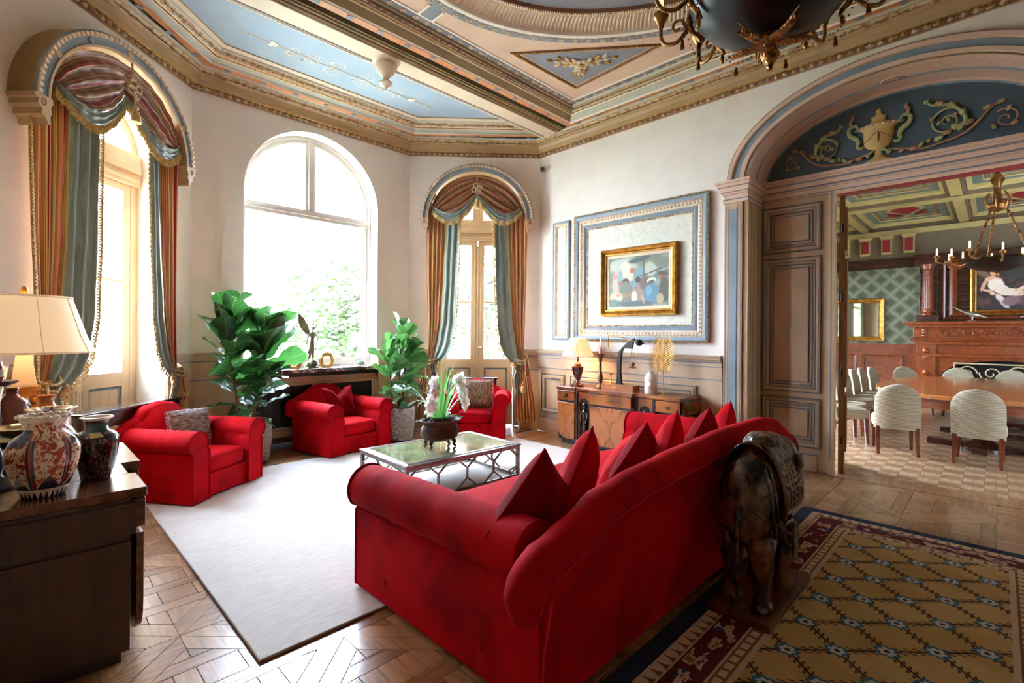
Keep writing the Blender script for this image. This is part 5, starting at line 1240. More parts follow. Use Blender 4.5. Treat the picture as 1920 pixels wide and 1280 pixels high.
sofa('sofa', 'long red velvet camel-back sofa with rolled arms, its back to the viewer', 'sofa', (SX, SY, 0), SA, 3.32, 1.53, .76, .24, .14, .45, hk(HS), slope=.03, lean=.07, ends=(-.12, 3.2))
hA = hk([(-.1, .68), (.05, .70), (.2, .76), (.34, .85), (.48, .875), (.62, .85), (.76, .76), (.9, .70), (1.1, .68)])
G_A = 'matching red velvet armchairs'
def pose(P, deg, Dp):
    a = R_(deg); y = (-sin(a), cos(a)); return (P[0] - y[0] * Dp, P[1] - y[1] * Dp, 0), a
l1, a1 = pose((1.872, 5.665), -145.3, .82); sofa('armchair', 'red velvet armchair on the left with brown and grey woven cushion', 'armchair', l1, a1, .92, .82, .68, .2, .115, .42, hk([(-.1, .66), (.06, .69), (.2, .76), (.33, .86), (.46, .885), (.59, .86), (.72, .76), (.86, .69), (1.1, .66)]), G_A, button=False)
l2, a2 = pose((3.69, 6.06), -170.5, .86); sofa('armchair', 'red velvet armchair under the big window with a crumpled dark red cushion', 'armchair', l2, a2, .95, .86, .68, .2, .115, .42, hA, G_A, button=False)
l3, a3 = pose((5.10, 5.18), 135, .70); sofa('armchair', 'red velvet armchair behind the orchid with a brown fringed cushion', 'armchair', l3, a3, .92, .70, .70, .2, .115, .42, hA, G_A, button=False)
# cushions
def pillow(name, lab, loc, rot, w_, h_, th, m_, mp, group=None, cat='cushion', ear=.16, seams=True, fringe=None, n=22):
    t = thing(name, lab, cat, loc, 0, group); t.rotation_euler = (Matrix.Rotation(rot[2], 3, 'Z') @ Matrix.Rotation(rot[0], 3, 'X') @ Matrix.Rotation(rot[1], 3, 'Y')).to_euler()
    def P(u, v, s_):
        u, v = u * 2 - 1, v * 2 - 1; k = (max(0, 1 - abs(u) ** 2.4) * max(0, 1 - abs(v) ** 2.4)) ** .42
        x = u * w_ / 2 * (1 - ear * (1 - v * v) * .55 * (1 - 0 * abs(u))) ; z = v * h_ / 2 * (1 - ear * (1 - u * u) * .55)
        return (x, s_ * th / 2 * k + .006 * sin(u * 9 + v * 4) * k, z)
    mb = MB(); mb.grid(lambda u, v: P(u, v, 1), n, n, 0, True); mb.grid(lambda u, v: P(1 - u, v, -1), n, n, 0, True); mb.obj('cover', m_, t, smooth=True, ang=0)
    E_ = [P(k / n, 0, 0) for k in range(n)] + [P(1, k / n, 0) for k in range(n)] + [P(1 - k / n, 1, 0) for k in range(n)] + [P(0, 1 - k / n, 0) for k in range(n)]
    if seams: q = MB(); q.tube(E_, .006, 5, closed=True); q.obj('piping', mp, t, smooth=True)
    if fringe:
        q = MB(); rv = random.Random(2)
        for (x, y, z) in E_:
            for k in range(3): d_ = Vector((x, 0, z)).normalized(); q.tube([(x, y, z), (x + d_.x * .02, y + rv.uniform(-.01, .01), z + d_.z * .02), (x + d_.x * .035, y + rv.uniform(-.02, .02), z + d_.z * .03 - .008)], .004, 3)
        stuff(q.obj('fringe', fringe, t))
    return t
GP = 'red velvet cushions along the sofa'
ft = R_(14)
for i, (x_, y_, z_, rx, ry, rz_, sz, mm, lb) in enumerate((
    (1.79, 1.62, .72, 14, 42, 4, .48, 'dark_and_shaded_red', 'red cushion coloured as shaded, nearest the viewer, standing point-up at left end of the sofa'),
    (2.24, 1.70, .745, 16, 40, 26, .50, 'red', 'red cushion point-up just behind the nearest shade-coloured one on the sofa'),
    (2.84, 1.66, .72, 12, 45, 0, .46, 'dark_and_shaded_red', 'red cushion coloured as shaded, standing point-up at the middle of the sofa'),
    (3.1, 1.92, .68, 34, 8, 20, .48, 'red', 'bright red cushion lying low behind the middle of the sofa back'),
    (3.38, 1.74, .73, 14, 42, 24, .46, 'red', 'red cushion point-up, third from the right end of the sofa'),
    (3.80, 1.66, .72, 12, 45, 2, .46, 'dark_and_shaded_red', 'red point-up cushion coloured as shaded, second from right end of the sofa'),
    (4.34, 1.72, .71, 14, 45, 22, .46, 'red', 'red point-up cushion at the right end of the sofa below the pilaster'))):
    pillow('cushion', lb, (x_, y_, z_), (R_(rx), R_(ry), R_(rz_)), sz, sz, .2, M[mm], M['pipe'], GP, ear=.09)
def on_chair(l, a, x, y): return (l[0] + cos(a) * x - sin(a) * y, l[1] + sin(a) * x + cos(a) * y)
M['chenille'] = mat('brown_grey_chenille', lambda g: g.mix(g.step(g.noise(1, 3, g.mul(g.co, (14, 14, 130)), .6), .42, .58), '#5a4030', '#a89a8e'), .9, bump=lambda g: g.noise(1, 3, g.mul(g.co, (60, 60, 220))), bs=.8, bd=.01)
M['chen2'] = mat('brown_gold_chenille', lambda g: g.mix(g.step(g.noise(1, 3, g.mul(g.co, (150, 30, 12)), .6), .4, .6), '#3c2820', '#b09070'), .9, bump=lambda g: g.noise(1, 3, g.mul(g.co, (260, 30, 30))), bs=.8, bd=.01)
M['greyfur'] = mat('grey_fringe', '#b4aeb2', .9)
x, y = on_chair(l1, a1, .42, .33); pillow('cushion', 'rectangular brown and grey woven cushion on the left armchair', (x, y, .62), (R_(-16), R_(4), a1 + R_(180)), .46, .34, .15, M['chenille'], M['greyfur'], None, ear=.04, seams=False, fringe=M['greyfur'])
x, y = on_chair(l3, a3, .44, .3); pillow('cushion', 'square brown striped cushion with pale fringe on the armchair behind the orchid', (x, y, .65), (R_(-15), 0, a3 + R_(180)), .44, .44, .15, M['chen2'], M['greyfur'], None, ear=.05, seams=False, fringe=M['greyfur'])
x, y = on_chair(l2, a2, .46, .34); t = pillow('cushion', 'crumpled dark red cushion with two ears on the armchair under the big window', (x, y, .63), (R_(-18), 0, a2 + R_(180)), .48, .44, .2, M['dark_and_shaded_red'], M['pipe'], None, ear=.2)
for ch in t.children:
    for v in ch.data.vertices: v.co.z -= .11 * math.exp(-(v.co.x / .09) ** 2) * max(0, v.co.z / .22); v.co.y += .03 * math.exp(-(v.co.x / .08) ** 2)

# ------------------------------------------------------------------ rugs
M['crug'] = mat('cream_wool_rug', lambda g: g.mix(g.step(g.noise(30, 4, g.mul(g.co, (.4, 2, 1))), .3, .7), '#cfc8bf', '#c3bbb1'), .95, bump=lambda g: g.noise(90, 4, g.mul(g.co, (.5, 2, 1))), bs=.25, bd=.01)
t = thing('area_rug', 'plain cream ribbed wool rug under the coffee table and armchairs', 'rug', (.83, 2.52, 0)); mb = MB(); mb.prism([(0, 0), (4.52, 0), (4.52, 3.58), (0, 3.58)], .001, .016, inset=.005); mb.obj('pile', M['crug'], t)
mb = MB(); mb.tube([(0, 0, .008), (4.52, 0, .008), (4.52, 3.58, .008), (0, 3.58, .008)], .007, 5, closed=True); mb.obj('bound_edge', mat('rug_binding', '#8a7766', .9), t)
def rugpat(g):
    ox, oy, _ = g.xyz; nz = (g.noise(60, 2) - .5) * .008
    x = -ox + nz; y = -oy + nz; L_, W_ = 4.3, 1.77
    dx = g.min(x, L_ - x); dy = g.min(y, W_ - y); isx = dx < dy; d = g.min(dx, dy); s_ = y * isx + x * (1 - isx)
    fieldc = g.mix(g.step(g.noise(3, 4), .3, .7), '#d4b47a', '#c09d5e')
    a = (x - .72) / .34; b = (y - .53) / .36
    pa, pb = g.pp(a, .5), g.pp(b, .5)
    r1 = g.sq(pa * pa * .1156 + pb * pb * .1296); qa, qb = .5 - pa, .5 - pb; r2 = g.sq(qa * qa * .1156 + qb * qb * .1296); r = g.min(r1, r2)
    l1_ = g.pp(a + b, .5) * .16; l2_ = g.pp(a - b, .5) * .16; lf = g.sin(a * 75.0 + b * 9) ; lg = g.sin(b * 75 + a * 9)
    c = fieldc
    for l, w_ in ((l1_, lf), (l2_, lg)):
        c = g.mix((l < (w_ * .5 + .5) * .016 + .001) * .8, c, '#6b4526')
        c = g.mix((l < .003) * 1.0, c, '#1d1713'); c = g.mix((g.abs(l - .014) < .004) * (w_ > .55), c, '#2a2420')
    pet = g.abs(g.sin(g.m('ARCTAN2', g.min(pb, qb), g.min(pa, qa)) * 3.0)) * .014
    c = g.mix(r < pet + .042, c, '#2f6f8f'); c = g.mix(r < pet + .026, c, '#cfd3cf'); c = g.mix(r < .013, c, '#1f2c3a')
    def band(c, lo, hi, col): return g.mix((d > lo) * (d < hi), c, col)
    blk = g.mix((g.frac(s_ * 14) > .28) * (g.abs(d - .372) < .018), '#8f5b2c', '#dcc5a0')
    c = g.mix((d < .43), c, '#d3bba0'); c = band(c, .342, .403, blk)
    c = band(c, .18, .33, '#5c0e18')
    fl_ = g.noise(9, 2, g.vec(s_ * 1.0, d * 1.6, 0)); wv = g.abs(d - .255 - g.sin(s_ * 15) * .03)
    c = g.mix((d > .19) * (d < .32) * (fl_ > .52) * (wv < .055), c, '#cdb094'); c = g.mix((d > .19) * (d < .32) * (fl_ > .6) * (wv < .04), c, '#a5613c'); c = g.mix((d > .2) * (d < .31) * (g.noise(11, 1, g.vec(s_, d, 4.0)) > .66), c, '#274a86')
    ar = g.pp(s_, .035) / .035; az = (d - .112) / .058
    c = band(c, .112, .17, g.mix(ar * ar + az * az * .8 < .8, '#7a5330', '#d6bfa4'))
    c = g.mix(d < .10, c, '#12264a')
    return c
M['prug'] = mat('patterned_rug_pile', rugpat, .92, bump=lambda g: g.noise(160, 3), bs=.8, bd=.006)
t = thing('patterned_rug', 'ochre rug with blue flower lattice, maroon floral border and navy edge', 'rug', (5.17, 1.28, 0)); t.rotation_euler = (0, 0, 0)
mb = MB(); mb.box((-4.3, -1.77, .001), (0, 0, .013)); mb.obj('pile', M['prug'], t, bevel=.004)

# ------------------------------------------------------------------ coffee table
t = thing('coffee_table', 'low metal coffee table with hexagon lattice sides and mottled glass top', 'coffee table', (2.5, 3.83, .016), R_(-2.5)); LX, LY, HZ = 1.44, .92, .364
M['pewter'] = mat('brushed_pewter', lambda g: g.mix(g.step(g.noise(20, 3), .3, .7), '#8a8078', '#665c55'), .35, .75)
mb = MB()
for x in (0, LX - .035):
    for y in (0, LY - .035): MB().box((x, y, 0), (x + .035, y + .035, HZ - .05)).obj('leg', M['pewter'], t, bevel=.002)
mb.box((0, 0, HZ - .05), (LX, LY, HZ - .02)); mb.obj('frame', M['pewter'], t, bevel=.003)
mb = MB(); mb.sweep([(.0, .0), (LX, .0), (LX, LY), (.0, LY)], [(-.01, HZ - .02), (-.01, HZ - .005), (.02, HZ - .003), (.03, HZ - .008), (.045, HZ + .0), (.07, HZ + .001)]); mb.obj('top_moulding', M['pewter'], t)
M['eglo'] = mat('aged_mirror_glass', lambda g: g.mix(g.step(g.noise(4.5, 5, None, .65, 1), .35, .65), '#c9c59a', '#8f9468'), .07, .55, spec=.8)
MB().box((.065, .065, HZ - .012), (LX - .065, LY - .065, HZ - .001)).obj('glass_top', M['eglo'], t)
def lattice(a, b, n):
    mb = MB(); a = Vector(a); b = Vector(b); d = (b - a) / n; z0, z1, zm0, zm1 = .03, HZ - .05, .12, .22
    mb.bar((a.x, a.y, .02), (b.x, b.y, .02), .022)
    for k in range(n + 1):
        p = a + d * k
        if 0 < k < n: mb.bar((p.x, p.y, zm0), (p.x, p.y, zm1), .018)
        for s_ in (-1, 1):
            q = p + d * (s_ * .32)
            if (k == 0 and s_ < 0) or (k == n and s_ > 0): continue
            mb.bar((p.x, p.y, zm1), (q.x, q.y, z1), .014); mb.bar((p.x, p.y, zm0), (q.x, q.y, z0), .014)
    mb.obj('lattice', M['pewter'], t)
e = .018
lattice((e, e), (LX - e, e), 4); lattice((e, LY - e), (LX - e, LY - e), 4); lattice((e, e), (e, LY - e), 2); lattice((LX - e, e), (LX - e, LY - e), 2)

# ------------------------------------------------------------------ sideboards
M['edge'] = wood('ebonised_edge', '#2c1710', '#170b07', (8, 8, 2), .3, .3)
M['burr'] = mat('burr_walnut_bookmatched', lambda g: (lambda x, y, z: g.mix(g.step(g.noise(3.2, 6, g.vec(g.abs(x) * 1.5, 0, z * 1.0), .6, 1.6), .42, .68), '#a8602c', '#4a2413'))(*g.xyz), .2, coat=.5)
def sideboard(lab, loc, rz, dark=False, group=None):
    t = thing('sideboard', lab, 'sideboard', loc, rz, group)   # local x along the wall, front at -y
    wn, br = (M['mahogdk'], M['mahogdk']) if dark else (M['walnut'], M['burr'])
    S_ = [(0, .34, .50, 1), (.34, .62, .47, 0), (.62, 1.29, .56, 1), (1.29, 1.57, .47, 0), (1.57, 1.92, .50, 1)]
    mb = MB()
    for a, b, d, k in S_: mb.box((a, -d + .03, .06), (b, 0, .79))
    mb.obj('carcass', M['darkside'] if dark else M['edge'], t, bevel=.003)
    for x_ in (-.016, 1.92):
        MB().box((x_, -.49, .62), (x_ + .016, -.01, .77)).obj('end_board', M['darkside'] if dark else wn, t, bevel=.003); MB().box((x_, -.47, .08), (x_ + .016, -.01, .59)).obj('end_board', M['darkside'] if dark else wn, t, bevel=.003)
    for a, b, d, k in S_: MB().box((a - .0, -d - .035, .79), (b + .0, 0, .835)).obj('top', wn, t, bevel=.005)
    for a, b, d, k in S_:
        if not k: continue
        q = MB().box((a + .015, -d - .03, .64), (b - .015, -d + .04, .78)).obj('drawer', wn, t, bevel=.004)
        h_ = MB(); h_.cbox(((a + b) / 2, -d - .034, .71), (.05, .008, .05)); h_.tube([((a + b) / 2 + .018 * cos(r_), -d - .045, .705 + .018 * sin(r_)) for r_ in [j * .63 for j in range(10)]], .004, 5, closed=True); h_.obj('pull_handle', M['bronze'], q)
        MB().box((a + .0, -d - .022, .785), (b - .0, -d, .792)).obj('bead', M['edge'], t)
        # door with rounded outer lower corner
        cx = (a + b) / 2; hw = (b - a) / 2 - .018; P = [(-hw, .61), (-hw, .09)] + [(hw, .09), (hw, .61)]
        if a == 0: P = [(-hw, .61), (-hw, .26)] + [(-hw + .17 * (1 - cos(q_)), .26 - .17 * sin(q_)) for q_ in [R_(x_) for x_ in range(15, 91, 15)]] + [(hw, .09), (hw, .61)]
        if b > 1.9: P = [(-hw, .61), (-hw, .09)] + [(hw - .17 * (1 - cos(q_)), .26 - .17 * sin(q_)) for q_ in [R_(x_) for x_ in range(90, 14, -15)]] + [(hw, .26), (hw, .61)]
        dmb = MB(); dmb.prism(P[::-1], 0, .03, 0, Matrix(((1, 0, 0, 0), (0, 0, 1, 0), (0, 1, 0, 0), (0, 0, 0, 1))), inset=0)
        o = dmb.obj('door', br, t, bevel=.003); o.location = (cx, -d - .025, 0)
        kk = MB(); kk.tube([(hw - .03, -.012, .36), (hw - .03, -.016, .33)], .007, 6); kk.ball((hw - .03, -.012, .37), .01, 0, 6, 4); o2 = kk.obj('key', M['gold'], o)
    for x in (.355, .605, 1.305, 1.555):
        MB().box((x - .018, -.52, .06), (x + .018, -.44, .79)).obj('stile', M['edge'], t, bevel=.003)
    for cx in (.48, 1.43):
        nb = MB(); nb.prism([(-.085, .1), (.085, .1), (.085, .6)] + arc(0, .6, .085, .09, 0, pi, 10)[1:], 0, .012, 0, Matrix(((1, 0, 0, cx), (0, 0, 1, -.478), (0, 1, 0, 0), (0, 0, 0, 1)))); nb.obj('niche', M['black'], t)
        nb = MB(); A_ = arc(0, .6, .085, .09, pi, 0, 10); nb.prism([(-.125, .78), (-.125, .08), (-.085, .08)] + A_ + [(.085, .08), (.125, .08), (.125, .78)], 0, .02, 0, Matrix(((1, 0, 0, cx), (0, 0, 1, -.50), (0, 1, 0, 0), (0, 0, 0, 1)))); nb.box((cx - .12, -.53, .06), (cx + .12, -.44, .10)); nb.obj('niche_frame', wn, t)
        f = MB(); MM = T(cx, -.50, .10)
        f.loft([[(r_ * 1.0 * cos(q_) + ox, r_ * .7 * sin(q_) , z) for q_ in [k * pi / 5 for k in range(10)]] for z, r_, ox in ((0, .045, 0), (.03, .04, 0), (.12, .034, .004), (.2, .04, .008), (.26, .044, .006), (.31, .03, 0), (.36, .036, -.004), (.40, .046, -.002), (.42, .03, 0), (.435, .014, 0), (.45, .013, 0), (.46, .024, 0), (.49, .03, 0), (.52, .024, 0), (.535, .006, 0))], 0, M=MM)
        for sg in (-1, 1): f.tube([(sg * .045, 0, .40), (sg * .058, -.01, .33), (sg * .05, -.03, .26), (sg * .02, -.045, .25)], [.015, .012, .011, .009], 6, 0, M=MM)
        f.obj('caryatid', M['carve'], t, smooth=True, ang=0)
    mb = MB(); mb.box((.03, -.44, 0), (1.89, -.02, .07)); mb.obj('plinth', M['edge'], t)
    return t
M['darkside'] = wood('dark_cabinet_side', '#41210f', '#2a140a', (9, 9, 1.5), .3, .3)
M['carve'] = mat('dark_carved_wood', lambda g: g.mix(g.step(g.noise(20, 3), .4, .7), '#3f2517', '#1c0f0a'), .25, coat=.3)
M['mahogdk'] = wood('dark_walnut_top', '#6e3f20', '#3a1d0e', (2, 9, 9), .2, .5)
sideboard('burr walnut stepped sideboard below the framed painting, lamp and scale on top', (W - .03, 4.61, 0), R_(-90), group=None)
sideboard('dark stepped wooden cabinet at the bottom left corner carrying vases', (XL + .03, 2.97, 0), R_(90), True)

# ------------------------------------------------------------------ console tables, radiator cabinet
def console(lab, loc, rz, L_, D_, z):
    t = thing('console_table', lab, 'console table', loc, rz)
    MB().box((0, 0, z - .03), (L_, D_, z)).obj('tabletop', mat('dark_lacquer', '#1a1210', .12, coat=.6), t, bevel=.006)
    MB().box((.02, .02, z - .16), (L_ - .02, D_ - .02, z - .03)).obj('apron', M['mahog'], t, bevel=.004)
    for x in (.03, L_ - .07):
        for y in (.03, D_ - .07): MB().box((x, y, 0), (x + .04, y + .04, z - .15)).obj('leg', M['mahog'], t, bevel=.004)
console('dark polished console table in front of the left French window', (.39, 5.59, 0), A1, 1.24, .23, .87)
console('small black console table behind the armchair near the corner window', (4.98, 6.27, 0), A3, .72, .14, .88)
t = thing('radiator_cabinet', 'beige radiator cabinet with dark mesh doors under the big arched window', 'cabinet', (XC, YB, 0))
mb = MB(); mb.box((-.96, -.05, .165), (.96, .0, .25)); mb.box((-.96, -.05, .9), (.96, 0, .98)); mb.box((-.96, -.05, .0), (-.9, 0, .98)); mb.box((.9, -.05, .0), (.96, 0, .98)); mb.box((-.03, -.055, .165), (.03, 0, .98)); mb.obj('frame', M['beige'], t, bevel=.003)
for a, b in ((-.9, -.03), (.03, .9)):
    o = MB().frame(a, .25, b, .9, .045, .01, .02, 0, -.03).obj('door', M['beige'], t)
    q = MB().box((a + .04, -.02, .28), (b - .04, -.01, .87)).obj('mesh_panel', M['black'], o)
    q = MB()
    for k in range(26): x = lerp(a + .06, b - .06, k / 25); q.box((x - .004, -.026, .29), (x + .004, -.02, .86))
    stuff(q.obj('mesh_slats', mat('dark_bronze_mesh', '#1a1512', .5), o))
t = thing('marble_shelf', 'long dark veined marble shelf below the big arched window', 'shelf', (XC, YB, 0)); MB().box((-1.02, -.22, 1.04), (1.02, -.02, 1.09)).box((-.955, -.03, 1.04), (.955, .25, 1.09)).obj('slab', M['marble'], t, bevel=.006)
MB().box((-.97, -.12, .98), (.97, -.02, 1.04)).obj('bracket_rail', M['black'], t)

# ------------------------------------------------------------------ paintings
M['pic1'] = mat('cafe_scene_paint', lambda g: blobs(g, lambda g: g.mix(g.step(g.noise(7, 5), .4, .62), '#8b9483', '#5d6b62'), [
    (.25, .85, .3, .12, .1, '#a9b09c', .5), (.75, .85, .3, .12, -.1, '#6f7660', .5), (.5, .92, .2, .05, .2, '#3f4a44', .5), (.28, .72, .1, .2, 0, '#c0bda6', .4), (.13, .5, .07, .3, 0, '#b9a190', .4), (.1, .62, .05, .06, 0, '#b78a76', .3), (.2, .55, .05, .2, 0, '#7d9796', .4),
    (.37, .62, .06, .1, 0, '#c9b79c', .4), (.4, .72, .045, .05, 0, '#a8614a', .3), (.55, .6, .12, .16, 0, '#6f8c90', .5), (.7, .72, .1, .14, .2, '#a9aE98'.lower(), .4), (.72, .66, .3, .012, .35, '#2f3a34', .5), (.6, .75, .01, .35, 0, '#4a5048', .5),
    (.29, .5, .06, .07, 0, '#4a2f26', .3), (.29, .46, .04, .05, 0, '#9a6a54', .3), (.3, .3, .12, .2, .2, '#6a6f5c', .3), (.25, .22, .2, .05, .2, '#8a7358', .4), (.2, .48, .035, .05, 0, '#8f6650', .3), (.5, .52, .05, .06, 0, '#3a2a24', .3), (.47, .4, .06, .09, .4, '#5b97a2', .3), (.5, .3, .08, .16, 0, '#8a7a66', .4),
    (.44, .18, .05, .14, 0, '#d9c3a6', .4), (.62, .45, .09, .14, 0, '#6a5a4c', .4), (.72, .5, .075, .05, .4, '#c7ccb4', .25), (.72, .47, .05, .03, .4, '#4f5648', .3), (.72, .24, .13, .19, 0, '#527f92', .25), (.68, .3, .05, .1, 0, '#6d98a6', .4), (.9, .55, .06, .08, 0, '#8f5c48', .3), (.9, .62, .08, .04, -.2, '#4a4434', .3), (.93, .3, .09, .25, 0, '#4f4c3c', .4), (.86, .14, .06, .1, 0, '#a49a70', .4),
    (.12, .2, .12, .1, 0, '#c3b592', .4), (.08, .08, .12, .08, 0, '#5d7a70', .4), (.45, .06, .3, .06, 0, '#4c5c56', .5), (.16, .24, .04, .03, 0, '#c98a6c', .3), (.58, .15, .02, .1, .3, '#c08a70', .3)], .035, 9), .55, bump=lambda g: g.noise(40, 4), bs=.3)
M['slip'] = paint('pale_linen_slip', '#d8c3a2', .6, .05)
picture('framed_painting', 'gold-framed oil painting of people crowded in a cafe, hung above the sideboard', (W - .02, 3.59, 2.345), R_(-90), 1.19, .965, .085, M['pic1'], M['gold'], .06, M['slip'])
# ------------------------------------------------------------------ fiddle-leaf figs
def leafmat(name, c1, c2, ct):
    m = bpy.data.materials.new(name); m.use_nodes = True; t = m.node_tree; b = t.nodes['Principled BSDF']; g = G_(t); u, v = g.uv
    rib = g.max(g.step(g.abs(u - .5), .022, .006), g.step(g.pp(v * 7 - g.abs(u - .5) * 5.5, .5), .05, .01) * (g.abs(u - .5) < .42) * .75)
    col = g.mix(rib, g.mix(g.step(g.noise(6, 3), .35, .7), c1, c2), '#93a866'); g.put(b.inputs['Base Color'], col)
    b.inputs['Roughness'].default_value = .28; b.inputs['Specular IOR Level'].default_value = .7
    tr = t.nodes.new('ShaderNodeBsdfTranslucent'); tr.inputs[0].default_value = lin(ct); mx = t.nodes.new('ShaderNodeMixShader'); mx.inputs[0].default_value = .22
    o = t.nodes['Material Output']; t.links.new(b.outputs[0], mx.inputs[1]); t.links.new(tr.outputs[0], mx.inputs[2]); t.links.new(mx.outputs[0], o.inputs[0])
    bp_ = t.nodes.new('ShaderNodeBump'); bp_.inputs['Strength'].default_value = .4; bp_.inputs['Distance'].default_value = .01; g.put(bp_.inputs['Height'], rib * -1.0); t.links.new(bp_.outputs[0], b.inputs['Normal'])
    return m
M['leafA'] = leafmat('fig_leaf', '#21441c', '#122c14', '#4f9340'); M['leafB'] = leafmat('young_leaf', '#336830', '#244f22', '#6aa852')
def leaf_mesh(k):
    rv = random.Random(k); bend = rv.uniform(.1, .5); cup = rv.uniform(.1, .35); wv = rv.uniform(0, 6)
    K = [(0, .10), (.1, .3), (.25, .36), (.42, .33), (.6, .5), (.78, .62), (.9, .52), (.97, .28), (1, .03)]
    def f(u, v):
        w_ = K[-1][1]
        for (a, b), (c, d) in zip(K, K[1:]):
            if v <= c: q = (v - a) / (c - a); w_ = lerp(b, d, q * q * (3 - 2 * q)); break
        s_ = (u - .5) * 2; x = s_ * w_ * .5; z = -bend * v * v * .6 + abs(s_) * w_ * cup * .5 + .022 * sin(v * 17 + wv + s_ * 2) * abs(s_) ** 2
        return (x, v + .12, z)
    mb = MB(); mb.grid(f, 8, 14, 0, True); mb.tube([(0, 0, .0), (0, .06, .012), (0, .13, 0)], [.012, .01, .01], 5)
    me = mb.obj('leaf_source', M['leafA'], smooth=True, ang=0); d = me.data; bpy.data.objects.remove(me); return d
LM = [leaf_mesh(k) for k in range(5)]; LMB = []
for d in LM: e = d.copy(); e.materials.clear(); e.materials.append(M['leafB']); LMB.append(e)
M['pot'] = mat('hammered_stone_planter', lambda g: g.mix(g.step(g.vor(46), .1, .5), '#d0c9bf', '#8f877c'), .7, bump=lambda g: g.vor(46), bs=.8, bd=.02)
M['soil'] = mat('potting_soil', '#2c1d14', .95); M['stem'] = paint('fig_stem', '#6b4a30', .8, .15)
def fig_plant(lab, loc, pr, ph, stems, leaves, young=False, seed=1):
    t = thing('fiddle_leaf_fig', lab, 'plant', loc, 0, 'tall fiddle leaf fig plants'); rv = random.Random(seed)
    P = [(pr * .72, 0), (pr * .74, .03), (pr * .86, .035), (pr * .93, .08), (pr * .99, ph * .5), (pr, ph * .8), (pr * .97, ph - .04), (pr * .98, ph), (pr * .9, ph), (pr * .88, ph - .05)]
    MB().lathe(P, 36).obj('planter', M['pot'], t, smooth=True, ang=40); MB().lathe([(pr * .9, ph - .05), (0, ph - .04)], 24, cap=False).obj('soil', M['soil'], t)
    MB().lathe([(pr * .74, .001), (pr * .76, .03)], 30).obj('foot_ring', M['black'], t)
    for (x, y, h_, lx, ly) in stems:
        MB().tube([(x, y, ph - .05), (x + lx * .3, y + ly * .3, ph + h_ * .4), (x + lx * .7, y + ly * .7, ph + h_ * .75), (x + lx, y + ly, ph + h_)], [.018, .015, .012, .006], 8).obj('stem', M['stem'], t, smooth=True)
    for (si, hh, az, el, ln) in leaves:
        x, y, h_, lx, ly = stems[si]; q = hh; p = Vector((x + lx * q, y + ly * q, ph + h_ * q))
        MM = Matrix.Translation(p) @ Matrix.Rotation(az, 4, 'Z') @ Matrix.Rotation(el, 4, 'X') @ Matrix.Rotation(rv.uniform(-.95, .95), 4, 'Y') @ Matrix.Diagonal((ln * 1.02, ln, ln, 1))
        share('leaf', (LMB if young else LM)[rv.randrange(5)], t, MM)
def gen_leaves(n, ns, lo, hi, l0, l1, seed, wall=None):
    rv = random.Random(seed); out = []
    for k in range(n):
        hh = lo + (hi - lo) * ((k + .5) / n) ** .8; az = k * 2.4 + rv.uniform(-.3, .3)
        if wall and sin(az + pi / 2 - wall) > .75: az += 1.4
        el = lerp(.15, 1.1, hh ** 1.3) + rv.uniform(-.35, .45); out.append((k % ns, min(1, hh), az, el, lerp(l1, l0, abs(hh - .7) * 1.4) * rv.uniform(.85, 1.1)))
    return out
fig_plant('large fiddle leaf fig in a hammered planter left of the big window', (2.0, 6.44, 0), .23, .52, [(-.12, .02, 1.2, -.2, -.06), (.0, -.08, 1.02, .1, -.12)], gen_leaves(80, 2, .0, 1.0, .3, .5, 4, pi / 2), False, 3)
fig_plant('smaller bright green fiddle leaf fig in a hammered planter right of the big window', (3.98, 6.3, 0), .235, .5, [(0, 0, 1.1, .0, -.05), (.08, .04, .85, .1, .02), (-.09, .02, .8, -.1, -.02)], gen_leaves(66, 3, .04, 1.0, .22, .38, 9, pi / 2), True, 5)

# ------------------------------------------------------------------ orchid planter on coffee table
cs = cos(R_(-2.5)); ct_ = (3.2, 4.25, .38)
t = thing('flower_pot', 'rusty footed cast iron pot on the coffee table holding white orchids', 'planter', ct_, R_(-10)); t.scale = (1.2, 1.2, 1.12); M['rust'] = mat('rusty_iron', lambda g: g.mix(g.step(g.noise(12, 5), .35, .68), '#54301f', '#2e1812'), .7, .2, bump=lambda g: g.noise(40, 4), bs=.5, bd=.01)
MB().lathe([(.02, .06), (.1, .065), (.155, .09), (.175, .14), (.165, .19), (.15, .215), (.155, .235), (.185, .25), (.19, .262), (.17, .26), (.15, .235)], 40, sx=1.05, sy=.72).obj('bowl', M['rust'], t, smooth=True, ang=40)
for a in (.6, 2.54, 3.74, 5.68):
    c, s_ = cos(a), sin(a); MB().tube([(.12 * c, .085 * s_, .08), (.145 * c, .1 * s_, .045), (.13 * c, .095 * s_, .02), (.155 * c, .11 * s_, .008)], [.022, .016, .012, .014], 7).obj('foot', M['rust'], t, smooth=True)
for sg in (-1, 1): MB().tube([(sg * .17, -.03, .245), (sg * .215, -.02, .262), (sg * .225, 0, .258), (sg * .215, .02, .262), (sg * .17, .03, .245)], .009, 6).obj('handle', M['rust'], t, smooth=True)
mb = MB().lathe([(.15, .235), (0, .25)], 24, sx=1.05, sy=.72, cap=False); rv = random.Random(4)
for k in range(70): a = rv.uniform(0, 6.28); r_ = rv.random() ** .5 * .14; mb.ball((r_ * cos(a), r_ * .7 * sin(a), .25 + rv.uniform(0, .03)), (.014, .014, .01), 0, 5, 3)
stuff(mb.obj('bark_mulch', M['rust'], t, smooth=True))
t2 = thing('orchid', 'white flowering orchid with long strap leaves in the rusty footed pot', 'plant', (ct_[0], ct_[1], ct_[2] + .285), 0)
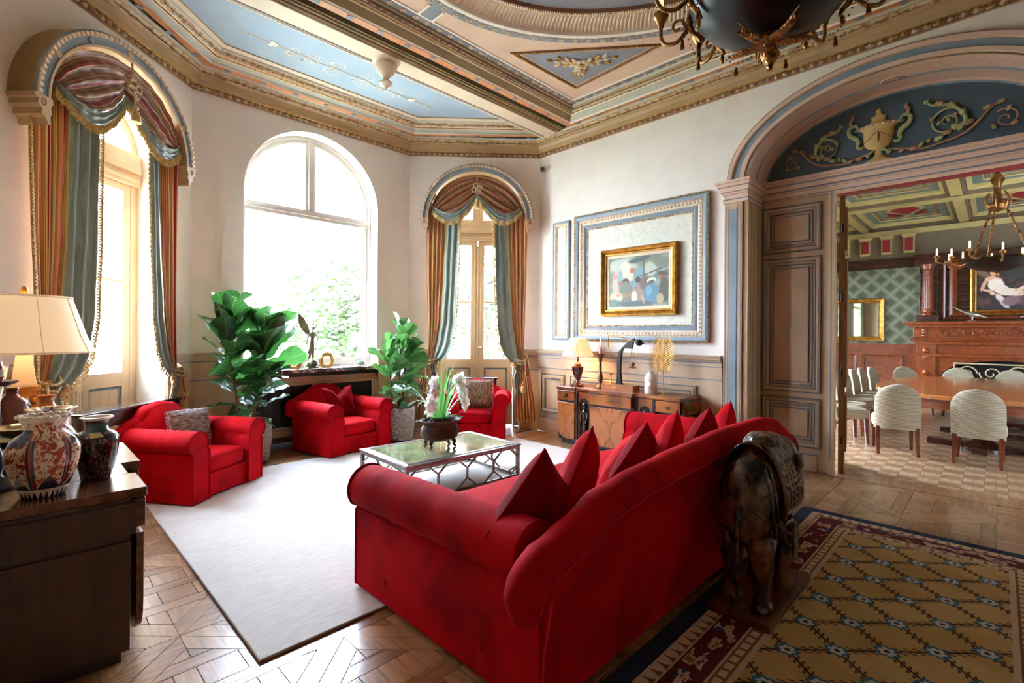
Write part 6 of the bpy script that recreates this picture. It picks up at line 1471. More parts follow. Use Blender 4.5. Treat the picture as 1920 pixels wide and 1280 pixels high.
M['strap'] = leafmat('strap_leaf', '#4f9a45', '#357a38', '#8fdc70'); M['white_petal'] = leafmat('white_petal', '#f7f7f4', '#eeeeea', '#ffffff'); [setattr(n.inputs[0], 'default_value', .5) for n in M['white_petal'].node_tree.nodes if n.type == 'MIX_SHADER']
def strap(p, az, L_, w_, lift, droop, m_='strap', name='leaf'):
    c, s_ = cos(az), sin(az)
    def f(u, v):
        r_ = L_ * (v * .75 * (1 - lift) + .25 * v * v); z = L_ * (lift * v - droop * v ** 3); ww = w_ * (1 - v ** 3) * (.55 + .45 * min(1, v * 4)); x = (u - .5) * ww
        return (p[0] + r_ * c - x * s_, p[1] + r_ * s_ + x * c, p[2] + z + abs(u - .5) * ww * .35)
    MB().grid(f, 4, 14, 0, True).obj(name, M[m_], t2, smooth=True, ang=0)
for k in range(22):
    az = k * 2.4; strap((.06 * cos(az), .04 * sin(az), 0), az, rv.uniform(.5, 1.05), rv.uniform(.022, .036), rv.uniform(.6, .94), rv.uniform(.05, .6))
for az, L_ in ((3.3, .24), (4.2, .2), (5.3, .24), (.2, .22), (2.4, .22)): strap((0.03 * cos(az), .03 * sin(az), 0), az, L_, .085, .35, .1)
fm = MB()
for k in range(5):
    a = k * 1.2566 + .3; big = k in (1, 4) 
    fm.ball((0, 0, 0), (.03 if not big else .036, .006, .02 if not big else .028), 0, 8, 5, T(0, -.002 * k, 0) @ Matrix.Rotation(a, 4, 'Y') @ Matrix.Translation((.024, 0, 0)))
fm.ball((0, -.012, -.004), (.009, .012, .009), 1, 6, 4); M['yel'] = mat('orchid_lip', '#d8c060', .5)
fo = fm.obj('bloom_source', [M['white_petal'], M['yel']], smooth=True, ang=0); fd = fo.data; bpy.data.objects.remove(fo)
for (dx, dy, top, ox, oy) in ((-.06, -.02, .42, -.13, -.06), (.12, -.03, .44, .08, -.1)):
    P = [(0, 0, 0), (dx * .6, dy, top * .6), (dx, dy, top), (lerp(dx, dx + ox, .5), dy + oy * .5, top + .03), (dx + ox, dy + oy, top - .12), (dx + ox * 1.1, dy + oy, top - .3)]
    o = MB().tube(P, .006, 5).obj('flower_stem', M['strap'], t2, smooth=True)
    for k in range(14):
        q = k / 13; x = dx + ox * (.45 + .6 * q) + rv.uniform(-.03, .03); y = dy + oy * (.6 + .4 * q) - .02 + rv.uniform(-.02, .01); z = top + .02 - .31 * q + rv.uniform(-.01, .01)
        share('bloom', fd, o, T(x, y, z, rx=rv.uniform(-.2, .5), ry=rv.uniform(-.3, .3), rz=R_(-45) + rv.uniform(-.9, .9), s=1.1))

# ------------------------------------------------------------------ window shelf ornaments
SZ = 1.09
M['verd'] = mat('verdigris_bronze', lambda g: g.mix(g.step(g.noise(14, 4), .4, .65), '#8d8c6c', '#6b6a4e'), .5, .4)
t = thing('winged_statuette', 'pale bronze winged figure standing on a ball on the marble shelf', 'statuette', (2.93, 6.9, SZ), R_(8))
MB().ball((.02, -.01, .07), .065, 0, 16, 10).ball((-.035, .01, .045), (.05, .05, .05), 0, 8, 6).box((-.08, -.06, 0), (.08, .06, .018)).obj('ball_base', M['verd'], t, smooth=True)
f = MB()
f.loft([[(r_ * cos(q) * sx + ox, r_ * .75 * sin(q), z) for q in [k * pi / 6 for k in range(12)]] for z, r_, sx, ox in ((.24, .065, .7, -.0), (.2, .05, .9, -.01), (.26, .06, .85, -.005), (.32, .055, .8, 0), (.38, .042, .8, .005), (.41, .032, .9, .01), (.45, .042, 1, .014), (.49, .045, 1, .018), (.51, .03, 1, .02), (.52, .014, 1, .02), (.54, .013, 1, .021))])
f.ball((.024, -.004, .565), (.022, .025, .028), 0, 10, 7)
f.tube([(-.02, 0, .25), (-.03, 0, .17), (-.045, .0, .13)], [.03, .02, .012], 8); f.tube([(.02, 0, .25), (.02, 0, .18), (.022, -.0, .12)], [.03, .02, .012], 8)
f.tube([(.055, 0, .495), (.08, -.02, .44), (.10, -.03, .46)], [.014, .011, .008], 7); f.tube([(-.02, 0, .495), (-.06, .0, .43), (-.085, -.02, .34)], [.014, .011, .008], 7)
f.obj('figure', M['verd'], t, smooth=True, ang=0)
wg = MB(); wg.grid(lambda u, v: (-.03 - .16 * v ** .9 + .05 * (u - .5) * 2 * sin(pi * min(1, .12 + v * .88)) , .02 + .015 * sin(v * 3), .48 + .30 * v + .03 * (u - .5) * 2 * sin(pi * min(1, v * .88 + .12))), 8, 12); wg.obj('wing', M['verd'], t, smooth=True, solid=.008, ang=0)
wg = MB(); wg.tube([(.1 + .028 * cos(q), -.04, .40 + .05 * sin(q)) for q in [k * .52 for k in range(12)]], .006, 5, closed=True); wg.obj('small_wreath', M['verd'], t, smooth=True)
for x, lb in ((2.68, 'gold laurel wreath ornament left of the winged statuette'), (3.14, 'gold laurel wreath ornament right of the winged statuette')):
    t = thing('laurel_wreath', lb, 'ornament', (x, 6.87, SZ), 0, 'gold laurel wreaths on the shelf'); mb = MB(); mb.tube([(.085 * cos(q), 0, .1 + .095 * sin(q)) for q in [k * pi / 14 - pi / 2 for k in range(28)]], .006, 5, closed=True); mb.obj('ring', M['gold'], t, smooth=True)
    mb = MB()
    for k in range(26):
        a = -pi / 2 + 2 * pi * k / 26
        for o_ in (-.016, .016): mb.ball((0, 0, 0), (.022, .006, .009), 0, 6, 4, T((.085 + o_) * cos(a), 0, .1 + (.095 + o_) * sin(a), ry=-(a + pi / 2 + (.5 if o_ > 0 else -.5))))
    stuff(mb.obj('laurel_leaves', M['gold'], t, smooth=True))
    MB().box((-.03, -.025, 0), (.03, .025, .012)).obj('stand', M['gold'], t)
t = thing('cactus_cloche', 'round green cactus under a glass dome at the right end of the shelf', 'cloche', (3.68, 6.9, SZ))
MB().lathe([(.085, 0), (.09, .008), (.085, .018), (.0, .02)], 28).obj('base', M['cream'], t, smooth=True)
MB().lathe([(.078, .018), (.08, .1), (.075, .15), (.055, .195), (.03, .215), (.008, .222)], 28, cap=False).ball((0, 0, .232), .01, 0, 8, 6).obj('glass_dome', thin_glass('cloche_glass', '#f2f6f6', .12), t, smooth=True)
mb = MB(); rv = random.Random(8)
for k in range(260):
    z = rv.uniform(-.2, 1); a = rv.uniform(0, 6.28); q = sqrt(1 - z * z); mb.ball((.058 * q * cos(a), .058 * q * sin(a), .035 + .045 * z), .0075, 0, 4, 3)
mb.ball((0, 0, .035), (.055, .055, .043), 0, 12, 7); stuff(mb.obj('cactus', mat('grey_green_cactus', '#8fa68a', .8), t, smooth=True))

# ------------------------------------------------------------------ things on the sideboard
BZ = .835
def shade(mb, r0, r1, z0, z1, pleats=0, n=48, m_=0, la=.03):
    for i in range(2): pass
    mb.lathe([(r0, z0), (lerp(r0, r1, .5) * .985, (z0 + z1) / 2), (r1, z1)], n, m_, lobes=pleats, la=la if pleats else 0, cap=False)
def shademat(name, c, e, s_): return mat(name, c, .8, emit=e, es=s_)
M['shade1'] = shademat('lit_pleated_shade', '#e6d3ab', '#ffcf90', .24); M['shade2'] = shademat('lit_cream_shade', '#d9c8aa', '#ffd8a8', .17)
t = thing('table_lamp', 'small table lamp with lit pleated cream shade and dark urn base on the sideboard', 'lamp', (5.82, 4.40, BZ))
mb = MB(); shade(mb, .23, .12, .44, .70, 40, 160, la=.025); mb.obj('lamp_shade', M['shade1'], t, smooth=True)
MB().lathe([(.09, 0), (.09, .015), (.1, .02), (.08, .035), (.05, .045), (.03, .07), (.028, .085), (.05, .1), (.045, .11), (.06, .15), (.082, .22), (.086, .27), (.09, .275), (.09, .285), (.05, .295), (.055, .31), (.035, .34), (.015, .35), (.012, .44)], 28).obj('urn_base', mat('oxblood_marble', lambda g: g.mix(g.step(g.noise(9, 4), .4, .65), '#5d1c14', '#2f0e0b'), .15, coat=.5), t, smooth=True)
MB().ball((0, 0, .47), (.028, .028, .045), 0, 12, 8).obj('bulb', mat('warm_bulb', '#fff0d0', .5, emit='#ffbf70', es=9), t, smooth=True)
def lamp_light(loc, e, r_=.05):
    l = bpy.data.lights.new('lamp_light', 'POINT'); l.energy = e; l.color = (1, .68, .36); l.shadow_soft_size = r_; o = bpy.data.objects.new('lamp_light', l); C.objects.link(o); o.location = loc
lamp_light((5.82, 4.40, BZ + .55), 5)
t = thing('candlestick', 'turned dark wooden candlestick beside the small lamp on the sideboard', 'candlestick', (5.86, 4.03, BZ))
MB().lathe([(.075, 0), (.078, .012), (.06, .03), (.03, .045), (.022, .07), (.035, .1), (.04, .14), (.032, .19), (.022, .22), (.02, .36), (.028, .39), (.03, .43), (.05, .46), (.06, .475), (.02, .48), (.022, .5)], 22).obj('stem', wood('turned_dark_wood', '#6b452e', '#3a2418', (6, 6, 1), .4), t, smooth=True)
MB().lathe([(.024, .49), (.028, .52), (.02, .55), (.014, .58), (.012, .6)], 12).obj('candle_cup', mat('pink_wax', '#d9a59a', .5), t, smooth=True); MB().lathe([(.011, .6), (.004, .74)], 8).obj('candle', M['candle'], t, smooth=True)
t = thing('beam_scale', 'black antique beam scale with brass arm on a wooden box, on the sideboard', 'scale', (5.84, 3.66, BZ), R_(-90))
o = MB().box((-.28, -.09, 0), (.22, .09, .075)).obj('wooden_box', wood('scale_box_wood', '#b06c38', '#8a4d24', (2, 9, 9), .3), t, bevel=.004); q = MB(); q.cbox((-.06, -.093, .045), (.07, .006, .03)); q.tube([(-.085, -.095, .045), (-.08, -.11, .035), (-.04, -.11, .035), (-.035, -.095, .045)], .004, 5); q.obj('handle', M['gold'], o)
MB().loft([[(x + a * w_, b * .022, z + a * w_ * k) for a, b in ((-1, -1), (1, -1), (1, 1), (-1, 1))] for x, z, w_, k in ((-.04, .075, .055, 0), (-.04, .1, .035, 0), (-.045, .25, .024, 0), (-.045, .42, .026, 0), (-.03, .52, .03, .4), (.02, .59, .028, 1), (.09, .62, .024, 2), (.17, .64, .018, 4))]).obj('black_column', M['black'], t, smooth=True)
MB().tube([(.15, 0, .7), (.15, 0, .6)], .014, 8).tube([(-.22, 0, .75), (.0, 0, .72), (.16, 0, .67), (.32, 0, .64)], [.005, .009, .012, .006], 7).tube([(-.22, 0, .75), (-.235, 0, .68), (-.22, 0, .58)], .01, 7).obj('brass_beam', M['gold'], t, smooth=True)
MB().lathe([(0, -.045), (.035, -.035), (.05, 0), (.035, .035), (0, .045)], 18, 0, T(.26, 0, .655)).tube([(.2, 0, .655), (.34, 0, .64)], .008, 6).obj('counterweight', M['black'], t, smooth=True)
MB().tube([(.15, 0, .6), (.12, 0, .4), (.12, 0, .32)], .003, 4).tube([(.16, 0, .6), (.2, 0, .32)], .003, 4).lathe([(.05, .31), (.055, .32), (.02, .312)], 16, 0, T(.16, 0, 0)).ball((.16, 0, .36), (.03, .02, .035), 0, 8, 6).obj('hanging_pan', M['bronze'], t, smooth=True)
MB().lathe([(.02, .075), (.008, .09), (.008, .2), (.03, .21), (.03, .216)], 12, 0, T(-.16, -.03, 0)).obj('brass_stand', M['gold'], t, smooth=True)
t = thing('white_bottle_vase', 'white ceramic bottle vase with raised medallion on the right of sideboard', 'vase', (5.78, 3.2, BZ))
MB().lathe([(.065, 0), (.072, .01), (.072, .19), (.068, .22), (.045, .255), (.03, .265), (.032, .285), (.036, .29), (.025, .29)], 30).obj('body', mat('white_ceramic', '#e9e5da', .3), t, smooth=True)
MB().lathe([(.032, 0), (.03, .006), (.02, .004), (.0, .006)], 16, 0, T(-.068, -.015, .13) @ Matrix.Rotation(R_(-90), 4, 'Y')).obj('medallion', mat('white_ceramic_relief', '#ded9cc', .4), t, smooth=True)
def palm(lab, loc, lean, H_, m_, seed):
    t = thing('gold_palm_leaf', lab, 'ornament', loc, 0, 'gold metal palm fronds on the sideboard'); st = [(lean * (k / 10) ** 2 * .0, -lean * (k / 10) ** 2, H_ * k / 10) for k in range(11)]
    MB().tube(st, [.005] * 10 + [.002], 5).obj('stem', m_, t, smooth=True); mb = MB(); mb.lathe([(.05, 0), (.045, .008), (0, .01)], 16)
    mb.obj('base', m_, t, smooth=True); mb = MB()
    for k in range(15):
        q = .38 + .6 * k / 15; z = H_ * q; y = -lean * q * q; L_ = .16 * (1 - abs(q - .6) * 1.1)
        for sg in (-1, 1): mb.grid(lambda u, v: (.02 * sin(v * 3), y + sg * v * L_, z + v * L_ * .75 + (u - .5) * .017 * sin(pi * min(1, v + .08))), 2, 5)
    mb.obj('fronds', m_, t, smooth=True, solid=.002, ang=0)
palm('dense gold metal palm frond standing behind the white bottle vase', (5.88, 3.16, BZ), .05, .72, M['gold'], 1)
palm('slender gold metal palm frond on a thin stand right of the white bottle vase', (5.70, 2.98, BZ), .02, .72, M['gold'], 2)

# ------------------------------------------------------------------ things on the left cabinet
def vpat(bgc, cols, seed, s1, band=None):
    def f(g):
        x, y, z = g.xyz; a = g.m('ARCTAN2', y, x); v = g.vec(a * 1.3 + seed, z * 9, seed * 1.0)
        n1 = g.noise(s1, 4, v, .55, .8); n2 = g.noise(s1 * 1.7, 3, g.vec(a * 1.3 + 7 + seed, z * 9, 2.0), .6, .6)
        c = g.ramp(n1, [(0, cols[0]), (.40, cols[0]), (.43, cols[1]), (.48, bgc), (.56, bgc), (.585, cols[2]), (.66, cols[1])])
        c = g.mix(n2 > .62, c, cols[3])
        if band: c = band(g, c, a, z)
        return c
    return f
def imari(g, c, a, z):
    pan = g.abs(g.frac(a / 1.05 + .15) - .5); c = g.mix((pan > .40) * (z < .27), c, '#1c2148'); c = g.mix((pan > .475) * (z < .27), c, '#a8442c')
    tri = (z - .05) < (.5 - pan) * .16 - .02; c = g.mix(tri * (z > .045), c, '#171c40'); c = g.mix((z > .24) * (z < .31) * (g.noise(5, 2) > .42), c, '#1d2350')
    zig = g.pp(a * 4.2, .5) * .07; c = g.mix((z < .045), c, g.mix(z < zig, '#e7dcc9', '#14193c')); return g.mix((z > .345), c, '#e9e2cf')
M['imari'] = mat('imari_porcelain', vpat('#e8dcc4', ('#9c3a22', '#b4512f', '#c98a5a', '#8e2f1f'), 1.0, 3.4, imari), .12, coat=.5, spec=.6)
def fam(g, c, a, z): c = g.mix((z > .245) * (z < .29), c, g.mix(g.noise(6, 2) > .52, '#1f4a3a', '#b8345e')); c = g.mix((z > .225) * (z < .247) * (g.noise(12, 2) > .5), c, '#d8cf9a'); return g.mix(z > .305, c, '#e4ddc8')
M['famille'] = mat('dark_floral_porcelain', vpat('#1e1c18', ('#1c2a22', '#5a1622', '#2f5a40', '#a8506a'), 3.0, 3.0, fam), .12, coat=.5, spec=.6)
M['famille2'] = mat('white_blue_porcelain', vpat('#ded8ca', ('#2b3358', '#8f3a28', '#a8553a', '#3a2438'), 5.0, 2.6), .12, coat=.5, spec=.6)
t = thing('porcelain_vase', 'ribbed red, blue and white porcelain vase with scalloped rim, nearest on the cabinet', 'vase', (.09, 3.15, BZ), .3, 'porcelain vases on the left cabinet')
MB().lathe([(.07, 0), (.078, .005), (.09, .04), (.118, .11), (.133, .18), (.132, .225), (.115, .262), (.083, .288), (.07, .3), (.072, .325), (.088, .36), (.094, .37), (.088, .368), (.062, .32)], 72, lobes=8, la=.03).obj('body', M['imari'], t, smooth=True, ang=0)
sc = MB(); 
for k in range(18): a = 2 * pi * k / 18; sc.ball((.089 * cos(a), .089 * sin(a), .367), (.013, .013, .009), 0, 8, 5)
sc.obj('scalloped_rim', mat('ivory_glaze', '#e2dcc6', .2), t, smooth=True)
t = thing('porcelain_vase', 'dark floral porcelain vase with plain round pale rim at the cabinet edge', 'vase', (.29, 3.3, BZ), 1.0, 'porcelain vases on the left cabinet')
MB().lathe([(.058, 0), (.062, .006), (.07, .05), (.088, .13), (.094, .19), (.092, .22), (.075, .24), (.05, .252), (.047, .29), (.055, .305), (.068, .315), (.07, .32), (.06, .32), (.045, .3)], 40).obj('body', M['famille'], t, smooth=True, ang=0)
t = thing('porcelain_vase', 'blue-and-white vase with wide flared mouth standing behind the two front vases', 'vase', (.13, 3.62, BZ), 2.0, 'porcelain vases on the left cabinet')
MB().lathe([(.06, 0), (.065, .01), (.09, .06), (.115, .13), (.112, .19), (.085, .235), (.055, .26), (.05, .29), (.065, .315), (.105, .34), (.108, .345), (.095, .342), (.05, .31)], 40).obj('body', M['famille2'], t, smooth=True, ang=0)
t = thing('wooden_candle_stand', 'dark turned wooden candle stand with dish at left frame edge on cabinet', 'candlestick', (-.075, 3.4, BZ))
MB().lathe([(.085, 0), (.088, .012), (.08, .03), (.05, .045), (.028, .07), (.035, .1), (.042, .13), (.032, .17), (.02, .2), (.018, .3), (.026, .33), (.02, .37), (.02, .46), (.04, .49), (.08, .51), (.082, .52), (.0, .51)], 26).obj('stem', wood('black_stained_wood', '#2c1a14', '#120a08', (6, 6, 1), .3, .3), t, smooth=True)
t = thing('amber_jar', 'small amber glass candle jar on the dark candle stand', 'jar', (-.08, 3.4, BZ + .515)); MB().lathe([(.03, 0), (.036, .01), (.038, .07), (.03, .09), (.03, .1)], 20).obj('jar', mat('amber_glass', '#9c4a22', .1, coat=.6), t, smooth=True)
MB().lathe([(.0385, .025), (.0385, .06)], 20, cap=False).obj('paper_label', mat('cream_label', '#d9c8a2', .7), t, smooth=True)
for k, (z, r_) in enumerate(((0, .13), (.055, .15), (.115, .14))):
    t = thing('stoneware_bowl', ('pale bottom dish in the stack behind the candle stand', 'middle olive bowl in the stack behind the candle stand', 'top olive bowl in the stack behind the candle stand')[k], 'bowl', (-.0 + .02, 3.82, BZ + .06 + z), 0, 'stacked bowls on the left cabinet')
    MB().lathe([(r_ * .4, 0), (r_ * .5, .005), (r_ * .85, .035), (r_, .058), (r_ * .97, .058), (r_ * .8, .04), (r_ * .4, .012), (0, .01)], 32).obj('bowl', mat('olive_glaze_%d' % k, ('#c9bea4', '#6a5c3e', '#5c4f34')[k], .25, coat=.3), t, smooth=True)
t = thing('book_block', 'dark low wooden box under the stacked bowls on cabinet', 'box', (.02, 3.82, BZ)); MB().box((-.1, -.12, 0), (.12, .12, .058)).obj('box', M['mahogdk'], t, bevel=.004)
t = thing('stoneware_bottle', 'brown stoneware flagon with small neck and handle behind the bowls', 'bottle', (-.02, 4.13, BZ))
MB().lathe([(.08, 0), (.085, .01), (.088, .2), (.086, .29), (.07, .34), (.035, .37), (.026, .38), (.026, .41), (.032, .415), (.03, .425), (.015, .425)], 30).obj('body', mat('brown_salt_glaze', lambda g: g.mix(g.step(g.noise(8, 4), .35, .7), '#7d4030', '#57281e'), .25, coat=.4), t, smooth=True)
MB().tube([(-.03, 0, .4), (-.07, 0, .4), (-.09, 0, .35), (-.08, 0, .3)], .009, 7).obj('handle', mat('brown_glaze_handle', '#8a4a34', .3), t, smooth=True)
t = thing('glazed_jug', 'rounded orange-tan glazed jug glowing beneath the big lamp', 'jug', (.13, 4.2, BZ))
MB().lathe([(.07, 0), (.1, .05), (.12, .12), (.115, .2), (.08, .26), (.04, .3), (.035, .33), (.05, .36), (.045, .36)], 30).obj('body', mat('tan_glaze', lambda g: g.mix(g.step(g.noise(5, 3), .4, .6), '#c98a55', '#a86638'), .2, coat=.5), t, smooth=True)
# big lamp
t = thing('table_lamp', 'large lit cream panelled shade lamp with white obelisk base at far left', 'lamp', (.03, 4.5, BZ))
mb = MB(); n = 8; R0 = [(.235, .98), (.275, .85), (.315, .72), (.36, .62)]
mb.loft([[(r_ * cos(2 * pi * (k / 32)) * (1 + .0 * k), r_ * sin(2 * pi * (k / 32)), z) for k in range(32)] for r_, z in R0[::-1]], caps=False); mb.obj('lamp_shade', M['shade2'], t, smooth=True)
mb = MB()
for k in range(8): a = 2 * pi * (k + .3) / 8; mb.tube([(r_ * 1.004 * cos(a), r_ * 1.004 * sin(a), z) for r_, z in R0], .003, 5)
for r_, z in (R0[0], R0[-1]): mb.tube([(r_ * cos(2 * pi * k / 32), r_ * sin(2 * pi * k / 32), z) for k in range(32)], .007, 5, closed=True)
mb.obj('shade_ribs', mat('shade_binding', '#dcc9a8', .8, emit='#ffd8a8', es=.06), t, smooth=True)
mb = MB(); mb.loft([[(a * w_, b * w_, z) for a, b in ((-1, -1), (1, -1), (1, 1), (-1, 1))] for z, w_ in ((.40, .062), (.62, .036), (.66, .012))]); mb.obj('obelisk', mat('white_alabaster', '#efe6d6', .35), t, bevel=.003)
mb = MB(); mb.cbox((0, 0, .385), (.15, .15, .03)); mb.cbox((0, 0, .355), (.13, .13, .04)); 
for a in (-1, 1):
    for b in (-1, 1): mb.ball((a * .05, b * .05, .31), .025, 0, 10, 7)
mb.cbox((0, 0, .27), (.17, .17, .03)); mb.obj('brass_gallery', M['gold'], t, bevel=.003); MB().box((-.08, -.08, 0), (.08, .08, .255)).obj('plinth', mat('white_alabaster_plinth', '#e6dccb', .35), t, bevel=.004)
MB().tube([(0, 0, .66), (0, 0, 1.0)], .006, 6).ball((0, 0, 1.02), (.02, .02, .03), 0, 8, 6).obj('finial', M['gold'], t, smooth=True)
MB().ball((0, 0, .8), (.035, .035, .055), 0, 12, 8).obj('bulb', bpy.data.materials['warm_bulb'], t, smooth=True)
lamp_light((.03, 4.5, BZ + .8), 6, .06)

# ------------------------------------------------------------------ carved elephant
M['eleph'] = mat('carved_elephant_wood', lambda g: g.mix(g.step(g.noise(5, 5, g.mul(g.co, (1, 1, .5)), .65), .40, .68), '#1a0f09', '#7a4c2a'), .25, bump=lambda g: g.noise(14, 5), bs=.6, bd=.02, coat=.3)
M['blanket'] = mat('carved_blanket', lambda g: g.mix(g.step(g.noise(16, 5), .42, .66), '#170e09', '#7c5530'), .28, bump=lambda g: g.vor(30), bs=.8, bd=.015, coat=.08); M['toe'] = mat('gilded_toe', '#7a6840', .4, .4)
t = thing('elephant_statue', 'dark carved wooden elephant with studded blanket on a plinth behind the sofa', 'statue', (3.2, 1.02, .014)); 
MB().box((-.39, -.17, 0), (.42, .17, .045)).obj('plinth', wood('plinth_wood', '#6b3d20', '#3c2012', (2, 9, 9), .35), t, bevel=.006)
def eb(x, hw, z0, z1, n=20, e=2.3): zc = (z0 + z1) / 2; return [(x, (abs(cos(q)) ** (2 / e)) * hw * (1 if cos(q) > 0 else -1), zc + (abs(sin(q)) ** (2 / e)) * (z1 - z0) / 2 * (1 if sin(q) > 0 else -1)) for q in [2 * pi * k / n for k in range(n)]]
b = MB(); b.loft([eb(x, hw, z0, z1) for x, hw, z0, z1 in ((-.37, .02, .52, .62), (-.36, .07, .46, .70), (-.32, .115, .4, .78), (-.24, .145, .36, .86), (-.12, .16, .34, .92), (.0, .165, .33, .945), (.1, .155, .34, .93), (.18, .135, .38, .89), (.24, .115, .45, .87), (.3, .125, .5, .92), (.36, .12, .5, .93), (.41, .09, .5, .9), (.44, .05, .52, .84))])
b.obj('body', M['eleph'], t, smooth=True, ang=0)
for sx, sy, lx in ((-.27, -.085, 'r'), (-.25, .085, 'r'), (.12, -.085, 'f'), (.15, .085, 'f')):
    q = MB(); P = ((.46, .088, 0), (.38, .082, -.0), (.28, .062, .015), (.2, .05, .02), (.12, .044, .0), (.07, .05, -.0), (.05, .062, .004), (.045, .06, .005)) if lx == 'r' else ((.46, .075, 0), (.36, .068, 0), (.24, .052, -.01), (.14, .044, 0), (.07, .052, .01), (.05, .06, .012), (.045, .058, .012))
    q.loft([[(sx + dx + r_ * cos(a), sy + r_ * .9 * sin(a), z) for a in [k * pi / 8 for k in range(16)]] for z, r_, dx in P[::-1]]); o = q.obj('leg', M['eleph'], t, smooth=True, ang=0)
    q = MB()
    for k in (-1, 0, 1): q.ball((sx + .06 * cos(k * .6), sy + .055 * sin(k * .6), .066), (.018, .017, .024), 0, 7, 5)
    q.obj('toenails', M['toe'], o, smooth=True)
q = MB(); q.tube([(.42, 0, .72), (.47, 0, .62), (.48, 0, .45), (.46, 0, .28), (.44, 0, .14), (.47, 0, .08)], [.07, .06, .045, .034, .026, .022], 12); q.obj('trunk', M['eleph'], t, smooth=True, ang=0)
for sg in (-1, 1):
    q = MB(); q.grid(lambda u, v: (.27 - .17 * u + .0 * v, sg * (.12 + .05 * sin(u * 2.4) + .012 * sin(v * 9)), .84 - .3 * v * (1 - .35 * u) + .03 * u), 8, 8); q.obj('ear', M['eleph'], t, smooth=True, solid=.014, ang=0)
    q = MB(); q.tube([(.42, sg * .06, .6), (.5, sg * .075, .55), (.56, sg * .07, .58)], [.018, .014, .006], 8); q.obj('tusk', mat('old_ivory_%d' % sg, '#c9b990', .4), t, smooth=True)
q = MB(); q.tube([(-.37, 0, .64), (-.4, 0, .55), (-.395, 0, .4), (-.385, 0, .28)], [.022, .016, .012, .01], 8); q.ball((-.385, 0, .26), (.014, .014, .04), 0, 8, 6); q.obj('tail', M['eleph'], t, smooth=True, ang=0)
# blanket over the back with straps, studs and hanging flaps
def bl(u, v):
    x = lerp(-.17, .2, v); hw = .172 if x < .12 else .16; a = lerp(-2.45, 2.45, u) * .72; zc = .64
    y = hw * sin(a) * 1.03; z = zc + .315 * cos(a)
    if abs(a) > 1.35: z = zc + .315 * cos(1.35) - (abs(a) - 1.35) * .30; y = hw * 1.05 * (1 if a > 0 else -1)
    return (x, y, z)
q = MB(); q.grid(bl, 40, 14); o = q.obj('blanket', M['blanket'], t, smooth=True, solid=.016, ang=0)
q = MB(); 
for v in (0, 1): q.tube([bl(k / 40, v) for k in range(41)], .010, 6)
for u in (0, 1): q.tube([bl(u, k / 8) for k in range(9)], .010, 6)
for d_ in (-1, 1):
    for s0 in (.0, .25, .5, .75):
        q.tube([bl(.02 + .24 * k / 8, min(1, max(0, (s0 + d_ * k / 8 * .5) % 1))) for k in range(9) if abs(((s0 + d_ * k / 8 * .5) % 1) - ((s0 + d_ * max(0, k - 1) / 8 * .5) % 1)) < .2], .005, 4) if 1 else 0
q.obj('blanket_edge', M['eleph'], o, smooth=True)
q = MB()
for i in range(1, 9):
    for j in range(1, 6):
        for u in (i * .032, 1 - i * .032): x, y, z = bl(u, j / 6); q.ball((x, y * 1.06, z), .009, 0, 6, 4)
stuff(q.obj('studs', M['bronze'], o, smooth=True))
q = MB(); q.loft([[(x + a, sg_ + b, z) for a, b in ((-w_, -.006), (w_, -.006), (w_, .006), (-w_, .006))] for sg_ in (-.178,) for x, z, w_ in ((.03, .5, .045), (.03, .4, .05), (.03, .31, .045), (.03, .27, .02))]); q.obj('hanging_flap', M['blanket'], t, smooth=True)
q = MB(); q.frame(-.15, .52, -.05, .64, .014, .014, .014, 0, -.166); q.box((-.14, -.17, .53), (-.06, -.15, .63)); q.ball((-.10, -.172, .58), .02, 1, 8, 6); q.obj('square_buckle', [M['eleph'], M['bronze']], t, bevel=.004)
q = MB()
for P in ([(-.355, -.06, .62), (-.32, -.115, .58), (-.2, -.158, .52), (-.05, -.172, .44), (.1, -.166, .42)], [(-.352, -.07, .66), (-.3, -.12, .69), (-.24, -.142, .7), (-.17, -.158, .68)], [(-.17, -.16, .5), (-.1, -.168, .4), (.0, -.172, .36)], [(-.2, -.10, .84), (-.22, -.14, .72), (-.22, -.155, .58), (-.18, -.16, .44)], [(-.24, -.09, .83), (-.26, -.13, .7), (-.26, -.147, .56), (-.22, -.15, .42)]): q.tube(P, .009, 6)
q.obj('harness_straps', M['eleph'], t, smooth=True)
q = MB(); q.loft([eb(x, hw, z0, z1, 16) for x, hw, z0, z1 in ((-.12, .03, .9, .97), (-.08, .085, .88, .985), (.02, .1, .88, 1.0), (.12, .085, .87, .985), (.17, .03, .88, .95))]); q.obj('saddle_pad', M['blanket'], t, smooth=True, ang=0)

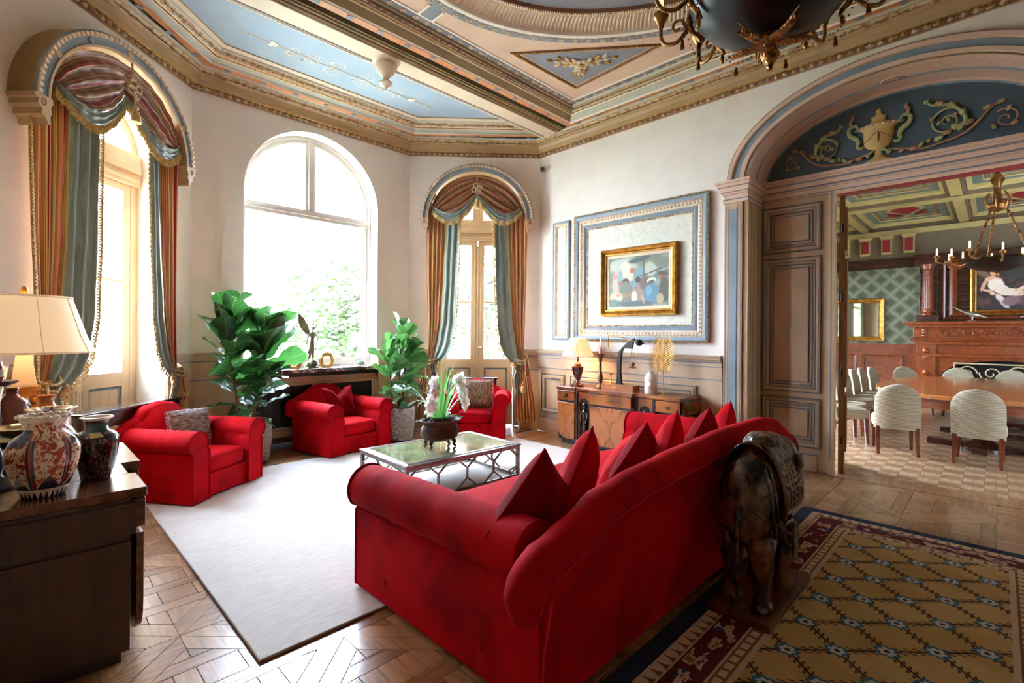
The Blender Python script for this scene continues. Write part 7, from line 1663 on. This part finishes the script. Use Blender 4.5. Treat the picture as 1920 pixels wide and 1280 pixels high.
# ------------------------------------------------------------------ main chandelier
t = thing('chandelier', 'large black bowl chandelier with gilt scroll arms and candles under the oval ceiling', 'chandelier', (3.0, .93, 3.29))
M['bronze2'] = mat('gilt_bronze', lambda g: g.mix(g.step(g.noise(26, 3), .4, .65), '#b07c40', '#6b4020'), .4, .7, bump=lambda g: g.vor(60), bs=.6, bd=.01); M['bowlm'] = mat('black_green_lacquer', '#0c110e', .38, spec=.4)
MB().lathe([(0, 0), (.06, .003), (.16, .02), (.26, .06), (.35, .125), (.41, .2), (.435, .28), (.43, .34), (.44, .35), (.44, .38), (.40, .39)], 48).obj('bowl', M['bowlm'], t, smooth=True, ang=40)
mb = MB(); mb.lathe([(.438, .33), (.455, .34), (.455, .37), (.44, .38)], 48, cap=False); mb.obj('rim_band', M['bronze'], t, smooth=True)
st = MB()
for k in range(5):
    a = k * 2 * pi / 5 + .25
    for j in range(9):
        rr = .05 + j * .021; zz = .6 * (rr * .95) ** 2 * 1.35 - .03 - j * .0035; w_ = .042 * (1 - j / 11)
        for s_ in (-1, 1): st.ball((0, 0, 0), (.024, w_ * .6, .009), 0, 6, 4, T((rr) * cos(a) - s_ * w_ * .5 * sin(a), rr * sin(a) + s_ * w_ * .5 * cos(a), zz, rz=a + s_ * .6))
    st.tube([(.04 * cos(a), .04 * sin(a), -.02), (.14 * cos(a), .14 * sin(a), -.012), (.25 * cos(a), .25 * sin(a), .02)], [.012, .009, .003], 6)
st.lathe([(0, -.015), (.06, -.01), (.075, .0), (.03, .01)], 16); st.obj('star_leaf_mount', M['bronze2'], t, smooth=True)
mb = MB(); mb.lathe([(.02, -.01), (.035, -.03), (.028, -.045), (.035, -.06), (.045, -.08), (.05, -.1), (.04, -.125), (.022, -.15), (.014, -.17), (.016, -.185), (.0, -.19)], 18, lobes=6, la=.08); mb.obj('pinecone_finial', M['bronze2'], t, smooth=True)
M['gold2'] = mat('old_gilt_brass', lambda g: g.mix(g.step(g.noise(22, 3), .4, .7), '#a3763a', '#5e3c1c'), .35, .8)
for k in range(10):
    a = 2 * pi * k / 10 + .42; c, s_ = cos(a), sin(a)
    def P(L): return [(r_ * c - o_ * s_, r_ * s_ + o_ * c, z) for r_, o_, z in L]
    q = MB(); q.tube(P([(.42, 0, .30), (.47, 0, .22), (.53, 0, .17), (.60, 0, .175), (.635, 0, .22), (.64, 0, .27), (.64, 0, .31)]), [.014, .013, .013, .013, .012, .012, .014], 7)
    q.tube(P([(.47, 0, .22), (.50, 0, .29), (.545, 0, .30), (.56, 0, .265), (.54, 0, .24), (.515, 0, .25)]), [.011, .01, .01, .009, .008, .01], 6)
    q.lathe([(.008, .29), (.018, .30), (.022, .32), (.045, .36), (.052, .375), (.05, .385), (.025, .39), (.022, .41)], 14, 0, T(.64 * c, .64 * s_, 0)); o = q.obj('candle_arm', M['gold2'], t, smooth=True)
    MB().lathe([(.016, .405), (.0145, .56), (.004, .565)], 10, 0, T(.64 * c, .64 * s_, 0)).obj('candle', M['candle'], o, smooth=True)
    q = MB(); q.tube(P([(.43, 0, .36), (.455, 0, .28), (.44, 0, .2), (.40, 0, .15), (.385, 0, .115)]), [.022, .02, .017, .013, .01], 7); q.ball(P([(.40, 0, .09)])[0], (.014, .014, .03), 0, 7, 5); q.obj('scroll_mount', M['gold2'], t, smooth=True)
    q = MB(); a2 = a + pi / 5
    for j in range(12):
        u = j / 11; aa = lerp(a - pi / 10, a + pi / 10, u) + pi / 10; q.ball((.47 * cos(aa), .47 * sin(aa), .2 - .09 * sin(pi * u)), .006, 0, 4, 3)
    aa = a + pi / 10; q.lathe([(.0, .12), (.008, .11), (.012, .08), (.014, .06)], 7, 0, T(.47 * cos(aa), .47 * sin(aa), -.03)); stuff(q.obj('bead_swag', M['bronze'], t, smooth=True))
mb = MB()
for k in range(3): a = k * 2.094 + .3; mb.tube([(.40 * cos(a), .4 * sin(a), .38), (.08 * cos(a), .08 * sin(a), 1.15)], .012, 6)
mb.tube([(0, 0, 1.1), (0, 0, 1.73)], .02, 8); mb.obj('suspension', M['bronze'], t, smooth=True)
